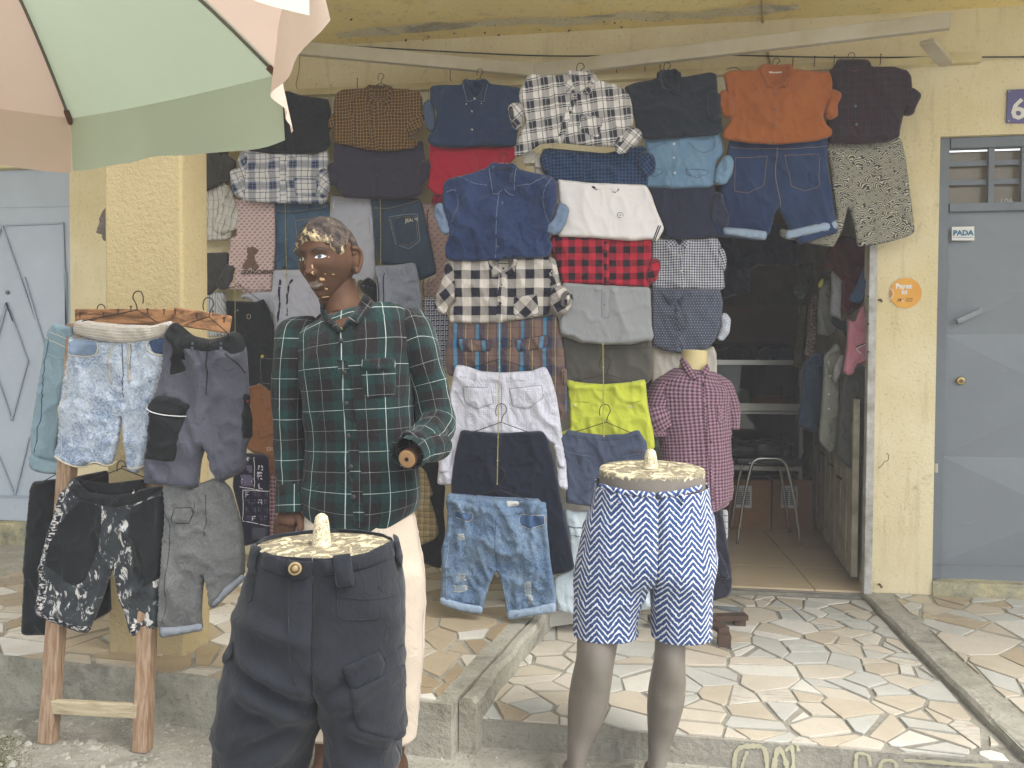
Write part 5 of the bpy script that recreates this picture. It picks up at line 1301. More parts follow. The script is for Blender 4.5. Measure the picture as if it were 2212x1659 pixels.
g = G('ripped_jeans_shorts', 'mid blue ripped denim shorts with turned up hems, lowest of the middle column', 'shorts', 12, 3.16, f_jeans, [(272,385),(300,400),(560,425),(800,425),(830,440),(858,480),(860,600),(880,800),(905,960),(915,1065),(905,1095),(640,1140),(625,1135),(610,1020),(590,930),(565,850),(540,870),(500,980),(470,1108),(440,1110),(235,1055),(225,1020),(235,850),(232,720),(262,620),(270,500),(256,440)], bulge=.040, edge=.05, wr=.007, ws=.06)
g.p('waistband_inside', [(280,392),(540,412),(820,424),(800,455),(560,478),(330,432)], f_jeans, .012, bulge=.004)
g.flat('size_label', [(618,433),(695,440),(692,470),(620,468)], lab_white, bulge=.002)
g.flat('waistband', [(262,420),(330,430),(440,462),(560,480),(700,480),(800,455),(850,440),(858,478),(770,515),(560,528),(430,515),(320,480),(262,458)], wr=.002, bulge=.005)
for x, y, h in ((432,460,60),(672,480,60),(800,455,40)): g.flat('belt_loop', [(x-10,y),(x+8,y),(x+10,y+h),(x-8,y+h)], bulge=.006)
g.btn([(560,505)], 'white', .009); g.placket([(580,530),(590,620),(585,700)], 24)
g.pocket([(300,498),(410,508),(415,540),(395,562),(300,535)], 'cream', denim('pocket denim', (60,92,140), (120,150,180), .4)); g.pocket([(700,520),(845,520),(848,575),(760,602),(705,585),(692,555)], 'cream', denim('pocket denim', (60,92,140), (120,150,180), .4))
g.p('turned_up_hem', [(236,1012),(350,1050),(474,1068),(470,1110),(350,1095),(228,1052),(218,1020)], f_rolled, -.02, bulge=.018, edge=.02, wr=.002); g.p('turned_up_hem', [(622,1095),(760,1078),(905,1045),(916,1068),(910,1098),(770,1120),(628,1142)], f_rolled, -.02, bulge=.018, edge=.02, wr=.002)
g.seam([(560,528),(552,700),(560,860)], 'blue', .0014); g.seam([(292,480),(275,620),(262,800),(262,1010)], 'pale', .0009); g.seam([(595,930),(625,1080)], 'pale', .0009)
R_ = random.Random(5)
def rip(cx, cy, w, h, n, seed):
    g.flat('rip', [(cx-w*.5,cy-h*.45),(cx-w*.1,cy-h*.5),(cx+w*.5,cy-h*.42),(cx+w*.42,cy),(cx+w*.5,cy+h*.45),(cx,cy+h*.5),(cx-w*.5,cy+h*.4),(cx-w*.4,cy)], fab('rip ground', (150,166,180), None, .6), bulge=.002, wr=.001)
    for k in range(n):
        y = cy-h*.45+h*.9*(k+R_.random()*.6)/n; x0_, x1_ = cx-w*R_.uniform(.38,.56), cx+w*R_.uniform(.38,.56)
        g.seam([(x0_,y),((x0_+x1_)/2,y+R_.uniform(2,6)),(x1_,y+R_.uniform(-4,4))], 'cream', .0014, None, True, 'loose_thread')
rip(342,895,60,60,6,1); rip(340,962,78,46,6,2); rip(348,648,44,44,4,3); rip(745,960,44,100,8,4); rip(762,1030,30,60,5,5)
hanger(12, (570, 232), (425, 402), (745, 428), 3.145, 'wire hanger holding the ripped blue denim shorts', (578,368))
hanger(0, (1083, 872), (1020, 934), (1148, 936), 3.205, 'wire hanger holding the navy twill shorts', (1083,912))
hanger(6, (565, 1368), (300, 1590), (750, 1592), 3.25, 'wire hanger holding the white dotted shorts', (520,1520))
twine(0, [(1079,692),(1079,760),(1078,830),(1076,940),(1074,1045)], 3.17, 'knotted yellow twine down the middle column of clothes')

g = G('coat', 'black garment in shadow behind the straw plaid hem, left of the ripped shorts', 'coat', 12, 3.62, f_black, [(40,40),(200,180),(250,350),(240,500),(250,620),(235,720),(225,838),(100,800),(40,700)])
g = G('shirt', 'straw brown plaid garment with a frayed hem right of the mannequin hip', 'shirt', 12, 3.50, f_khplaid, [(50,230),(100,230),(135,262),(178,400),(155,412),(192,520),(212,630),(180,665),(100,700),(40,690)], wr=.005)
g.seam([(105,655),(160,640),(210,622)], 'dark', .001)
# ================================================================ fifth column (black-white plaid down to ice denim)
g = G('flannel_shirt', 'black and white plaid shirt tilted on its hanger at the top of the middle', 'shirt', 2, 3.24, f_bw, [(1640,380),(1670,360),(1800,372),(1900,370),(1960,330),(2100,330),(2160,400),(2290,440),(2370,480),(2395,530),(2410,600),(2420,720),(2370,800),(2350,880),(2280,890),(2100,880),(1860,855),(1740,865),(1650,930),(1560,970),(1555,930),(1590,800),(1640,700),(1600,600),(1585,500),(1620,430)], bulge=.036, wr=.006, uvr=6)
g.sleeve([(1505,600),(1530,572),(1590,570),(1620,600),(1612,700),(1590,765),(1550,760),(1520,680)], dy=-.015, uvr=40, wr=.005, ws=.03)
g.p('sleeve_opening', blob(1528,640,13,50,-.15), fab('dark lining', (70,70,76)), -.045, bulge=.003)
g.sleeve([(2300,820),(2290,900),(2310,940),(2370,930),(2460,860),(2490,810),(2470,770),(2430,750),(2370,770)], dy=-.02, uvr=-40, wr=.005, ws=.03)
g.collar(2035, 335, 110, 30, 500, 90, 520, k='white', inner=f_bw, tilt=-20); g.placket([(2000,520),(1950,640),(1885,860)], 22, uvr=10); g.btn([(1962,645),(1888,806),(1996,560)], 'dark', .006)
g.pocket([(2040,660),(2200,680),(2170,820),(2020,790)], 'grey', uvr=8)
hk(2, 2035, 278, 40, 70, 3.25, 'tilted black and white plaid shirt')
g = G('flannel_shirt', 'dark teal small gingham shirt under the tilted plaid shirt', 'shirt', 6, 3.31, f_teal, [(870,-20),(1300,20),(1560,-40),(1600,-20),(1610,120),(1600,278),(1400,262),(1200,250),(950,235),(860,180),(830,90),(840,20)], bulge=.036, wr=.008, ws=.05)
g.sleeve([(870,-20),(900,60),(885,150),(845,160),(818,60),(840,-10)]); g.sleeve([(1530,40),(1580,0),(1640,20),(1662,80),(1655,150),(1600,190),(1560,170)], dy=-.015, uvr=40, wr=.006, ws=.03)
g.btn([(1235,100)], 'dark')
g = G('polo_shirt', 'white polo shirt with navy tipped collar and a small round badge', 'polo shirt', 6, 3.27, f_white, [(945,210),(1200,235),(1590,250),(1620,300),(1670,440),(1715,545),(1720,570),(1668,662),(1625,640),(1500,655),(1200,630),(950,622),(955,560),(985,520),(965,400)], bulge=.03, wr=.0035, ws=.1)
navy_t = fab('navy trim', (40,44,62)); 
for q in ([(1190,258),(1265,255),(1262,285),(1225,285)], [(1295,258),(1405,268),(1370,310),(1340,290)]): g.flat('collar_leaf', q, f_white, bulge=.006)
for a, b in (((1196,262),(1232,284)), ((1204,258),(1240,280)), ((1350,300),(1388,272)), ((1362,304),(1396,278))): g.seam([a, b], navy_t, .0024, None, False, 'collar_stripe')
g.placket([(1275,280),(1272,420)], 16)
for d in (0, 16): g.seam([(1700-d,545-d*.1),(1655-d*.6,655-d*.5)], navy_t, .0026, None, False, 'cuff_stripe')
bd = paint('navy badge', (50,60,84), .7, .05); bc = conform(g.body, [K(6,(1404,467))], .001)[0]
disc(bc, (0,-1,0), .0125, .0015, 24).build('badge', bd, g.t); disc(bc+Vector((0,-.001,0)), (0,-1,0), .0100, .0012, 24).build('badge_ring', white_p, g.t)
ab = MB()
for an_ in (-35, 0, 35): ab.bar(bc+Vector((0,-.0030,-.005)), bc+Vector((math.sin(math.radians(an_))*.0075,-.0030,-.005+math.cos(math.radians(an_))*.010)), .001, .0028, (0,1,0))
ab.build('badge_motif', bd, g.t)
g = G('flannel_shirt', 'red and black buffalo check flannel shirt under the white polo', 'shirt', 6, 3.30, f_buff_red, [(910,610),(1200,620),(1630,640),(1636,780),(1625,860),(1600,900),(1615,1005),(1500,990),(1200,975),(990,978),(960,930),(940,820),(905,740),(890,660)], bulge=.038, wr=.005)
g.sleeve([(1640,790),(1685,785),(1698,840),(1665,950),(1620,972),(1590,940),(1610,860)], dy=-.015, uvr=15)
g.placket([(1300,660),(1305,990)], 20); g.btn([(1293,735),(1302,860),(1310,960)], 'dark', .0062)
g = G('polo_shirt', 'light grey marl polo shirt below the red flannel', 'polo shirt', 6, 3.27, f_greypolo, [(980,965),(1200,980),(1620,1000),(1628,1150),(1630,1290),(1648,1350),(1630,1390),(1590,1385),(1480,1410),(1280,1412),(1120,1395),(1060,1355),(970,1340),(960,1240),(1000,1150)], bulge=.04, wr=.0035, ws=.1)
for q in ([(1185,985),(1290,1000),(1230,1035)], [(1320,1000),(1395,1000),(1372,1058),(1330,1030)]): g.flat('collar_leaf', q, fab('grey rib', (160,162,160)), bulge=.006)
g.placket([(1296,1010),(1296,1220)], 24); g.btn([(1291,1123)], 'grey', .006); g.seam([(1268,1010),(1268,1222),(1322,1222),(1322,1185),(1270,1185)], 'grey', .0009, None, False)
g = G('shorts', 'dull olive shorts seen between the grey polo and the lime shorts', 'shorts', 21, 3.325, f_olive, [(200,220),(400,290),(900,300),(1110,250),(1120,640),(1050,700),(250,720),(235,560),(210,330)], wr=.004)
g.seam([(640,345),(900,342),(1110,330)], 'dark', .001)
g = G('shorts', 'lime yellow shorts with buttoned back pockets', 'shorts', 21, 3.305, f_lime, [(248,655),(400,690),(620,706),(850,690),(1048,655),(1052,720),(1070,920),(1120,1150),(1145,1345),(1050,1400),(300,1300),(170,1230),(165,1200),(290,1165),(285,900),(262,740)], wr=.006, ws=.06)
g.flat('waistband', [(250,660),(400,692),(620,708),(850,692),(1046,660),(1046,728),(850,758),(640,775),(620,775),(400,758),(262,730)], wr=.0015)
g.seam([(290,868),(380,878),(475,886)], 'yellow', .0018); g.seam([(850,890),(940,882),(1012,868)], 'yellow', .0018); g.btn([(337,915),(898,928)], 'white', .005) ; g.seam([(628,776),(625,1000),(615,1220)], 'yellow', .0014)
for x in (985,): g.flat('belt_loop', [(x-14,670),(x+14,670),(x+14,785),(x-14,785)], bulge=.006)
g = G('shorts', 'slate blue chambray shorts with a small brown leather tag', 'shorts', 21, 3.25, f_slate, [(262,1165),(400,1195),(620,1222),(850,1210),(980,1165),(1020,1240),(1060,1290),(1080,1500),(1120,1900),(600,1950),(250,1900),(260,1620),(200,1330),(175,1240),(250,1200)], wr=.005, ws=.06)
g.flat('waistband', [(262,1168),(400,1198),(620,1226),(850,1214),(980,1168),(1005,1215),(850,1262),(620,1282),(400,1256),(240,1215)])
for x in (555, 678): g.flat('belt_loop', [(x-11,1235),(x+11,1235),(x+13,1350),(x-9,1350)], bulge=.006)
g.flat('leather_tag', [(948,1370),(1006,1364),(1008,1388),(950,1392)], paint('brown leather', (156,104,80), .7, .08), bulge=.003)
for a, b in (((250,1395),(495,1440)), ((750,1455),(1000,1405))): g.seam([a, b], 'slate', .003, None, False, 'pocket_welt')
g.seam([(628,1230),(628,1500),(620,1900)], 'slate', .0016); g.seam([(376,1455),(372,1500),(385,1515)], 'dark', .0024)
g = G('jeans', 'ice blue denim trousers hanging low behind the zigzag shorts', 'trousers', 12, 3.29, f_ice, [(965,480),(1040,500),(1140,490),(1200,500),(1500,700),(1560,1040),(1500,1080),(1430,1085),(1250,1110),(1030,1115),(930,1095),(905,1000),(900,900),(1000,860),(1000,700),(970,560)], wr=.004)
g.seam([(985,580),(1030,590),(1090,595)], 'slate', .0014); g.pocket([(985,590),(1085,600),(1080,650),(1000,640)], 'slate')
hanger(21, (640, 905), (340, 1185), (910, 1195), 3.22, 'wire hanger holding the slate blue shorts', (655,1085))
hanger(21, (640, 420), (330, 672), (910, 680), 3.27, 'wire hanger holding the lime yellow shorts', (660,598))
twine(21, [(620,300),(622,500),(625,680),(618,820),(622,1000),(630,1225)], 3.215, 'knotted yellow twine over the lime shorts')

# ================================================================ sixth column
g = G('shirt', 'dark ink blue shirt with a rounded collar, right of the tilted plaid shirt', 'shirt', 3, 3.84, f_ink, [(330,640),(400,610),(560,580),(600,510),(700,500),(745,570),(960,530),(1000,545),(1010,700),(1035,850),(1045,960),(1000,985),(800,1000),(500,1020),(430,1000),(400,850),(360,740)], bulge=.036, wr=.006)
g.sleeve([(935,690),(985,660),(1035,700),(1035,840),(1010,890),(950,870),(935,800)], dy=-.018, wr=.005, ws=.03)
g.collar(655, 505, 85, 26, 670, 70, 710, lab=lab_black); g.btn([(660,760),(655,880)], 'dark', .005)
hk(3, 642, 458, 40, 70, 3.85, 'dark ink blue shirt')
g = G('denim_shirt', 'light blue denim western shirt with pointed pocket flaps', 'shirt', 3, 3.88, f_ltdenim, [(470,1000),(800,980),(1030,975),(1050,1100),(1045,1130),(1000,1180),(990,1340),(960,1368),(680,1378),(480,1366),(470,1250),(500,1120)], bulge=.034, wr=.005)
g.sleeve([(1060,1140),(1100,1135),(1126,1180),(1115,1270),(1070,1345),(1020,1355),(985,1330),(1005,1220)], dy=-.02, wr=.008, ws=.025)
g.placket([(688,1060),(690,1200),(680,1376)], 14); g.btn([(691,1157),(695,1273),(690,1055)], 'white', .0062); g.btn([(857,1292)], 'white', .0055)
for q in ([(600,1030),(690,1020),(690,1050),(650,1075)], [(700,1030),(790,1000),(800,1020),(745,1085)]): g.flat('collar_leaf', q, bulge=.006)
g.pocket([(775,1245),(940,1245),(938,1275),(860,1305),(785,1280)], 'blue', bulge=.005, name='pocket_flap'); g.pocket([(540,1240),(605,1240),(605,1270),(560,1295),(530,1290)], 'blue', bulge=.005, name='pocket_flap')
g.seam([(800,1040),(870,1110),(975,1095),(990,1010)], 'blue', .001); g.seam([(610,1040),(560,1075),(500,1100)], 'blue', .001)
g = G('polo_shirt', 'plain navy polo shirt with a folded sleeve left of the dark denim shorts', 'polo shirt', 6, 3.90, f_navyp, [(1600,250),(1790,260),(2090,250),(2100,330),(2110,480),(2150,560),(2155,600),(2060,630),(1850,645),(1740,635),(1715,560),(1650,400)], bulge=.034, wr=.003, ws=.1)
g.sleeve([(2090,300),(2150,310),(2160,380),(2200,470),(2190,550),(2120,560),(2070,520),(2060,420)], dy=-.012, wr=.006, ws=.04); g.seam([(1785,280),(1790,460),(1800,640)], 'dark', .001)
g = G('gingham_shirt', 'navy and white small gingham shirt with a spread collar', 'shirt', 6, 3.93, f_ging, [(1640,640),(1900,640),(2110,630),(2140,700),(2160,830),(2160,960),(2165,1000),(2120,1018),(1900,1012),(1640,1005)], bulge=.034, wr=.005)
g.sleeve([(2120,690),(2165,730),(2180,800),(2170,880),(2140,850)], dy=-.012, uvr=20)
for q, r_ in (([(1740,650),(1790,640),(1845,700),(1790,690),(1745,712)], 40), ([(1860,650),(1905,640),(1898,725),(1850,700),(1845,690)], -40)): g.flat('collar_leaf', q, uvr=r_, bulge=.008)
g.flat('neck_gap', [(1790,642),(1860,645),(1840,700)], fab('navy inside', (40,44,66)), bulge=.002)
g.placket([(1845,715),(1850,860),(1862,1010)], 16, uvr=5); g.btn([(1832,765),(1848,877),(1863,992)], 'white', .005)
g = G('dotted_shirt', 'blue grey shirt with fine white dots and a dark collar', 'shirt', 6, 3.90, f_dot, [(1635,1000),(1900,1015),(2130,1010),(2150,1100),(2145,1280),(2100,1380),(2040,1440),(1900,1478),(1840,1475),(1700,1450),(1640,1420),(1632,1200)], bulge=.038, wr=.005)
for q in ([(1705,1030),(1800,1090),(1772,1138),(1735,1100)], [(1815,1090),(1890,1035),(1850,1140),(1825,1110)]): g.flat('collar_leaf', q, fab('dark collar', (78,84,102)), bulge=.008)
g.placket([(1812,1110),(1825,1300),(1830,1470)], 14); g.btn([(1814,1166),(1835,1307)], 'navy', .006)
g.sleeve([(2145,1190),(2180,1185),(2212,1235),(2200,1330),(2150,1392),(2110,1370),(2140,1280)], dy=-.01, mat=f_wdot2, name='turned_back_cuff')
g = G('shirt', 'cream cotton garment mostly behind the torso form', 'shirt', 6, 3.95, f_cream, [(1640,1430),(1840,1480),(1950,1475),(2080,1425),(2105,1480),(2108,1620),(2110,1760),(1640,1760)], wr=.004)
g = G('cream_cloth', 'cream cuff of the garment behind the torso form', 'shirt', 8, 3.96, f_cream, [(465,435),(490,432),(500,500),(460,515)]) if False else None
# below the torso: dark cargo trousers, white windowpane strip
g = G('cargo_trousers', 'dark charcoal cargo trousers hanging below the torso form', 'trousers', 24, 3.70, fab('charcoal cargo', (62,62,76), (68,68,84), .5), [(240,330),(300,320),(360,380),(400,640),(412,700),(440,860),(452,1000),(440,1110),(400,1150),(330,1165),(200,1210)], wr=.005)
g.pocket([(300,770),(350,765),(400,860),(430,990),(360,995),(335,930)], 'grey', bulge=.008)
g = G('shirt', 'white windowpane shirt tail beside the charcoal cargo trousers', 'shirt', 24, 3.74, plaid('white windowpane', [(0,(226,226,228))], [(0,(226,226,228))], .028, .03, lu=[(.5,.1,(60,62,76),.9)], lv=[(.5,.1,(60,62,76),.9)]), [(350,385),(412,385),(418,500),(415,640),(405,670),(380,520)])

# ================================================================ seventh and eighth columns
g = G('shirt', 'rust orange button down shirt with a white neck label', 'shirt', 4, 3.84, f_rust, [(15,545),(60,520),(250,515),(300,470),(500,470),(530,510),(790,530),(808,600),(800,700),(760,800),(745,850),(760,910),(805,950),(808,990),(700,1030),(400,1055),(200,1045),(60,1025),(10,1010),(15,960),(60,900),(70,820),(30,620)], bulge=.04, wr=.006)
g.sleeve([(-25,700),(20,650),(60,700),(90,780),(100,850),(60,870),(10,850),(-20,780)], dy=-.012); g.sleeve([(800,650),(860,670),(880,700),(845,760),(848,850),(790,880),(750,850),(780,740)], dy=.0, uvr=20)
g.collar(400, 462, 120, 30, 650, 68, 655, k='dark', lab=lab_white, inner=fab('dark orange', (140,74,34)))
sp_ = onY(*K(4, (350, 556)), 3.81); text('BLEND', sp_, .016, black_p, g.t, bold=.0004) if False else None
g.placket([(400,660),(385,850),(375,1050)], 24); g.btn([(390,690),(384,805),(378,918),(375,1042)], 'brown', .0066); g.btn([(332,640),(440,640)], 'brown', .004)
hk(4, 400, 425, 40, 60, 3.85, 'rust orange shirt')
g = G('jeans_shorts', 'dark indigo denim shorts with pale turned up hems, below the rust shirt', 'shorts', 4, 3.90, f_dkdenim, [(60,1010),(400,1040),(770,1010),(770,1200),(800,1380),(835,1640),(850,1700),(560,1790),(480,1640),(430,1540),(400,1530),(385,1560),(350,1700),(300,1760),(-80,1720),(-60,1620),(-20,1450),(20,1250)], bulge=.034, wr=.005, ws=.09)
g.seam([(65,1080),(390,1090),(405,1085)], 'tan', .0012); g.seam([(410,1092),(600,1085),(765,1070)], 'tan', .0012); g.seam([(405,1085),(395,1280),(425,1440),(430,1510)], 'tan', .0016)
for q in ([(100,1155),(335,1140),(312,1355),(195,1410),(95,1395)], [(460,1138),(712,1130),(708,1370),(610,1395),(512,1360)]): 
    o = g.pocket(q, 'tan'); 
g.seam([(100,1322),(312,1320)], 'blue', .0009); g.seam([(495,1320),(710,1310)], 'blue', .0009)
g.n = 7; g.p('turned_up_hem', [(600,228),(780,240),(980,265),(970,335),(880,325),(700,298),(598,282)], f_rolled, -.02, bulge=.018, edge=.02, wr=.002); g.p('turned_up_hem', [(1150,262),(1350,215),(1590,170),(1602,215),(1590,238),(1400,275),(1148,332)], f_rolled, -.02, bulge=.018, edge=.02, wr=.002)
g = G('shirt', 'dark maroon tattersall check shirt, rightmost of the top row', 'shirt', 4, 3.90, f_maroon, [(790,520),(840,470),(860,450),(1070,450),(1095,490),(1260,490),(1360,520),(1385,560),(1390,640),(1400,700),(1350,800),(1325,850),(1300,960),(1300,1000),(1200,1040),(1000,1055),(780,1050),(770,800),(790,620)], bulge=.034, wr=.004)
g.sleeve([(1385,640),(1420,655),(1462,692),(1420,780),(1405,830),(1370,848),(1320,840),(1350,740)], dy=-.006, uvr=25)
g.p('collar_stand', [(825,500),(845,440),(865,434),(1060,438),(1078,445),(1098,490),(1000,510),(930,510)], f_maroon, -.012, bulge=.01, edge=.015); g.seam([(925,505),(960,525),(1005,510)], fab('maroon trim', (120,40,48)), .0018, None, True)
g.btn([(978,778),(988,910)], 'grey', .006)
hk(4, 950, 385, 40, 80, 3.91, 'dark maroon check shirt')
g = G('printed_shorts', 'black and cream wave print shorts under the maroon shirt', 'shorts', 4, 3.95, f_waves, [(765,1040),(1000,1050),(1300,990),(1330,1080),(1350,1200),(1380,1450),(1410,1690),(1410,1700),(1050,1785),(985,1650),(955,1530),(930,1520),(900,1600),(870,1650),(800,1760),(700,1800),(560,1770),(470,1760),(480,1720),(750,1700),(830,1640),(790,1400),(770,1200)], bulge=.03, wr=.004, ws=.1) if False else None
wv = K(4, [(760,1035),(1000,1045),(1290,1000),(1315,1030),(1340,1150),(1375,1400),(1412,1700)]) + K(7, [(2212,305),(2000,365),(1780,395),(1770,330),(1740,180),(1700,50),(1685,60),(1640,250),(1560,400),(1400,370),(1150,325),(1100,300),(1100,235),(1150,250),(1600,150)])
g = G('printed_shorts', 'black and cream wave print shorts under the maroon shirt', 'shorts', 0, 3.95, f_waves, wv, bulge=.028, wr=.004, ws=.1)

# hanging nails, wires and small things near the rail
for x0, y0 in ((1570, 150), (1905, 150)):
    P = catmull([onY(x0, y0, YW-.05), onY(x0+20, y0-4, YW-.05), onY(x0+42, y0+14, YW-.05), onY(x0+34, y0+34, YW-.05)], 5)
    tag(MB().tube(P, .002, 4).build('loose_wire', wire_m), 'rusty bent wire scrap on the rail, '+('left' if x0 < 1700 else 'right')+' of the rust orange shirt', 'wire')
twine(5, [(1125,130),(1130,230),(1135,330)], 3.93, 'knotted twine between the plaid and plum shirts')
twine(5, [(796,200),(800,400),(806,680),(812,850)], 3.915, 'knotted twine in front of the washed blue denim shorts')
twine(5, [(1490,165),(1496,400),(1495,640),(1500,760)], 3.90, 'knotted twine in front of the frayed denim shorts')
twine(17, [(364,-60),(368,200),(368,400),(368,600)], 3.87, 'knotted twine over the black cargo trousers')
twine(2, [(1620,1050),(1690,975),(1770,900)], 3.26, 'slanting twine beside the white door corner', False)
twine(2, [(212,440),(210,600),(205,760)], 3.95, 'knotted twine left of the brown check shirt')
twine(2, [(928,420),(915,600),(910,900)], 3.95, 'knotted twine right of the brown check shirt')
twine(19, [(205,260),(208,420),(205,640)], 3.88, 'thin twine over the basket weave shorts')
hanger(17, (395, 70), (290,120), (640,255), 3.88, 'pale wire hanger holding the black cargo trousers', (420,92))
hanger(1, (1785, 1535), (1720,1650), (1850,1650), 3.92, 'wire hanger in front of the washed blue denim shorts', (1790,1600))

# ================================================================ clothes inside, along the right wall
def inn(name, label, cat, n, Y, mat, px, **kw): return G(name, label, cat, n, Y, mat, px, **kw)
inn('cloth_bundle', 'dark red and blue patterned clothes bunched above the doorway side', 'clothes', 7, 4.35, fab('dark red patterned', (110,38,36), (70,36,34), .8, 20, 14, .9), [(1560,360),(1640,300),(1760,330),(1880,380),(1885,520),(1860,780),(1800,920),(1700,1000),(1640,960),(1650,700),(1560,600),(1460,610),(1480,520)], wr=.012, bulge=.05)
inn('blue_cloth', 'blue garment hanging against the jamb inside the doorway', 'clothes', 7, 4.28, fab('mid blue cloth', (78,104,138), (60,84,120), .8), [(1840,560),(1880,550),(1880,760),(1850,860),(1780,900),(1700,860),(1760,760)], wr=.01)
inn('striped_dark_cloth', 'navy garment with pale branch print hanging at the top of the doorway', 'clothes', 7, 4.5, fab('navy night print', (30,32,44), (38,40,54), .5), [(500,200),(1250,200),(1240,560),(900,560),(820,600),(830,800),(700,820),(580,860),(560,500)], bulge=.05, wr=.01)
inn('grey_shirt', 'grey sleeve with a white edge hanging inside the doorway', 'shirt', 7, 4.4, fab('pale grey shirt', (164,164,164)), [(1550,600),(1630,560),(1650,700),(1640,900),(1630,1050),(1540,990),(1535,960),(1550,800)], wr=.01)
inn('khaki_jacket', 'olive grey shirt with a yellow collar tab hanging inside', 'shirt', 7, 4.5, fab('olive grey shirt', (124,124,114)), [(1440,750),(1550,640),(1560,900),(1550,1010),(1600,1100),(1560,1160),(1520,1185),(1420,1160),(1430,950)], wr=.010, bulge=.05)
inn('yellow_tab', 'small bright yellow loop on the olive shirt', 'tag', 7, 4.42, fab('yellow tape', (196,190,48)), [(1470,670),(1480,690),(1470,740),(1445,758),(1430,735),(1440,705)], wr=0)
inn('brown_print_shirt', 'brown speckled sleeve hanging deeper inside the doorway', 'shirt', 7, 4.65, grad('brown speckle', (84,66,60), (150,130,118), .52), [(1380,800),(1430,830),(1420,1150),(1400,1350),(1370,1370),(1330,1360),(1310,1330),(1340,1150)], wr=.01, bulge=.04)
inn('mustard_cloth', 'dark mustard cloth hanging deepest on the inner right', 'clothes', 7, 5.0, fab('dark mustard', (92,84,44)), [(1280,900),(1340,900),(1310,1150),(1290,1470),(1215,1450),(1240,1200)], wr=.01)
inn('grey_bunch', 'grey green crumpled sleeves hanging near the inner ceiling', 'shirt', 7, 4.8, fab('grey green', (84,86,80)), [(1240,560),(1380,540),(1400,700),(1300,860),(1250,850),(1210,800),(1250,700)], wr=.014, bulge=.05)
g = inn('pink_polo', 'pink polo shirt with a dark tipped sleeve beside the jamb', 'polo shirt', 7, 4.2, fab('pink pique', (206,132,146), (214,142,156), .5), [(1690,1000),(1720,1060),(1760,1050),(1790,960),(1830,900),(1850,1000),(1858,1250),(1855,1400),(1760,1440),(1745,1510),(1700,1530),(1645,1490),(1680,1300),(1690,1100)], wr=.007, bulge=.04)
for a, b, k_ in (((1760,1280),(1850,1240),'dark'), ((1760,1292),(1848,1252),'white'), ((1765,1300),(1830,1355),'white')): g.seam([a, b], k_, .003, None, False, 'sleeve_stripe')
inn('black_sleeve', 'black sleeve hanging between the grey shirt and pink polo', 'shirt', 7, 4.3, f_blk2, [(1540,1000),(1620,1040),(1670,1060),(1680,1190),(1650,1140),(1590,1100),(1545,1060)])
g = inn('long_grey_shirt', 'long pale olive shirt hanging down inside the doorway', 'shirt', 8, 4.35, fab('pale olive shirt', (146,146,134), (154,154,142), .7), [(1060,20),(1130,-60),(1165,-40),(1160,150),(1150,400),(1140,540),(1130,600),(1095,628),(1075,600),(1030,560),(1030,480),(1050,250)], wr=.008, bulge=.04)
g.placket([(1092,0),(1088,200),(1085,400)], 7); g.btn([(1092,60),(1090,145),(1088,260),(1086,350)], 'white', .005)
inn('quilted_cuff', 'pale grey quilted cuff hanging over the long olive shirt', 'shirt', 8, 4.28, fab('quilted grey', (176,174,170), None, 1.0, 60), [(1165,10),(1185,20),(1180,80),(1150,170),(1130,188),(1112,170),(1125,90)], wr=.006, ws=.02)
inn('blue_jeans_legs', 'faded blue jeans with frayed hems hanging inside the doorway', 'trousers', 8, 4.5, f_jeandark, [(935,60),(1000,0),(1060,10),(1050,200),(1028,430),(1020,500),(985,490),(930,470),(890,455),(915,300)], wr=.01, bulge=.04)
inn('dark_trousers', 'dark olive trousers hanging lowest beside the jamb', 'trousers', 8, 4.22, fab('dark olive trousers', (72,72,66)), [(1180,130),(1300,80),(1325,110),(1325,400),(1300,680),(1270,748),(1220,730),(1130,640),(1150,400)], wr=.008, bulge=.05)
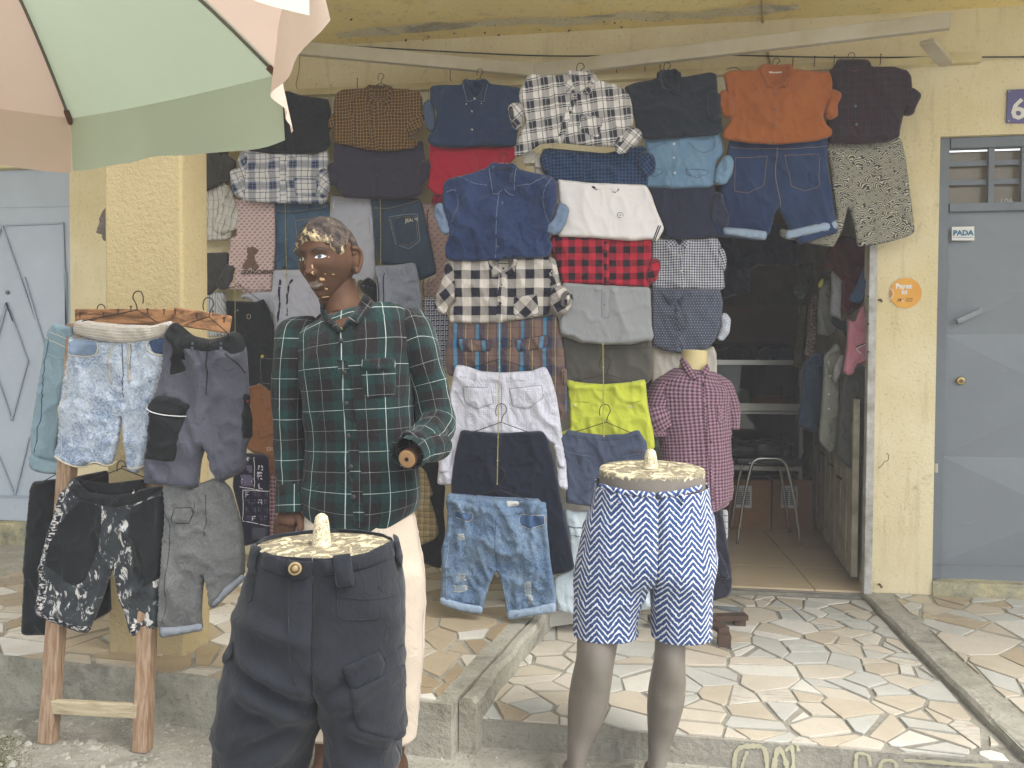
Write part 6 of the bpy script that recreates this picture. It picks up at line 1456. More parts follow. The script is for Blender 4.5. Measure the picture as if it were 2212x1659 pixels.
# ================================================================ LOFTS for the figures
def loft(name, C, Ra, Rb, mat, parent, ref=(1,0,0), n=48, per=8, sup=2.0, wr=0, ws=.07, seed=1, cap0=False, cap1=False, post=None, uvoff=(0,0), uvk=1.0, aniso=None, folds=None, label=None, closed_uv=False, thick=0, tdir=None):
    """skin over elliptical rings; Ra along ref, Rb across; wrinkles along the normal"""
    C = np.array([tuple(c) for c in C], float); D = np.c_[C, np.asarray(Ra, float), np.asarray(Rb, float)]
    S = catmull(D, per); C, Ra, Rb = S[:, :3], S[:, 3], S[:, 4]; m = len(C)
    T = np.gradient(C, axis=0); T /= np.linalg.norm(T, axis=1)[:,None]
    if tdir is not None: T = np.tile(np.array(tdir, float), (m, 1))
    ref = np.array(ref, float); Aa = ref-T*(T@ref)[:,None]; Aa /= np.linalg.norm(Aa, axis=1)[:,None]; Bb = np.cross(T, Aa)
    th = np.linspace(0, 2*np.pi, n+1); ct, st_ = np.cos(th), np.sin(th)
    cx = np.sign(ct)*np.abs(ct)**(2/sup); sy = np.sign(st_)*np.abs(st_)**(2/sup)
    P = C[:,None,:] + Aa[:,None,:]*(Ra[:,None]*cx)[:,:,None] + Bb[:,None,:]*(Rb[:,None]*sy)[:,:,None]
    if post is not None: P = post(P, Aa, Bb, C)
    Nn = P-C[:,None,:]; Nn /= np.linalg.norm(Nn, axis=2)[:,:,None]+1e-9
    L = np.r_[0, np.cumsum(np.linalg.norm(np.diff(C, axis=0), axis=1))]
    if wr:
        F = P.reshape(-1, 3); ax = np.array(aniso if aniso else (1, 1, .55)); Q = F*ax
        h = wr*(ridges(Q, .8/ws, seed, 3)*1.6+ridges(Q, 1.9/ws, seed+5, 3)*.7+(fbm(Q, .5/ws, seed+9, 2)-.5)*3.5-1.0)
        if folds is not None: h = h+folds(F, L)
        P = P + Nn*h.reshape(m, n+1)[:,:,None]; P[:, -1] = P[:, 0]
    circ = 2*np.pi*np.sqrt((np.mean(Ra)**2+np.mean(Rb)**2)/2)
    U = np.tile(th/(2*np.pi)*circ*uvk, (m, 1)); Vv = np.tile(-L[:,None], (1, n+1)); uv = np.stack([U, Vv], 2).reshape(-1, 2)+np.array(uvoff)
    w_ = .004*np.c_[fbm(P.reshape(-1,3), 7, seed+21)-.5, fbm(P.reshape(-1,3), 7, seed+23)-.5]; uv = uv+w_
    V = P.reshape(-1, 3); Fc = []
    for i in range(m-1):
        for j in range(n): Fc.append((i*(n+1)+j, (i+1)*(n+1)+j, (i+1)*(n+1)+j+1, i*(n+1)+j+1))
    V = list(map(tuple, V)); uv = list(map(tuple, uv))
    for flag, i in ((cap0, 0), (cap1, m-1)):
        if flag:
            k = len(V); V.append(tuple(C[i])); uv.append((0,0))
            for j in range(n):
                a, b = i*(n+1)+j, i*(n+1)+j+1; Fc.append((k, a, b) if i == 0 else (k, b, a))
    o = mesh(name, V, Fc, mat, parent, uv, True, label)
    # weld the seam for smooth shading where there is no pattern jump
    if thick: md = o.modifiers.new('cloth_thickness', 'SOLIDIFY'); md.thickness = thick; md.offset = -1
    o['_g'] = 0; del o['_g']
    LOFT[o.name] = (P, Nn, C)
    return o
LOFT = {}
def on_loft(o, q, lift=.0):
    """where the line of sight through q meets the near side of a loft (nearest vertex)"""
    P, Nn, C = LOFT[o.name]; d = np.array(tuple(ray(*q))); d /= np.linalg.norm(d); V = P.reshape(-1, 3)-np.array(tuple(CAM))
    t = V@d; fc = (Nn.reshape(-1,3)@d) < .25; r = np.linalg.norm(V-t[:,None]*d, axis=1); r = np.where(fc, r, 9); k = np.where(r < max(.016, r.min()*1.3))[0]; k = k[t[k] < t[k].min()+.04]; k = k[np.argsort(r[k])[:40]]; w = 1/(r[k]+.002)**2
    tt = (t[k]*w).sum()/w.sum(); return Vector(tuple(np.array(tuple(CAM))+d*(tt-lift)))
def patch(name, px, base, mat, parent, lift=.004, th=.003, n=1, bulge=.004, step=.012, uvr=0, uv=True):
    """flap or pocket that follows a loft: outline in measured units"""
    P2 = resample(chaikin(np.array(px, float)*.001, n, .2, .003)*1000, step*900 if False else 6, True)
    mn, mx = P2.min(0), P2.max(0); g = np.array([(x, y) for x in np.arange(mn[0], mx[0], 7) for y in np.arange(mn[1], mx[1], 7)])
    g = g[inside(g, P2)]; 
    if len(g): g = g[dist_poly(g, P2) > 3.5]
    pts = np.vstack([P2, g]) if len(g) else P2; nb_ = len(P2)
    r = delaunay_2d_cdt([Vector(p) for p in pts], [], [list(range(nb_))], 1, 1e-6); V2 = np.array([tuple(v) for v in r[0]]); T = [list(f) for f in r[2]]
    de = dist_poly(V2, P2); fr = [on_loft(base, q, lift+bulge*min(1, (d_/8))) for q, d_ in zip(V2, de)]; bk = [on_loft(base, q, -.002) for q in V2[:nb_]]
    sc = (fr[0]-CAM).length/F_PX; ar = math.radians(uvr)
    UV = [( (x*math.cos(ar)-y*math.sin(ar))*sc, -(x*math.sin(ar)+y*math.cos(ar))*sc) for x, y in V2]
    N = len(V2); V = fr+bk; UV += UV[:nb_]
    a = V2[T[0][1]]-V2[T[0][0]]; b = V2[T[0][2]]-V2[T[0][0]]
    if a[0]*b[1]-a[1]*b[0] > 0: T = [f[::-1] for f in T]
    Fc = T+[(i, (i+1)%nb_, N+(i+1)%nb_, N+i) for i in range(nb_)]
    return mesh(name, [tuple(v) for v in V], Fc, mat, parent, UV, True)
def line_on(base, px, mat, parent, r=.0012, name='seam', lift=.0005, smooth=True):
    Q = catmull(px, 5) if smooth and len(px) > 2 else np.array(px, float); Q = resample(Q, 7, False)
    return MB().tube([on_loft(base, q, lift) for q in Q], r, 4).build(name, mat, parent, True)
def ptsP(L): return [atD(x, y, z) for x, y, z in L]
def W(px, Z): return px*Z/F_PX
camR = ROT @ Vector((1,0,0)); camR.z = 0; camR.normalize(); camF = Vector((-camR.y, camR.x, 0))   # right, forward on the ground

brownskin = MT('chipped brown mannequin paint', .68, .2); v = brownskin.coord('Object')
k1 = brownskin.step(brownskin.noise(v, 46, 5, .75, .4), .76, .02); k2 = brownskin.step(brownskin.noise(v, 8, 3, .6), .5, .25)
base_ = brownskin.mix(k2, al((80,54,38)), al((98,69,50)))
brownskin.color(brownskin.mix(k1, base_, al((206,168,120)))); brownskin.bump(brownskin.noise(v, 60, 4, .7), .15, .002); brownskin = brownskin.m
greyskin = MT('worn grey brown mannequin paint', .42, .45); v = greyskin.coord('Object')
k1 = greyskin.step(greyskin.noise(v, 40, 5, .75, .4), .705, .02); k2 = greyskin.step(greyskin.noise(v, 6, 3, .6), .5, .3)
greyskin.color(greyskin.mix(k1, greyskin.mix(k2, al((114,107,98)), al((130,122,112))), al((214,196,170)))); greyskin.bump(greyskin.noise(v, 50, 4, .7), .15, .002); greyskin = greyskin.m
capm = MT('flaking plaster cap', .9, .2); v = capm.coord('Object'); n_ = capm.noise(v, 30, 6, .75, .8)
capm.color(capm.mix(capm.step(n_, .50, .05), al((150,140,118)), al((226,214,176)))); capm.bump(capm.step(n_, .5, .08), .9, .004); capm = capm.m
pegm = MT('cracked cream peg', .7, .25); v = pegm.coord('Object'); n_ = pegm.noise(v, 55, 5, .7, 1.2)
pegm.color(pegm.mix(pegm.step(pegm.math('ABSOLUTE', pegm.math('SUBTRACT', n_, .5)), .02, .015), al((120,104,78)), al((226,214,180)))); pegm = pegm.m
def slab_cap(C, a, b, rz, th, mat, parent, n=48, name='waist_cap', tilt=0):
    """flat top of a half mannequin: ellipse a x b turned by rz"""
    V = []; Fc = []; ca, sa = math.cos(rz), math.sin(rz)
    rings = [(1.0, -th), (1.0, -.004), (.985, 0), (.8, .001), (.55, .0015), (.25, .001)]
    for r, z in rings:
        for k in range(n):
            t = 2*math.pi*k/n; x, y = a*r*math.cos(t), b*r*math.sin(t); V.append((C[0]+x*ca-y*sa, C[1]+x*sa+y*ca, C[2]+z+y*math.tan(tilt)))
    V.append((C[0], C[1], C[2]+.001))
    for i in range(len(rings)-1):
        for k in range(n): Fc.append((i*n+k, i*n+(k+1)%n, (i+1)*n+(k+1)%n, (i+1)*n+k))
    for k in range(n): Fc.append(((len(rings)-1)*n+k, (len(rings)-1)*n+(k+1)%n, len(V)-1))
    return mesh(name, V, Fc, mat, parent, None, True)
def peg(C, h, r, parent):
    C = Vector(C); P = [C+Vector((0,0,h*t)) for t in (0,.05,.3,.7,.88,.96,1)]; R = [r*1.25, r*1.06, r, r*.84, r*.7, r*.42, r*.05]
    return MB().tube(P, R, 20).build('peg', pegm, parent, True)
def halfpants(side, name, zs, mat, parent, cx0, Xc, Yc, rz, wr, ws, seed, uvoff=(0,0), thick=.003, per=8, n=56, folds=None, tilt=0):
    """one leg of a pair of trousers. zs rows: (z, leg centre x, leg half width, half depth, forward shift); above the crotch the
    ring is cut at the centre seam so that both halves close into one body"""
    D = np.array(zs, float); S = catmull(D, per); m = len(S); th = np.linspace(0, 2*np.pi, n+1)
    ca, sa = math.cos(rz), math.sin(rz); P = np.zeros((m, n+1, 3)); Cc = np.zeros((m, 3)); U = np.zeros((m, n+1)); L = 0
    for i, (z, cx, a, b, fy) in enumerate(S):
        e = 2.35; c, s_ = np.cos(th), np.sin(th); x = cx+a*np.sign(c)*np.abs(c)**(2/e); y = b*np.sign(s_)*np.abs(s_)**(2/e)
        dz = np.where(x < .0008, -.085*np.clip(1-np.abs(y/b)**3, 0, 1)*max(0, 1-i/m*4), 0)+y*tilt*max(0, 1-i/m*3); x = np.maximum(x, .0008)
        xx = side*x; yy = y+fy; P[i,:,0] = Xc+xx*ca-yy*sa; P[i,:,1] = Yc+xx*sa+yy*ca; P[i,:,2] = z+dz; Cc[i] = (Xc+side*cx*ca-fy*sa, Yc+side*cx*sa+fy*ca, z)
        arc = np.r_[0, np.cumsum(np.hypot(np.diff(x), np.diff(y)))]; ph = (th-1.5*np.pi+np.pi)%(2*np.pi)-np.pi; U[i] = side*(x+.5*a*(ph-np.sin(ph)))
    Nn = P-Cc[:,None,:]; Nn[:,:,2] = 0; Nn /= np.linalg.norm(Nn, axis=2)[:,:,None]+1e-9
    F = P.reshape(-1,3); Q = F*np.array((1,1,.8))
    h = wr*(ridges(Q, .8/ws, seed, 3)*1.7+ridges(Q, 1.9/ws, seed+5, 3)*.8+(fbm(Q, .5/ws, seed+9, 2)-.5)*4-1.1)
    if folds is not None: h = h+folds(F)
    seamk = np.clip(np.abs((F[:,0]-Xc)*ca+(F[:,1]-Yc)*sa)/.012, 0, 1)
    P = P+Nn*(h*1).reshape(m, n+1)[:,:,None]; P[:,-1] = P[:,0]
    xl = (P[:,:,0]-Xc)*ca+(P[:,:,1]-Yc)*sa; bad = (xl*side) < 0; 
    P[:,:,0] -= np.where(bad, xl*ca, 0); P[:,:,1] -= np.where(bad, xl*sa, 0)
    uv = np.stack([U, np.tile(S[:,0][:,None], (1, n+1))], 2).reshape(-1, 2)+np.array(uvoff)
    uv += .003*np.c_[fbm(F, 7, seed+21)-.5, fbm(F, 7, seed+23)-.5]
    Fc = []
    for i in range(m-1):
        for j in range(n):
            q = (i*(n+1)+j, (i+1)*(n+1)+j, (i+1)*(n+1)+j+1, i*(n+1)+j+1); Fc.append(q if side > 0 else q[::-1])
    o = mesh(name, P.reshape(-1,3), Fc, mat, parent, uv, True); md = o.modifiers.new('cloth_thickness', 'SOLIDIFY'); md.thickness = thick; md.offset = -1
    LOFT[o.name] = (P, Nn, Cc); return o

# ================================================================ 1. half mannequin with black cargo trousers, nearest
Z1 = 1.70; c0 = atD(702, 1178, Z1)
hm = thing('half_mannequin', 'half mannequin in charcoal black cargo trousers with a peg on its flat top, nearest', 'mannequin', (c0.x, c0.y, 0))
rz1 = math.radians(8.1+3); a1, b1 = W(149, Z1), .128
slab_cap(c0, a1, b1, rz1, .05, capm, hm); peg(c0+Vector((-.008,.0,0)), .072, .0195, hm)
f_cargo = fab('charcoal ripstop', (36,39,45), (42,45,53), .35, 22)
hw = lambda px: W(px, Z1)
def zpx(y, Z=Z1): return atD(702, y, Z).z
def fold1(F):
    h = 0; cxr = np.array((camR.x, camR.y)); X = (F[:,:2]-np.array((c0.x, c0.y)))@cxr; Zz = F[:,2]
    for x0, z0, x1, z1, w, a in ((-.15,.66,.0,.58,.016,.012),(-.15,.60,.02,.50,.018,.012),(.16,.62,.03,.54,.018,.011),(-.16,.49,-.05,.53,.016,.010),(.17,.47,.06,.52,.015,.009),(-.18,.40,-.04,.46,.02,.012),(.18,.37,.05,.43,.02,.012),(-.14,.74,-.04,.70,.014,.006),(.02,.60,.10,.66,.012,.006),(-.2,.33,-.08,.30,.02,.012),(.19,.30,.06,.27,.02,.012)):
        a_ = np.array((x0, z0)); b_ = np.array((x1, z1)); d = b_-a_; Q = np.c_[X, Zz]; t = np.clip(((Q-a_)@d)/(d@d), 0, 1); dist = np.linalg.norm(Q-(a_+t[:,None]*d), axis=1)
        h = h+1.5*a*np.sin(np.pi*np.clip(.1+.85*t, 0, 1))*(np.exp(-(dist/w)**2)-.5*np.exp(-((dist-w*1.8)/w)**2))
    return h
zs = [(c0.z+.014, 0, a1+.006, b1+.010, 0), (c0.z-.03, 0, a1+.010, b1+.012, 0), (c0.z-.10, 0, hw(168), .122, 0), (c0.z-.18, .0, hw(176), .132, .0),
      (c0.z-.25, .03, hw(163), .134, 0), (c0.z-.315, .075, hw(134), .128, 0), (c0.z-.40, .112, hw(108), .120, 0), (c0.z-.52, .122, hw(103), .112, 0),
      (c0.z-.66, .124, hw(98), .100, 0), (c0.z-.80, .122, hw(92), .095, .0), (.08, .12, hw(88), .09, 0)]
legs1 = {}
zrow = [c0.z+.006, c0.z-.03, c0.z-.10, c0.z-.18, c0.z-.25, c0.z-.315, c0.z-.40, c0.z-.52, c0.z-.66, c0.z-.80, .08]; dep = (b1+.004, b1+.010, .143, .147, .147, .140, .128, .112, .1, .095, .09)
zL = [(0,149+3),(0,149+8),(0,176),(0,194),(40,170),(100,128),(122,116),(144,98),(146,94),(144,88),(142,86)]; zR = [(0,149+3),(0,149+14),(0,170),(0,174),(24,154),(75,102),(79,91),(77,76),(76,74),(76,72),(76,70)]
for sd_, nm in ((-1, 'trouser_leg'), (1, 'trouser_leg')):
    zs = [(z, hw(c), hw(a), d, 0) for z, (c, a), d in zip(zrow, zL if sd_ < 0 else zR, dep)]
    legs1[sd_] = halfpants(sd_, nm, zs, f_cargo, hm, 0, c0.x, c0.y, rz1, .0065, .085, 41, folds=fold1)
rl, ll = legs1[1], legs1[-1]
P1 = lambda L: K(11, L)
f_cargo2 = fab('charcoal ripstop flap', (34,37,43), (40,43,51), .4, 22)
wb = P1([(545,295),(640,334),(702,348),(702,465),(620,435),(530,400)]); patch('waistband', wb, ll, f_cargo2, hm, .004, bulge=.004)
wb = P1([(702,348),(800,360),(980,352),(1200,305),(1360,225),(1380,245),(1375,330),(1200,400),(1000,445),(800,468),(702,465)]); patch('waistband', wb, rl, f_cargo2, hm, .004, bulge=.004)
patch('belt_loop', P1([(978,325),(1095,308),(1120,510),(1005,528)]), rl, f_cargo2, hm, .012, bulge=.006)
patch('belt_loop', P1([(470,245),(540,275),(500,340),(490,420),(520,440),(470,450),(440,390)]), ll, f_cargo2, hm, .012, bulge=.006)
patch('belt_loop', P1([(1355,185),(1395,200),(1425,330),(1420,400),(1385,360),(1375,260)]), rl, f_cargo2, hm, .012, bulge=.005)
bp_ = on_loft(rl, P1([(745,407)])[0], .010); nrm_ = (CAM-bp_).normalized()
for r_, h_, m_ in ((.0135, .004, btn['brass']), (.0095, .006, paint('dark brass', (96,80,54), .4, .1, metal=.6)), (.006, .0075, btn['brass'])): disc(bp_, nrm_, r_, h_, 24).build('button', m_, hm, True)
fl1 = P1([(1040,1030),(1275,925),(1312,1000),(1290,1080),(1130,1168),(1090,1150)]); patch('pocket_flap', fl1, rl, f_cargo2, hm, .008, bulge=.006)
patch('cargo_pocket', P1([(1090,1150),(1290,1080),(1440,1000),(1445,1450),(1400,1490),(1140,1420),(1110,1290)]), rl, f_cargo, hm, .003, bulge=.006)
patch('cargo_pocket', P1([(345,850),(360,900),(330,1000),(290,1010),(285,960)]), ll, f_cargo2, hm, .004, bulge=.004)
st1 = fab('charcoal seam thread', (30,32,36))
for q, b_ in (([(1005,575),(1150,600),(1300,595),(1380,570)], rl), ([(1000,520),(1010,600),(1025,715),(1200,728),(1350,715)], rl), ([(1270,520),(1320,580)], rl), ([(400,598),(470,604),(490,480)], ll), ([(705,335),(703,600),(705,900),(712,985)], rl), ([(712,985),(760,1180),(840,1400)], rl), ([(1300,985),(1430,880)], rl), ([(1040,1036),(1270,934)], rl), ([(530,410),(700,470)], ll), ([(702,468),(1000,450),(1380,330)], rl), ([(1130,1160),(1285,1076)], rl)):
    line_on(b_, P1(q), st1, hm, .0013)

# ================================================================ 2. half mannequin with zigzag shorts
Z2 = 2.32; c2 = atD(1408, 1012, Z2); a2, b2 = W(113, Z2), .125; rz2 = math.radians(6)
h2 = thing('half_mannequin', 'half mannequin in blue and white zigzag shorts with bare grey legs', 'mannequin', (c2.x, c2.y, 0))
slab_cap(c2, a2, b2, rz2, .02, capm, h2, tilt=math.radians(5)); peg(c2+Vector((-.004,.0,0)), .060, .021, h2)
hw = lambda px: W(px, Z2)
loft('hips', [c2+Vector((0,0,-.014)), c2+Vector((0,0,-.05)), c2+Vector((0,0,-.12)), c2+Vector((0,0,-.22))], [a2, a2+.002, a2+.014, a2+.02], [b2, b2+.002, b2+.01, b2+.02], greyskin, h2, ref=(math.cos(rz2), math.sin(rz2), 0), n=40)
def zz(y): return atD(1408, y, Z2).z
zs = [(zz(1044), 0, hw(124), .110, 0), (zz(1085), 0, hw(129), .118, 0), (zz(1130), 0, hw(139), .126, 0), (zz(1180), .0, hw(148), .130, 0), (zz(1216), .028, hw(138), .128, 0), (zz(1244), .066, hw(110), .122, 0), (zz(1262), .1, hw(86), .116, 0),
      (zz(1300), .113, hw(73), .110, 0), (zz(1340), .116, hw(71), .104, 0), (zz(1372), .116, hw(70), .100, 0)]
sh = {}; zrow = [r_[0] for r_ in zs]; dep = [r_[3]+.027*max(0, 1-k_/7) for k_, r_ in enumerate(zs)]
zL = [(0,124),(0,129),(0,144),(0,153),(28,132),(62,104),(82,84),(90,74),(95,70),(97,69)]; zR = [(0,120),(0,125),(0,136),(0,138),(20,120),(52,84),(60,72),(63,65),(64,62),(64,62)]
for sd_ in (-1, 1): sh[sd_] = halfpants(sd_, 'shorts_leg', [(z, hw(c), hw(a), d, 0) for z, (c, a), d in zip(zrow, zL if sd_ < 0 else zR, dep)], f_chev, h2, 0, c2.x, c2.y, rz2, .0035, .08, 61, uvoff=(.0, .0), tilt=.10)
patch('belt_loop', K(12, [(1286,372),(1308,374),(1308,452),(1288,450)]), sh[-1], f_chev, h2, .006, bulge=.003); patch('belt_loop', K(12, [(1654,384),(1676,380),(1688,456),(1668,460)]), sh[1], f_chev, h2, .006, bulge=.003)
bp_ = on_loft(sh[1], K(12, [(1530,410)])[0], .004); disc(bp_, (CAM-bp_).normalized(), .008, .003, 14).build('button', btn['navy'], h2, True)
for sd_, q in ((-1, [(1176,322),(1230,344),(1330,368),(1510,384),(1510,416),(1330,402),(1230,376),(1172,356)]), (1, [(1513,384),(1620,376),(1730,354),(1790,334),(1796,366),(1730,386),(1620,408),(1513,416)])):
    patch('waistband', K(12, q), sh[sd_], f_chev, h2, .003, bulge=.003, uvr=8)
def leg(pts, ra, rb, mat, par, nm='leg'): return loft(nm, pts, ra, rb, mat, par, ref=(math.cos(rz2), math.sin(rz2), 0), n=36, per=6, cap1=True)
# thigh, knee, calf, ankle
L_ = [(1308,1250,Z2),(1300,1330,Z2),(1291,1380,Z2),(1285,1430,Z2-.01),(1277,1475,Z2),(1270,1520,Z2+.01),(1262,1560,Z2+.01),(1251,1605,Z2),(1244,1655,Z2-.01),(1238,1712,Z2-.02)]
leg(ptsP(L_), [hw(x) for x in (46,45,44,41,43,43,37,26,20,24)], [hw(x) for x in (60,54,52,52,48,50,44,32,28,32)], greyskin, h2)
L_ = [(1472,1250,Z2),(1458,1330,Z2),(1449,1380,Z2),(1446,1430,Z2-.01),(1443,1470,Z2),(1438,1510,Z2+.01),(1431,1560,Z2+.01),(1423,1605,Z2),(1419,1655,Z2-.01),(1416,1712,Z2-.02)]
leg(ptsP(L_), [hw(x) for x in (52,38,33,33,38,39,33,23,19,22)], [hw(x) for x in (60,52,48,48,46,50,44,30,26,30)], greyskin, h2)
for x in (1232, 1412):
    p = atD(x, 1728, Z2-.03); loft('foot', [Vector((p.x, p.y+.06, .03)), Vector((p.x-.002, p.y-.0, .03)), Vector((p.x-.006, p.y-.07, .022)), Vector((p.x-.01, p.y-.13, .014))], [.028,.032,.038,.024], [.028,.026,.02,.012], greyskin, h2, n=24, cap0=True, cap1=True)

# ================================================================ 3. torso form in the small check shirt
Z3 = 3.42; f_pink = gingham('plum pink gingham', (182,144,158), (82,50,70), .0150, bump=.8, bscale=40)
t0 = atD(1500, 1100, Z3); tor = thing('torso_form', 'headless cream torso form in a plum and pink small check shirt', 'mannequin', (t0.x, t0.y, Z_M))
creamp = paint('cream plastic', (232, 212, 150), .4, .06, .03)
k3 = lambda px: W(px, Z3)
R3 = (camR.x, camR.y, 0)
loft('neck', ptsP([(1501,757,Z3),(1500,775,Z3),(1497,805,Z3),(1494,850,Z3)]), [k3(27),k3(28),k3(34),k3(48)], [.055,.056,.062,.075], creamp, tor, ref=R3, n=36, cap0=True)
loft('shirt_body', ptsP([(1500,800,Z3),(1498,818,Z3),(1495,845,Z3),(1495,885,Z3),(1500,940,Z3),(1504,1000,Z3),(1506,1050,Z3),(1508,1085,Z3),(1512,1102,Z3)]), [k3(42),k3(66),k3(84),k3(82),k3(78),k3(76),k3(74),k3(70),k3(62)], [.065,.085,.11,.118,.115,.112,.112,.108,.10], f_pink, tor, ref=R3, n=60, wr=.005, ws=.05, seed=77, thick=.002)
tb = [o for o in tor.children if o.name.startswith('shirt_body')][0]
sl = loft('sleeve', ptsP([(1452,808,Z3),(1440,826,Z3),(1422,870,Z3-.01),(1412,915,Z3-.03),(1420,940,Z3-.03)]), [k3(10),k3(28),k3(32),k3(29),k3(27)], [.03,.065,.07,.066,.06], f_pink, tor, ref=R3, n=36, wr=.004, ws=.04, seed=78, thick=.002, tdir=(0,0,-1))
loft('rolled_cuff', ptsP([(1411,885,Z3-.02),(1418,905,Z3-.03),(1430,925,Z3-.03)]), [k3(33),k3(35),k3(31)], [.07,.074,.068], f_pink, tor, ref=R3, n=36, wr=.003, ws=.03, seed=80, thick=.004)
loft('sleeve', ptsP([(1542,808,Z3),(1556,826,Z3),(1570,868,Z3+.01),(1578,905,Z3+.02),(1578,925,Z3+.02)]), [k3(8),k3(22),k3(24),k3(19),k3(18)], [.03,.06,.065,.06,.06], f_pink, tor, ref=R3, n=36, wr=.004, ws=.04, seed=79, thick=.002, tdir=(0,0,-1))
for q, r_ in ((K(8, [(165,20),(205,60),(262,150),(290,105),(285,125),(262,178),(215,150),(165,90),(150,45)]), 30), (K(8, [(325,62),(345,95),(330,165),(290,120),(295,105),(308,92)]), -30)): patch('collar_leaf', q, tb, f_pink, tor, .012, bulge=.006, uvr=r_)
patch('placket', K(8, [(284,120),(303,120),(318,300),(345,600),(375,930),(355,940),(325,600),(298,300)]), tb, f_pink, tor, .003, bulge=.002)
for q in ((300,200),(325,335),(350,560)): b_ = on_loft(tb, K(8, [q])[0], .008); disc(b_, (CAM-b_).normalized(), .0052, .003, 12).build('button', btn['dark'], tor, True)
patch('chest_pocket', K(8, [(375,320),(465,315),(468,440),(425,455),(385,430)]), tb, f_pink, tor, .003, bulge=.003)
pole_m = paint('turned wood pole', (112,84,60), .6, .15)
MB().tube([Vector((t0.x, t0.y, Z_M+.05)), Vector((t0.x, t0.y, .75))], .018, 10).build('pole', pole_m, tor, True)
# wooden cross foot
wood_d = paint('old brown board', (104, 84, 68), .7, .25, .2, (78,60,48), 9)
fa, fb_ = onZ(*K(24, (580, 1310)), .14), onZ(*K(24, (225, 1345)), .14)
MB().bar((fb_.x-.25, fb_.y-.02, .135), (fa.x, fa.y, .135), .05, .022).build('foot_board', wood_d, tor)
fc, fd_ = onZ(*K(24, (385, 1480)), .14), onZ(*K(24, (200, 1370)), .14); dd_ = (fd_-fc); MB().bar((fc.x, fc.y, .158), (fc.x+dd_.x*3.2, fc.y+dd_.y*3.2, .158), .05, .022).build('foot_board', wood_d, tor)
MB().box((fa.x-.03, fa.y, .108), (.05,.05,.032)).build('foot_block', wood_d, tor); MB().box((fc.x, fc.y, .12), (.05,.05,.05)).build('foot_block', wood_d, tor)

# ================================================================ 4. standing male mannequin in the green plaid shirt
Z4 = 2.26; m4 = atD(775, 1180, Z4)
man = thing('mannequin', 'brown skinned male mannequin with flaking head in a green black plaid shirt and beige trousers', 'mannequin', (m4.x, m4.y, 0))
G1, G2 = (20,53,51), (28,25,27)
f_green = plaid('green and black plaid with white lines', [(0,G2),(.27,G1),(.73,G2)], [(0,G2),(.27,G1),(.73,G2)], .094, .118, mixf=.5, lu=[(.5,.017,(200,206,202),.7),(.004,.012,(170,178,174),.6)], lv=[(.5,.014,(200,206,202),.7),(.004,.010,(170,178,174),.6)], bump=.5, fine=.05)
k4 = lambda px: W(px, Z4)
RR = Vector((camR.x, camR.y, 0)); turn = Matrix.Rotation(math.radians(-6), 3, 'Z'); R4 = tuple(turn @ RR)
# torso under and in shirt
def tail(P, Aa, Bb, C):
    m, n1 = P.shape[:2]; t = np.clip((np.arange(m)/(m-1)-.80)/.2, 0, 1)**1.3; c = np.cos(np.linspace(0, 2*np.pi, n1))**2
    P[:,:,2] += t[:,None]*c[None,:]*.062; return P
sb = loft('shirt_body', ptsP([(750,668,Z4+.035),(753,682,Z4+.035),(757,698,Z4+.03),(762,720,Z4+.015),(767,752,Z4+.005),(770,800,Z4),(773,850,Z4),(776,910,Z4),(778,975,Z4),(779,1040,Z4),(778,1095,Z4),(776,1140,Z4)]),
          [k4(48),k4(84),k4(114),k4(132),k4(133),k4(126),k4(119),k4(117),k4(119),k4(126),k4(129),k4(122)], [.045,.062,.080,.100,.114,.125,.128,.122,.118,.120,.122,.116], f_green, man, ref=R4, n=84, per=9, sup=2.25, wr=.0045, ws=.085, seed=90, uvoff=(.02,.012), thick=.002, post=tail)
# arm on the left of the picture, hanging
al_ = loft('sleeve', ptsP([(668,684,Z4+.03),(654,690,Z4+.025),(640,710,Z4+.012),(633,762,Z4),(627,830,Z4),(627,910,Z4),(629,980,Z4),(630,1045,Z4-.01),(630,1102,Z4-.02)]), [k4(6),k4(26),k4(36),k4(38),k4(35),k4(33),k4(32),k4(29),k4(27)], [.02,.045,.062,.066,.060,.056,.052,.048,.045], f_green, man, ref=R4, n=44, per=8, wr=.005, ws=.06, seed=91, uvoff=(.06,.03), thick=.002, tdir=(0,0,-1))
loft('cuff', ptsP([(630,1046,Z4-.01),(630,1075,Z4-.015),(630,1105,Z4-.02)]), [k4(32),k4(32),k4(31)], [.052,.052,.050], f_green, man, ref=R4, n=40, per=6, wr=.0015, ws=.05, seed=93, uvoff=(.0,.0), thick=.003)
# arm on the right of the picture: upper arm down to the elbow, forearm back to the front
ar_ = loft('sleeve', ptsP([(862,684,Z4+.04),(876,690,Z4+.035),(893,710,Z4+.02),(911,768,Z4),(930,830,Z4+.005),(939,880,Z4+.0),(941,915,Z4-.02),(928,942,Z4-.07),(908,958,Z4-.12),(885,972,Z4-.17)]), [k4(6),k4(26),k4(38),k4(40),k4(36),k4(33),k4(33),k4(31),k4(29),k4(27)], [.02,.045,.064,.068,.060,.056,.056,.054,.050,.046], f_green, man, ref=R4, n=48, per=8, wr=.006, ws=.05, seed=94, uvoff=(.03,.06), thick=.002)
loft('cuff', ptsP([(935,962,Z4-.07),(915,965,Z4-.11),(893,972,Z4-.15),(878,982,Z4-.18)]), [k4(34),k4(36),k4(33),k4(29)], [.056,.058,.054,.048], f_green, man, ref=(0,0,1), n=44, per=7, wr=.005, ws=.04, seed=95, uvoff=(.01,.04), thick=.002)
wr_c = atD(879, 992, Z4-.185); wr_d = (atD(910, 972, Z4-.10)-wr_c).normalized()
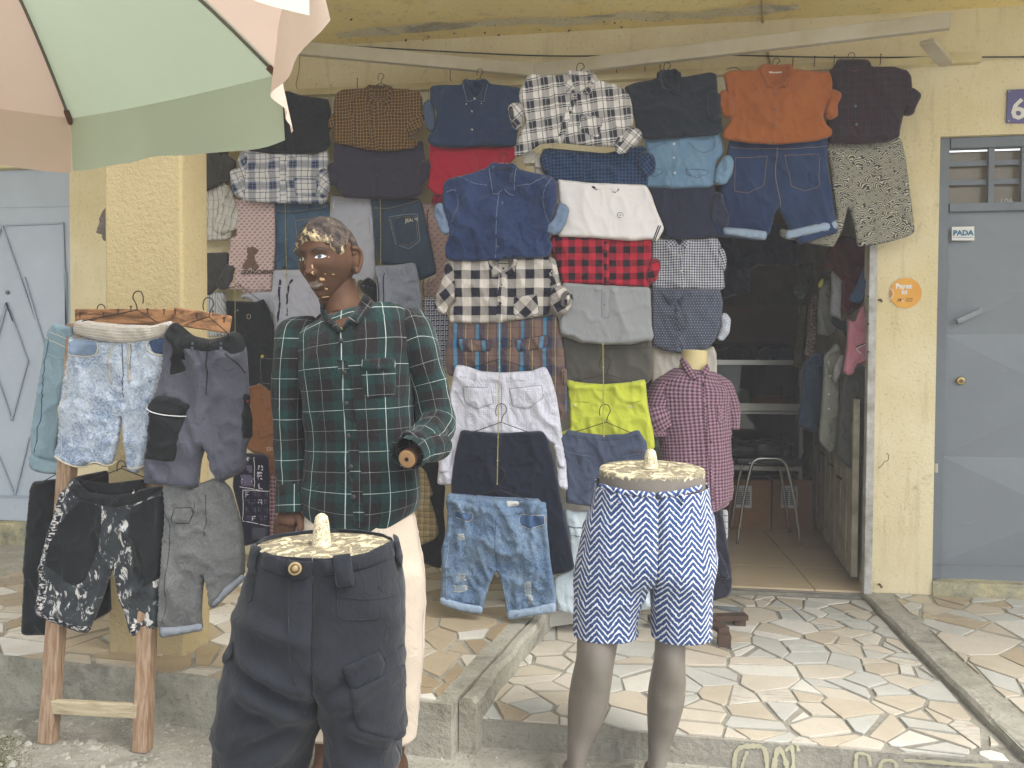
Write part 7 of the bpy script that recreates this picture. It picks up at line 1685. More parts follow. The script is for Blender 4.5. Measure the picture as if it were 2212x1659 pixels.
woodcut = MT('bare wood grain end', .7, .2); v = woodcut.coord('Object'); woodcut.color(woodcut.mix(woodcut.noise(v, 90, 5, .7), al((190,156,110)), al((150,104,66)))); woodcut = woodcut.m
MB().tube([wr_c+wr_d*.10, wr_c+wr_d*.004, wr_c], [.026,.027,.025], 24).build('forearm', brownskin, man, True)
disc(wr_c+wr_d*.001, -wr_d, .0245, .002, 24).build('wrist_end', woodcut, man, True); disc(wr_c-wr_d*.001, -wr_d, .0055, .003, 12).build('wrist_socket', st1, man)
# placket, pocket, collar, buttons
pl = [(737,778),(745,790),(752,850),(760,920),(766,990),(772,1060),(776,1110),(778,1140)]
Lp = resample(np.array(pl, float), 30, False); patch('placket', [(x-13, y) for x, y in Lp]+[(x+11, y) for x, y in Lp[::-1]], sb, f_green, man, .003, bulge=.002)
for q in ((532,381),(553,571),(563,756),(575,950),(591,1136),(607,1316)):
    b_ = on_loft(sb, K(16, [q])[0], .008); disc(b_, (CAM-b_).normalized(), .0068, .0035, 16).build('button', btn['dark'], man, True)
patch('pocket', K(16, [(655,500),(860,492),(862,690),(845,715),(690,722),(658,700)]), sb, f_green, man, .003, bulge=.003, uvr=3)
patch('pocket_flap', K(16, [(653,492),(855,478),(860,540),(835,558),(690,564),(658,545)]), sb, f_green, man, .009, bulge=.004, uvr=-3)
b_ = on_loft(sb, K(16, [(757,541)])[0], .017); disc(b_, (CAM-b_).normalized(), .0062, .0035, 16).build('button', btn['dark'], man, True)
patch('waist_label', K(16, [(530,300),(548,302),(543,318),(535,318)]), sb, paint('yellow thread', (200,170,80), .8, .05), man, .004, bulge=.001)
# neck
sk = loft('neck', ptsP([(724,612,Z4+.04),(731,640,Z4+.04),(740,668,Z4+.03),(747,700,Z4+.01),(750,735,Z4-.01),(752,775,Z4-.02)]), [k4(44),k4(43),k4(44),k4(50),k4(56),k4(46)], [.062,.062,.062,.066,.075,.08], brownskin, man, ref=R4, n=40, per=6)
def strip3(name, ptsA, ptsB, mat, par, th=.004, uvs=1.0):
    """cloth strip between two space curves"""
    A_ = catmull([tuple(p) for p in ptsA], 6); B_ = catmull([tuple(p) for p in ptsB], 6); n = len(A_); V = []; UV = []; Fc = []; L = np.r_[0, np.cumsum(np.linalg.norm(np.diff(A_, axis=0), axis=1))]
    rows = 5
    for i in range(n):
        for r in range(rows):
            t = r/(rows-1); p = A_[i]*(1-t)+B_[i]*t; V.append(p); UV.append((L[i]*uvs, t*np.linalg.norm(A_[i]-B_[i])))
    for i in range(n-1):
        for r in range(rows-1): Fc.append((i*rows+r, (i+1)*rows+r, (i+1)*rows+r+1, i*rows+r+1))
    o = mesh(name, V, Fc, mat, par, UV, True); md = o.modifiers.new('cloth_thickness', 'SOLIDIFY'); md.thickness = th; md.offset = 0; return o
# collar: stand round the neck and turned down leaves
top = ptsP([(737,768,Z4-.075),(712,735,Z4-.07),(694,700,Z4-.01),(700,672,Z4+.06),(745,652,Z4+.12),(795,650,Z4+.10),(806,672,Z4+.03),(786,705,Z4-.03),(760,740,Z4-.065),(741,770,Z4-.078)])
low = ptsP([(736,790,Z4-.10),(706,752,Z4-.10),(672,722,Z4-.03),(668,700,Z4+.07),(730,680,Z4+.16),(815,678,Z4+.14),(838,692,Z4+.03),(808,735,Z4-.06),(770,765,Z4-.09),(742,792,Z4-.10)])
strip3('collar_stand', top, low, f_green, man, .004)
patch('throat', K(16, [(450,215),(540,318),(600,225),(560,200),(500,195)]), sb, brownskin, man, .003, bulge=.002)
patch('collar_leaf', K(16, [(408,150),(428,160),(455,225),(500,270),(538,312),(526,345),(478,292),(428,268),(408,215)]), sb, f_green, man, .012, bulge=.006, uvr=25)
patch('collar_leaf', K(16, [(668,100),(712,120),(728,165),(700,205),(652,262),(632,285),(606,262),(575,282),(545,318),(538,300),(580,235),(625,190)]), sb, f_green, man, .014, bulge=.007, uvr=-35)
b_ = on_loft(sb, K(16, [(630,268)])[0], .022); disc(b_, (CAM-b_).normalized(), .006, .003, 14).build('button', btn['dark'], man, True)
# beige trousers
f_beige = fab('beige chino cotton', (206,190,170), (214,199,182), .5, 16)
gz = lambda y: atD(780, y, Z4).z
mx_, my_ = atD(776, 1100, Z4).x, atD(776, 1100, Z4).y
zs = [(gz(1060), 0, k4(112), .110, 0), (gz(1100), 0, k4(120), .115, 0), (gz(1150), 0, k4(129), .12, 0), (gz(1200), .02, k4(122), .12, 0), (gz(1250), .075, k4(92), .115, 0), (gz(1320), .105, k4(68), .105, 0), (gz(1420), .112, k4(60), .095, 0), (gz(1520), .108, k4(56), .085, 0), (gz(1588), .104, k4(52), .078, 0)]
for sd_ in (-1, 1): halfpants(sd_, 'trouser_leg', zs, f_beige, man, 0, mx_, my_, math.radians(3), .0035, .08, 33+sd_, per=6, n=44)
for sx in (-1, 1):
    bx = mx_+sx*.104
    loft('shin', [Vector((bx, my_, .32)), Vector((bx, my_, .22)), Vector((bx, my_, .12)), Vector((bx, my_-.01, .06))], [.050,.045,.032,.034], [.055,.052,.040,.05], brownskin, man, n=28)
    loft('foot', [Vector((bx, my_+.05, .05)), Vector((bx, my_-.02, .05)), Vector((bx, my_-.10, .032)), Vector((bx, my_-.17, .02))], [.032,.036,.044,.026], [.05,.045,.028,.016], brownskin, man, n=24, cap0=True, cap1=True)
# hand at the end of the hanging arm: back of the palm, four unequal bent fingers, thumb at the side
def skin_hand():
    Zh = Z4-.025; q = lambda x, y, dz=0: atD(x, y, Zh+dz)
    b = MB()
    b.tube([q(632,1085), q(631,1102), q(626,1112), q(621,1124,-.005), q(618,1134,-.008)], [.027,.0255,.030,.0345,.030], 16)
    for pts, r in (([(600,1126),(597,1142),(598,1158),(603,1170)], .0092), ([(611,1130),(607,1148),(607,1166),(611,1180)], .0098), ([(623,1131),(619,1150),(618,1169),(621,1184)], .0098), ([(634,1128),(631,1146),(630,1163),(632,1177)], .0090)):
        P_ = [q(*p, -.012+.008*k) for k, p in enumerate(pts)]; b.tube(catmull([tuple(p) for p in [P_[0].lerp(q(620,1112), .35)]+P_], 4), list(np.interp(np.linspace(0,1,17), [0,.3,.85,1], [r*1.25, r*1.1, r*.9, r*.5])), 10)
    P_ = [q(642,1112,-.01), q(648,1124,-.025), q(649,1138,-.035), q(646,1150,-.038)]; b.tube(catmull([tuple(p) for p in P_], 4), list(np.interp(np.linspace(0,1,13), [0,.4,.85,1], [.013,.0115,.0095,.005])), 10)
    o = b.build('hand', brownskin, man, True); r = o.modifiers.new('one_skin', 'REMESH'); r.mode = 'VOXEL'; r.voxel_size = .0032; r.use_smooth_shade = True
    s_ = o.modifiers.new('soften', 'SMOOTH'); s_.factor = .5; s_.iterations = 5; return o
skin_hand()

# ---- the head
def head_points(nlat=90, nlon=128):
    la_ = np.linspace(-math.pi/2, math.pi/2, nlat); lo = np.linspace(0, 2*math.pi, nlon, endpoint=False)
    LA, LO = np.meshgrid(la_, lo, indexing='ij')
    x = np.cos(LA)*np.sin(LO); y = -np.cos(LA)*np.cos(LO); z = np.sin(LA)          # y = -1 is the face
    X = x*.075; Y = y*.096; Zz = z*.120
    front = np.clip(-y, 0, 1); back = np.clip(y, 0, 1)
    # skull: wide high at the back, narrowing jaw
    lowk = np.clip(-Zz/.12, 0, 1); X *= 1+.05*np.clip(Zz/.12, 0, 1)*(1-np.clip(Zz/.12,0,1))*4*.5
    X *= 1-.47*lowk**1.3
    Y += np.where(y > 0, -.055*lowk**1.2*back, 0); Y += .010*back*np.clip(Zz/.12+.4, 0, 1)
    Y = np.where(y < 0, Y*(1-.04*lowk), Y)
    Zz = Zz - .004*front*lowk
    g = lambda cx, cz, sx, sz: np.exp(-((X-cx)/sx)**2-((Zz-cz)/sz)**2)
    gs = lambda cx, cz, sx, sz: g(cx, cz, sx, sz)+g(-cx, cz, sx, sz)
    fm = np.clip((front-.15)/.4, 0, 1)
    Y += fm*(-.004*gs(.030, .036, .022, .008)                              # brow
         +.013*gs(.031, .016, .018, .011)                                  # sockets
         -.0045*gs(.031, .0145, .0125, .0065)                              # lids
         -.004*gs(.042, -.012, .02, .016)                                  # cheekbones
         +.005*gs(.040, -.050, .018, .022)                                 # hollow cheeks
         -.006*g(0, .012, .009, .016)-.015*g(0, -.010, .0095, .016)-.020*g(0, -.027, .0115, .0095) # nose bridge, tip
         -.009*gs(.013, -.030, .0065, .0065)                               # nostrils
         +.005*g(0, -.043, .010, .005)
         -.0085*g(0, -.0545, .020, .0055)-.0095*g(0, -.0655, .019, .0065)+.0065*g(0, -.0598, .024, .0022)  # lips
         +.005*g(0, -.078, .018, .006)-.011*g(0, -.098, .022, .014))       # chin
    return X, Y, Zz, LA, LO
ph_yaw, ph_pitch = math.radians(-21), math.radians(9)
def place_head(P, c, yaw, pitch=0, scale=1, roll=0):
    M = Matrix.Rotation(YAW+yaw, 3, 'Z') @ Matrix.Rotation(roll, 3, 'Y') @ Matrix.Rotation(pitch, 3, 'X'); M = np.array(M)
    return (P*scale)@M.T + np.array(tuple(c))
def head_mesh(name, c, yaw, pitch, scale, mat, parent, roll=0, mats=None, lips=None):
    X, Y, Zz, LA, LO = head_points(); nl, nn = X.shape; P = np.stack([X, Y, Zz], 2).reshape(-1, 3); Pw = place_head(P, c, yaw, pitch, scale, roll); Fc = []; mi = []
    for i in range(nl-1):
        for j in range(nn):
            f = (i*nn+j, i*nn+(j+1)%nn, (i+1)*nn+(j+1)%nn, (i+1)*nn+j); Fc.append(f)
            p = P[list(f)].mean(0); k = 0
            if lips and p[1] < 0:
                w = .021*(1-min(1, abs(p[0])/.024)**2)**.5 if abs(p[0]) < .024 else 0
                hz = .0100*(1-(abs(p[0])/.0235)**1.8) if abs(p[0]) < .0235 else 0
                if -.0600-hz*1.15 < p[2] < -.0600+hz*.9: k = 1
            mi.append(k)
    o = mesh(name, Pw, Fc, mats or mat, parent, None, True); o.data.polygons.foreach_set('material_index', mi); return o
hc = atD(709, 566, Z4+.01)
lipm = paint('grey lip paint', (132,120,110), .35, .08, .02)
HS = 1.03
hd = head_mesh('head', hc, ph_yaw, ph_pitch, HS, None, man, roll=math.radians(-4), mats=[brownskin, lipm], lips=True)
def hp(P): return place_head(np.array(P, float), hc, ph_yaw, ph_pitch, HS, math.radians(-4))
def face_y(x, z):
    X, Y, Zz, LA, LO = HP; m = (Y < 0); d = (X-x)**2+(Zz-z)**2+np.where(m, 0, 1); k = np.argsort(d.ravel())[:4]; w = 1/(d.ravel()[k]+1e-7); return float((Y.ravel()[k]*w).sum()/w.sum())
HP = head_points()
eyew = paint('painted eye white', (226,228,226), .3, .02); iris = paint('painted iris', (96,104,104), .25, .1); pupil = paint('painted pupil', (22,22,24), .2, .1); browm = paint('painted brow', (52,44,42), .6, .1); lidm = paint('upper lid line', (40,30,26), .5, .1)
def face_patch(name, out, mat, lift):
    B = resample(catmull(np.array(out, float), 5, True), .0016, True); mn, mx = B.min(0), B.max(0)
    g_ = np.array([(x, z) for x in np.arange(mn[0], mx[0], .002) for z in np.arange(mn[1], mx[1], .002)]).reshape(-1, 2); 
    if len(g_): g_ = g_[inside(g_, B)]
    if len(g_): g_ = g_[dist_poly(g_, B) > .0008]
    pts = np.vstack([B, g_]) if len(g_) else B; r = delaunay_2d_cdt([Vector(p) for p in pts], [], [list(range(len(B)))], 1, 1e-7)
    V2 = [tuple(v) for v in r[0]]; P = [(x, face_y(x, z)-lift, z) for x, z in V2]; T = [list(f) for f in r[2]]
    a = np.subtract(V2[T[0][1]], V2[T[0][0]]); b = np.subtract(V2[T[0][2]], V2[T[0][0]])
    if a[0]*b[1]-a[1]*b[0] < 0: T = [f[::-1] for f in T]
    n = len(P); Pb = [(x, y+lift*1.5, z) for x, y, z in P]; nb_ = len(B)
    return mesh(name, hp(P+Pb), T+[(i, n+i, n+(i+1)%nb_, (i+1)%nb_) for i in range(nb_)], mat, man, None, True)
for s_ in (-1, 1):
    e = [(s_*.0175,.0130),(s_*.023,.0182),(s_*.031,.0202),(s_*.039,.0178),(s_*.0455,.0130),(s_*.038,.0105),(s_*.030,.0098),(s_*.023,.0105)]
    face_patch('eye', e, eyew, .0010)
    ix = s_*.031-.002; face_patch('iris', [(ix+.0052*math.cos(t), .0150+.0052*math.sin(t)) for t in np.linspace(0, 2*math.pi, 12, endpoint=False)], iris, .0016)
    face_patch('pupil', [(ix+.0024*math.cos(t), .0150+.0024*math.sin(t)) for t in np.linspace(0, 2*math.pi, 10, endpoint=False)], pupil, .0020)
    face_patch('eyelid', [(s_*.0165,.0135),(s_*.023,.0200),(s_*.031,.0222),(s_*.040,.0195),(s_*.047,.0135),(s_*.040,.0178),(s_*.031,.0200),(s_*.023,.0180)], lidm, .0020)
    face_patch('eyebrow', [(s_*.012,.0300),(s_*.020,.0370),(s_*.031,.0405),(s_*.042,.0380),(s_*.052,.0300),(s_*.041,.0340),(s_*.030,.0345),(s_*.019,.0310),(s_*.013,.0265)], browm, .0010)
# plaster chips on the face
chipm = paint('bare plaster chip', (214,176,128), .85, .1)
R_ = random.Random(21)
for cx_, cz_, w_, h_ in ((-.006,.002,.003,.006),(-.010,-.024,.003,.008),(.024,-.048,.006,.0055),(.012,-.010,.0018,.008),(.013,-.028,.0018,.006),(.010,-.098,.008,.0028),(-.006,-.100,.005,.0024),(.022,-.075,.0035,.004),(.050,.010,.003,.002),(.034,-.035,.002,.002),(.048,-.038,.003,.0018)):
    n = 9; face_patch('paint_chip', [(cx_+w_*R_.uniform(.5,1.1)*math.cos(t), cz_+h_*R_.uniform(.5,1.1)*math.sin(t)) for t in np.linspace(0, 2*math.pi, n, endpoint=False)], chipm, .0009)
# ears: curved shells
for s_ in (-1, 1):
    b = MB(); ctr = np.array([s_*.071, .012, -.004])
    out = [(0,.034),(.016,.032),(.026,.020),(.026,.004),(.018,-.016),(.008,-.030),(-.002,-.034)]
    P = [ctr+np.array([s_*(.006+.010*min(1, abs(dy)/.02)), dy, dz]) for dy, dz in out]; b.tube(hp(catmull(P, 4)), .0048, 8)
    pad = [ctr+np.array([s_*.004*(1), dy*.75, dz*.9]) for dy, dz in out]
    V = [tuple(v) for v in hp(catmull(P, 4))]+[tuple(v) for v in hp([ctr+np.array([-s_*.002, -.004, z_]) for z_ in np.linspace(.034,-.034, len(catmull(P,4)))])]; n = len(V)//2
    b.add(V, [(i, i+1, n+i+1, n+i) for i in range(n-1)])
    P3 = [ctr+np.array([s_*(.006), dy*.55, dz*.6]) for dy, dz in out[:5]]; b.tube(hp(catmull(P3, 4)), .0030, 6)
    b.tube(hp([ctr+np.array([s_*.006,0,-.022]), ctr+np.array([s_*.008,.006,-.034]), ctr+np.array([s_*.002,-.002,-.036])]), [.006,.006,.003], 8)
    o = b.build('ear', brownskin, man, True); md = o.modifiers.new('body', 'SOLIDIFY'); md.thickness = .004; md.offset = 0
# flaking hair shell: raised, cracked plaster over the crown
X, Y, Zz, LA, LO = HP; nl, nn = X.shape
P = np.stack([X, Y, Zz], 2).reshape(-1, 3); Nn = P/np.array([.075,.096,.12])**2; Nn /= np.linalg.norm(Nn, axis=1)[:,None]
hl = .052+.010*np.cos(LO*2).ravel()-.075*np.clip((1-np.cos(LO.ravel()))/2, 0, 1)+.010*(fbm(P, 60, 3)-.5)+.014*(fbm(P, 22, 6)-.5)
hl += np.where(np.abs(P[:,0]) > .055, -.006, 0)
ear_zone = np.exp(-((np.abs(P[:,0])-.07)/.02)**2-((P[:,1]-.01)/.028)**2); hl += .055*ear_zone
kk = np.clip((P[:,2]-hl)/.006, 0, 1); hgt = kk*(.0035+.006*ridges(P, 34, 5, 2)+.004*fbm(P, 80, 9))
Q = P+Nn*(hgt-.0015*(kk < .01))[:,None]; Fc = []
for i in range(nl-1):
    for j in range(nn):
        f = (i*nn+j, i*nn+(j+1)%nn, (i+1)*nn+(j+1)%nn, (i+1)*nn+j)
        if max(kk[list(f)]) > .0: Fc.append(f)
hairm = MT('flaking painted hair', .85, .25); v = hairm.coord('UV'); vo = hairm.coord('Object')
n1 = hairm.noise(vo, 26, 6, .75, 1.0); n2 = hairm.noise(vo, 60, 5, .7, .5); sp = hairm.new('ShaderNodeSeparateXYZ'); hairm.l.new(v, sp.inputs[0])
c_ = hairm.mix(hairm.step(n2, .5, .15), al((50,44,42)), al((92,80,72)))
bare = hairm.step(hairm.math('ADD', n1, hairm.math('MULTIPLY', sp.outputs[0], .17)), .66, .05)
c_ = hairm.mix(bare, c_, hairm.mix(n2, al((216,198,154)), al((170,148,108)))); hairm.color(c_); hairm.bump(hairm.math('ADD', n2, n1), .9, .004)
lowk_ = 1-np.clip((P[:,2]-hl)/.045, 0, 1); uvh = np.c_[lowk_*np.clip(-P[:,1]/.05+.4, 0, 1), lowk_]
mesh('hair', hp(Q), Fc, hairm.m, man, uvh, True)

# ---- second head, half hidden behind the pillar
hc2 = onY(259, 484, 3.35)
h5 = thing('mannequin_bust', 'bald grey mannequin in profile half hidden behind the pillar', 'mannequin', (hc2.x, hc2.y, Z_L))
head_mesh('head', hc2+Vector((0,0,-.01)), math.radians(-84), math.radians(4), .93, paint('grey brown head paint', (112,100,90), .4, .12, .05), h5)
loft('neck', [Vector((hc2.x+.03, hc2.y, hc2.z-.08)), Vector((hc2.x+.04, hc2.y, hc2.z-.18)), Vector((hc2.x+.05, hc2.y, hc2.z-.26))], [.05,.05,.09], [.055,.055,.07], greyskin, h5, n=28, cap1=True)
MB().tube([Vector((hc2.x+.05, hc2.y, Z_L)), Vector((hc2.x+.05, hc2.y, hc2.z-.25))], .02, 10).build('stand_pole', pole_m, h5, True)
# ================================================================ PARASOL
def canopy(name, c, mat_name): 
    m = MT(mat_name, .9, .1); v = m.coord('Object'); n = m.noise(v, 4, 5, .6)
    m.color(m.mix(m.step(n, .5, .4), al(c), tuple(x*.93 for x in al(c)[:3])+(1,)))
    tr = m.new('ShaderNodeBsdfTranslucent'); tr.inputs['Color'].default_value = al(c); ms = m.new('ShaderNodeMixShader'); ms.inputs[0].default_value = .24
    m.l.new(m.b.outputs[0], ms.inputs[1]); m.l.new(tr.outputs[0], ms.inputs[2]); m.l.new(ms.outputs[0], m.n['Material Output'].inputs['Surface'])
    w = m.noise(v, 900, 2, .5); m.bump(w, .15, .001); return m.m
mint = canopy('mint', (212, 230, 208), 'mint parasol cloth'); pinkc = canopy('pink', (248, 222, 206), 'pink parasol cloth')
HU = .78
def camxy(Xc, Zc): v = camR*Xc+camF*Zc; return Vector((v.x, v.y))
def cornerpx(x, y, H=HU): 
    d = ray(x, y); t = H/d.z; p = CAM+d*t; return p
A_ = cornerpx(153, 256); B_ = cornerpx(606, 160)
Cx = camxy(-1.20, 1.55); Cc = Vector((Cx.x, Cx.y, CAM_H+1.10))
D_ = cornerpx(668, -150)
corners = [A_, B_, D_]
rC = (A_-Cc).length; rad = math.hypot(A_.x-Cc.x, A_.y-Cc.y)
aA = math.atan2(A_.y-Cc.y, A_.x-Cc.x); aD = math.atan2(D_.y-Cc.y, D_.x-Cc.x)
rest_ = (2*math.pi-(aA-aD))/5
for k in range(1, 5):
    a = aD-rest_*k; corners.append(Vector((Cc.x+rad*math.cos(a), Cc.y+rad*math.sin(a), CAM_H+HU)))
um = thing('parasol', 'large mint and pink market parasol seen from below, top left', 'parasol', (Cc.x, Cc.y, 0))
ribm = paint('parasol rib', (122, 118, 106), .6, .1); tipm = paint('brown rib tip', (120, 78, 60), .7, .15)
N_ = len(corners)
def ribpt(Kc, t):      # slightly sagging rib
    p = Cc.lerp(Kc, t); return p + Vector((0,0,.07*math.sin(math.pi*t)))
order = corners
for i in range(N_):
    a, b = order[i], order[(i+1)%N_]; mat = (mint, pinkc)[1 if i % 2 else 0]
    if i == N_-1: mat = pinkc
    n, m_ = 16, 14; V = []; Fc = []
    for u in range(n+1):
        t = u/n
        for w in range(m_+1):
            s = w/m_; p = ribpt(a, t).lerp(ribpt(b, t), s); p = p + Vector((0,0,-.022*t*math.sin(math.pi*s))) + Vector((0,0,.0)); 
            cin = (Cc-p); cin.z = 0; p = p+cin*(.04*t*math.sin(math.pi*s)); V.append(tuple(p))
    for u in range(n):
        for w in range(m_): Fc.append((u*(m_+1)+w, u*(m_+1)+w+1, (u+1)*(m_+1)+w+1, (u+1)*(m_+1)+w))
    mesh('canopy_panel', V, Fc, mat, um, None, True)
    # valance
    n2 = 24; V = []; Fc = []; rows = 6; drop = .165 if i == 0 else .16
    for w in range(n2+1):
        s = w/n2; p = ribpt(a, 1).lerp(ribpt(b, 1), s)+Vector((0,0,-.022*math.sin(math.pi*s))); cin = (Cc-p); cin.z = 0; p = p+cin*(.04*math.sin(math.pi*s))
        out = -cin.normalized()
        for r in range(rows+1):
            t = r/rows; fl_ = math.sin(s*9+i*2.1)*.018*t + math.sin(s*23+i)*.006*t
            if i == 1: fl_ = math.sin(s*7+.6)*.022*t+math.sin(s*19+1)*.010*t
            V.append(tuple(p+Vector((0,0,-drop*t*(1-.06*math.sin(s*5+i))))+out*(fl_+.01*t)))
    for w in range(n2):
        for r in range(rows): Fc.append((w*(rows+1)+r, (w+1)*(rows+1)+r, (w+1)*(rows+1)+r+1, w*(rows+1)+r+1))
    mesh('valance', V, Fc, mat, um, None, True)
    P = [ribpt(a, t)-Vector((0,0,.012)) for t in np.linspace(0, .99, 14)]; MB().tube(P, .0045, 6).build('rib', ribm, um, True)
    MB().bar(ribpt(a, .955)-Vector((0,0,.014)), ribpt(a, 1.005)-Vector((0,0,.014)), .014, .012).build('rib_tip', tipm, um)
    b_ = MB().tube([Cc+Vector((0,0,-.38)), ribpt(a, .5)-Vector((0,0,.016))], .0045, 6); b_.build('strut', ribm, um)
MB().tube([Vector((Cc.x, Cc.y, 0.0)), Vector((Cc.x, Cc.y, Cc.z+.05))], .022, 14).build('pole', ribm, um, True)
MB().tube([Vector((Cc.x, Cc.y, 0.0)), Vector((Cc.x, Cc.y, .07)), Vector((Cc.x, Cc.y, .09))], [.22,.22,.05], 24).build('base', conc, um)
MB().tube([Cc+Vector((0,0,-.40)), Cc+Vector((0,0,-.35))], .035, 14).build('hub', ribm, um)

# ================================================================ WOODEN RACK on the left
pine = MT('rough pine', .75, .25); v = pine.coord('Object'); gr = pine.noise(pine.map(v, (14,14,1.4)), 6, 5, .6, .5)
pine.color(pine.mix(pine.step(gr, .5, .25), pine.mix(pine.noise(v, 2.4, 3), al((196,172,146)), al((178,148,118))), al((150,116,88)))); pine.bump(gr, .4, .003); pine = pine.m
pine_d = MT('burnt pine', .75, .25); v = pine_d.coord('Object'); gr = pine_d.noise(pine_d.map(v, (1.6,9,9)), 5, 5, .65, .8)
pine_d.color(pine_d.mix(pine_d.step(gr, .52, .18), al((186,136,92)), al((108,76,52)))); pine_d.bump(gr, .4, .003); pine_d = pine_d.m
pale_w = MT('pale plank', .8, .2); v = pale_w.coord('Object'); gr = pale_w.noise(pale_w.map(v, (1.4,12,12)), 6, 5, .65, .4)
pale_w.color(pale_w.mix(pale_w.step(gr, .52, .25), al((206,192,160)), al((168,150,118)))); pale_w.bump(gr, .4, .003); pale_w = pale_w.m
fL, fR = onZ(104, 1603, 0), onZ(308, 1622, 0); tL, tR = atD(168, 1010, fL.y*1.0+.08), atD(338, 1000, fR.y+.10)
YR = (fL.y+fR.y)/2
rk = thing('wooden_rack', 'rough pine trestle rack with nails on its top boards', 'rack', ((fL.x+fR.x)/2, YR, 0))
legL = MB(); 
def plank(a, b, w, h, name, mat, up=(0,1,0)): o = MB().bar(a, b, w, h, up).build(name, mat, rk); bevel(o, .004); return o
topL = onY(150, 700, fL.y+.10); topR = onY(372, 700, fR.y+.12)
plank(fL+Vector((0,0,0)), Vector((topL.x+.03, topL.y, topL.z)), .052, .040, 'leg', pine)
plank(fR, Vector((topR.x-.05, topR.y, topR.z)), .052, .040, 'leg', pine)
ca, cb_ = onY(*K(10, (330,1270)), fL.y+.0), onY(*K(10, (868,1300)), fR.y+.0)
plank(ca, cb_, .046, .022, 'crossbar', pale_w, (0,1,0))
ta, tb_ = onY(*K(9, (560,290)), topL.y-.03), onY(*K(9, (1290,292)), topR.y-.03)
plank(ta, tb_, .052, .022, 'top_board', pine_d)
tc, td = onY(*K(9, (1268,285)), topR.y-.05), onY(*K(9, (1690,350)), topR.y+.03)
plank(tc, td, .060, .022, 'top_board', pine_d)
for q, t_ in (((585,265),0),((758,262),0),((864,240),0),((958,217),0),((1080,235),0),((1200,240),0),((1283,240),-.01),((1440,272),.02),((1558,250),.02),((1640,300),.02)):
    p = onY(*K(9, (q[0], q[1]+34)), topL.y-.05); hd_ = onY(*K(9, q), topL.y-.055)
    nb = MB().tube([p, hd_], .0018, 5); nb.tube([hd_, hd_+(hd_-p).normalized()*.0025], .0045, 8); nb.build('nail', nail_m, rk)
YA = topL.y-.07
g = G('denim_shorts', 'pale green blue denim shorts turned sideways on the left of the rack', 'shorts', 9, YA+.05, f_palejean, [(400,335),(440,355),(535,368),(540,430),(520,600),(480,800),(430,1100),(410,1290),(500,1415),(440,1435),(330,1432),(250,1410),(215,1385),(232,1290),(228,1150),(265,900),(300,700),(325,520),(335,440),(365,370)], wr=.005, folds=[])
g.seam([(335,430),(370,460),(500,530)], 'cream', .001); g.seam([(365,400),(520,470)], 'cream', .001); g.seam([(350,560),(420,590),(500,590)], 'pale', .0012); g.seam([(360,440),(330,640),(320,860),(270,1280)], 'blue', .0014)
g.p('turned_up_hem', [(225,1290),(300,1330),(420,1350),(505,1400),(440,1436),(330,1434),(245,1412),(214,1382)], None, -.02, bulge=.02, edge=.02, wr=.003)
g = G('denim_shorts', 'acid washed denim shorts with a pale ribbed drawcord waist on the rack', 'shorts', 9, YA, f_acid, [(540,400),(545,440),(900,480),(1190,430),(1195,600),(1180,760),(1120,1000),(1100,1180),(1080,1300),(1062,1380),(1010,1430),(960,1430),(930,1400),(910,1200),(896,1000),(884,1060),(868,1200),(838,1310),(825,1360),(780,1385),(700,1360),(640,1370),(590,1395),(500,1370),(400,1310),(430,1200),(440,1000),(470,800),(500,620),(530,450)], bulge=.045, edge=.05, wr=.006)
rb = g.p('waistband', [(545,330),(590,315),(700,330),(900,352),(1120,358),(1200,335),(1260,322),(1262,340),(1215,400),(1190,440),(1060,470),(900,486),(720,470),(620,435),(540,405)], f_rib, -.012, bulge=.02, edge=.02, wr=.003)
for k in range(5): seam(rb, K(9, [(560,345+k*16),(700,352+k*20),(900,372+k*22),(1100,372+k*18),(1215,345+k*12)]), thread['cream'], .0008, 'rib_line', g.t)
g.pocket([(540,455),(700,470),(722,490),(700,570),(600,580),(515,565)], None, denim('acid pocket', (96,122,160), (180,196,214), .5)); g.seam([(722,480),(718,530),(690,570),(620,580),(510,565)], 'cream', .0022, None, True); g.seam([(1075,470),(1080,520),(1110,560),(1190,570)], 'cream', .002); g.pocket([(1085,470),(1190,440),(1190,565),(1110,555)], None, denim('acid pocket dark', (58,78,112), (96,120,156), .5))
for q in ([(822,440),(825,520),(808,640),(812,780)], [(962,440),(945,520),(938,640),(940,770)]): g.seam(q, fab('beige cord', (190,184,174)), .0042, None, True, 'drawcord')
g.seam([(893,490),(900,700),(893,880)], 'blue', .0016); g.seam([(960,490),(955,640),(930,700)], 'blue', .001); g.seam([(500,620),(490,800),(445,1020),(440,1280)], 'cream', .0014)
g.seam([(400,1310),(450,1345),(520,1372),(590,1392),(640,1372),(700,1355),(780,1380),(826,1352)], 'cream', .0030, None, True, 'curled_hem'); g.seam([(930,1395),(980,1405),(1060,1378)], 'cream', .0028, None, True, 'curled_hem')
g = G('work_shorts', 'slate grey work shorts with black panels and a large black side pocket', 'shorts', 9, YA-.03, f_workgrey, [(1265,330),(1300,360),(1400,440),(1530,460),(1640,440),(1720,395),(1765,450),(1800,520),(1815,700),(1820,850),(1830,1020),(1835,1150),(1800,1250),(1795,1400),(1740,1440),(1600,1505),(1560,1430),(1510,1250),(1500,1240),(1470,1350),(1450,1540),(1300,1530),(1060,1505),(1062,1380),(1090,1200),(1110,1000),(1150,850),(1190,700),(1200,500),(1215,400)], bulge=.045, edge=.05, wr=.007, ws=.08)
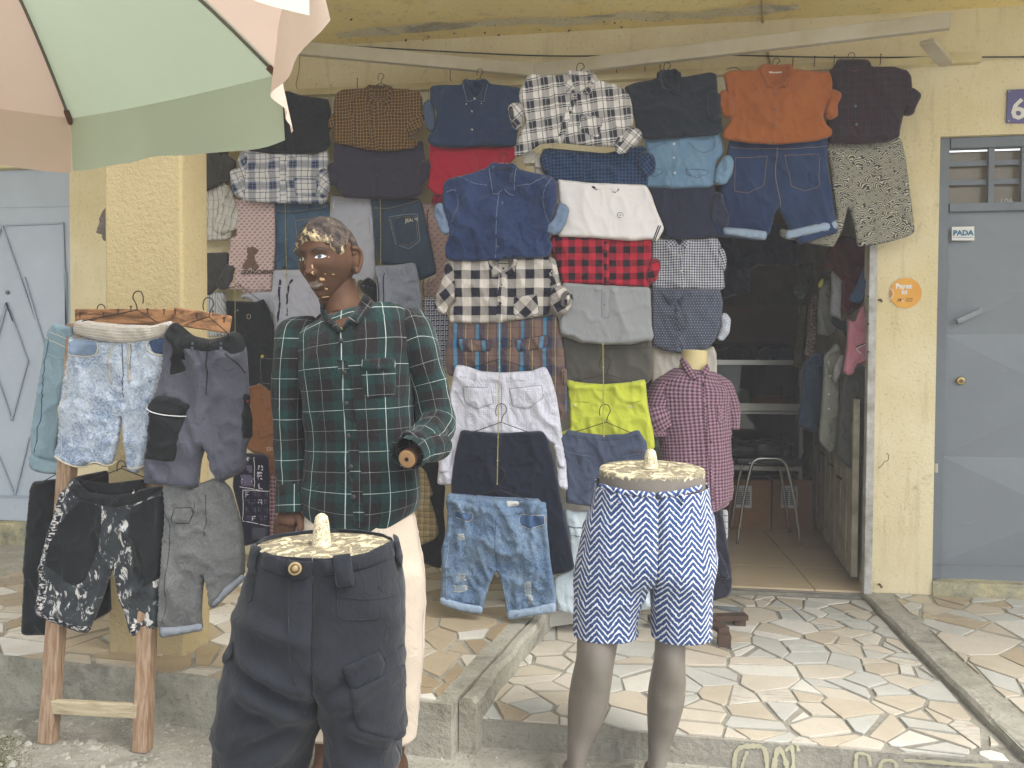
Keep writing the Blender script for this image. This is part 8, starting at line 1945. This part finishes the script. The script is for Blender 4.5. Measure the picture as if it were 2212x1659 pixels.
g.flat('waist_panel', [(1265,325),(1310,355),(1400,430),(1530,455),(1640,435),(1720,390),(1770,450),(1785,545),(1700,570),(1660,530),(1520,545),(1410,530),(1360,520),(1345,600),(1360,680),(1300,700),(1238,720),(1250,500),(1205,450),(1225,380)], f_blk2, bulge=.004)
for x, y in ((1420,450),(1635,450)): g.flat('belt_loop', [(x-16,y),(x+12,y),(x+8,y+100),(x-20,y+98)], f_workgrey, bulge=.008)
o = g.flat('cargo_pocket', [(1110,960),(1150,985),(1370,1010),(1330,1200),(1300,1345),(1200,1340),(1080,1325),(1100,1150)], f_blk2, bulge=.012); o2 = g.flat('pocket_flap', [(1150,865),(1280,885),(1395,935),(1365,1025),(1230,1015),(1140,990),(1095,945),(1110,915)], f_blk2, on=o if False else None, bulge=.020)
g.seam([(1100,952),(1150,985),(1230,1008),(1358,1020)], thread['white'], .0022, o2, True, 'reflective_piping')
g.seam([(1525,545),(1515,700),(1505,860)], 'dark', .002); g.seam([(1360,690),(1300,705),(1240,722)], 'grey'); g.seam([(1520,940),(1560,1200),(1620,1480)], 'slate', .0014); g.seam([(1064,1475),(1250,1495),(1450,1510)], 'slate', .001); g.seam([(1660,560),(1730,620),(1790,700)], 'dark', .0022)
g.flat('side_panel', [(1775,850),(1812,860),(1812,960),(1830,1030),(1830,1180),(1775,1180),(1760,1000)], f_blk2, bulge=.006); g.flat('brand_tag', [(1782,895),(1812,885),(1812,915),(1785,925)], paint('red tag', (170,60,60), .7, .1), bulge=.007)
g.btn([(1543,490)], 'dark', .008)
g = G('trousers', 'plain black trousers hanging lowest on the left of the rack', 'trousers', 23, YA+.10, f_blk2, [(275,235),(560,205),(700,180),(890,140),(895,600),(900,900),(915,1290),(760,1380),(600,1420),(420,1450),(400,1490),(200,1492),(180,1470),(200,1000),(190,980),(230,500),(250,300)], wr=.004)
g = G('printed_shorts', 'black shorts splashed with white paint marks and plain black knee panels', 'shorts', 23, YA-.01, f_splash, [(600,200),(640,230),(720,330),(940,355),(1100,330),(1190,290),(1380,270),(1360,400),(1370,560),(1365,760),(1340,1000),(1325,1200),(1310,1420),(1200,1470),(1075,1500),(1040,1350),(980,1180),(935,960),(925,940),(900,1020),(850,1180),(780,1350),(725,1478),(650,1465),(450,1390),(305,1330),(305,1250),(325,1000),(360,800),(400,680),(450,520),(490,330),(550,290)], bulge=.04, edge=.05, wr=.005)
g.p('waist_inside', [(600,196),(700,225),(900,250),(1190,215),(1190,300),(1000,335),(800,335),(690,300),(580,250)], f_blk2, .012, bulge=.004)
g.flat('waistband', [(575,245),(640,260),(720,325),(940,350),(1190,300),(1385,262),(1375,275),(1190,385),(1110,412),(940,445),(790,420),(660,380),(560,300)], f_blk2, bulge=.006)
g.flat('knee_panel', [(660,390),(790,425),(845,480),(830,660),(770,860),(700,1040),(640,1085),(580,1085),(480,1010),(400,930),(410,800),(470,620),(560,480)], f_blk2, bulge=.004); g.flat('knee_panel', [(1080,440),(1200,385),(1330,340),(1345,500),(1365,700),(1355,860),(1330,1020),(1200,1090),(1140,1085),(1100,960),(1070,700)], f_blk2, bulge=.004)
g.flat('hem_band', [(310,1290),(450,1340),(600,1400),(735,1420),(722,1475),(650,1462),(450,1385),(305,1330)], f_rough, bulge=.004); g.flat('side_stripe', [(490,320),(520,300),(500,540),(440,700),(380,960),(370,1130),(380,1300),(310,1300),(325,1000),(365,800),(400,680),(450,520)], f_rough, bulge=.004)
g.flat('hem_patch', [(1062,1385),(1120,1390),(1130,1480),(1078,1496)], f_rough, bulge=.004)
for x, y in ((775,320),(1085,300)): g.flat('belt_loop', [(x-14,y),(x+10,y),(x+14,y+115),(x-8,y+115)], f_rough, bulge=.009)
g.btn([(960,391)], 'dark', .008)
g = G('denim_shorts', 'washed grey denim shorts with turned up hems on the right of the rack', 'shorts', 10, YA-.02, f_greyjean, [(1043,-160),(1100,-170),(1200,-100),(1380,-170),(1455,-90),(1480,0),(1520,150),(1537,300),(1535,440),(1430,560),(1330,660),(1310,560),(1285,430),(1270,560),(1265,700),(1275,790),(1150,815),(1015,838),(1000,760),(1010,500),(1030,250),(1045,50),(1030,-100)], bulge=.045, edge=.05, wr=.006)
g.p('turned_up_hem', [(1002,775),(1100,778),(1262,755),(1276,790),(1150,815),(1016,838)], fab('grey hem', (150,156,166)), -.025, bulge=.018, edge=.02, wr=.002); g.p('turned_up_hem', [(1330,610),(1400,540),(1530,440),(1537,472),(1430,570),(1335,662)], fab('grey hem', (150,156,166)), -.02, bulge=.018, edge=.02, wr=.002)
g.pocket([(1100,25),(1212,20),(1215,60),(1190,122),(1085,118)], 'dark'); g.seam([(1290,-60),(1300,60),(1290,200)], 'dark', .0014); g.seam([(1045,50),(1075,150),(1062,400),(1040,740)], 'dark', .001); g.seam([(1220,-20),(1225,40),(1200,90)], 'dark', .001)
f2 = YA-.06
hanger(9, (1010, 102), (600, 322), (1150, 330), YA-.05, 'large wire hanger hooked over the nails above the acid washed shorts', (1005, 240), -1)
hanger(9, (1525, 150), (1400, 330), (1690, 430), YA-.06, 'wire hanger hooked at the right end of the rack', (1530, 290))
hanger(9, (740, 200), (690, 260), (770, 262), YA+.04, 'small wire hanger hook at the left end of the rack', (765, 262))
hanger(23, (1000, 60), (680, 245), (1190, 195), YA-.02, 'wire hanger holding the splashed black shorts', (1000, 122))
hanger(23, (500, 90), (360, 228), (560, 160), YA+.08, 'wire hanger holding the plain black trousers on the rack', (500, 150))

# ================================================================ AIR: even volume added in place of a bright veil on the lens
if ADDED_VEIL:
    hb = MB().box((0, 0, 1.2), (122, 122, 4.6)).build('added_veil', None); tag(hb, kind='stuff')
    hm_ = bpy.data.materials.new('added_veil'); hm_.use_nodes = True; nt = hm_.node_tree; nt.nodes.clear()
    pv = nt.nodes.new('ShaderNodeVolumePrincipled'); pv.inputs['Density'].default_value = ADDED_VEIL; pv.inputs['Color'].default_value = (.93,.94,.95,1); pv.inputs['Anisotropy'].default_value = .2
    om = nt.nodes.new('ShaderNodeOutputMaterial'); nt.links.new(pv.outputs[0], om.inputs['Volume']); hb.data.materials.append(hm_)
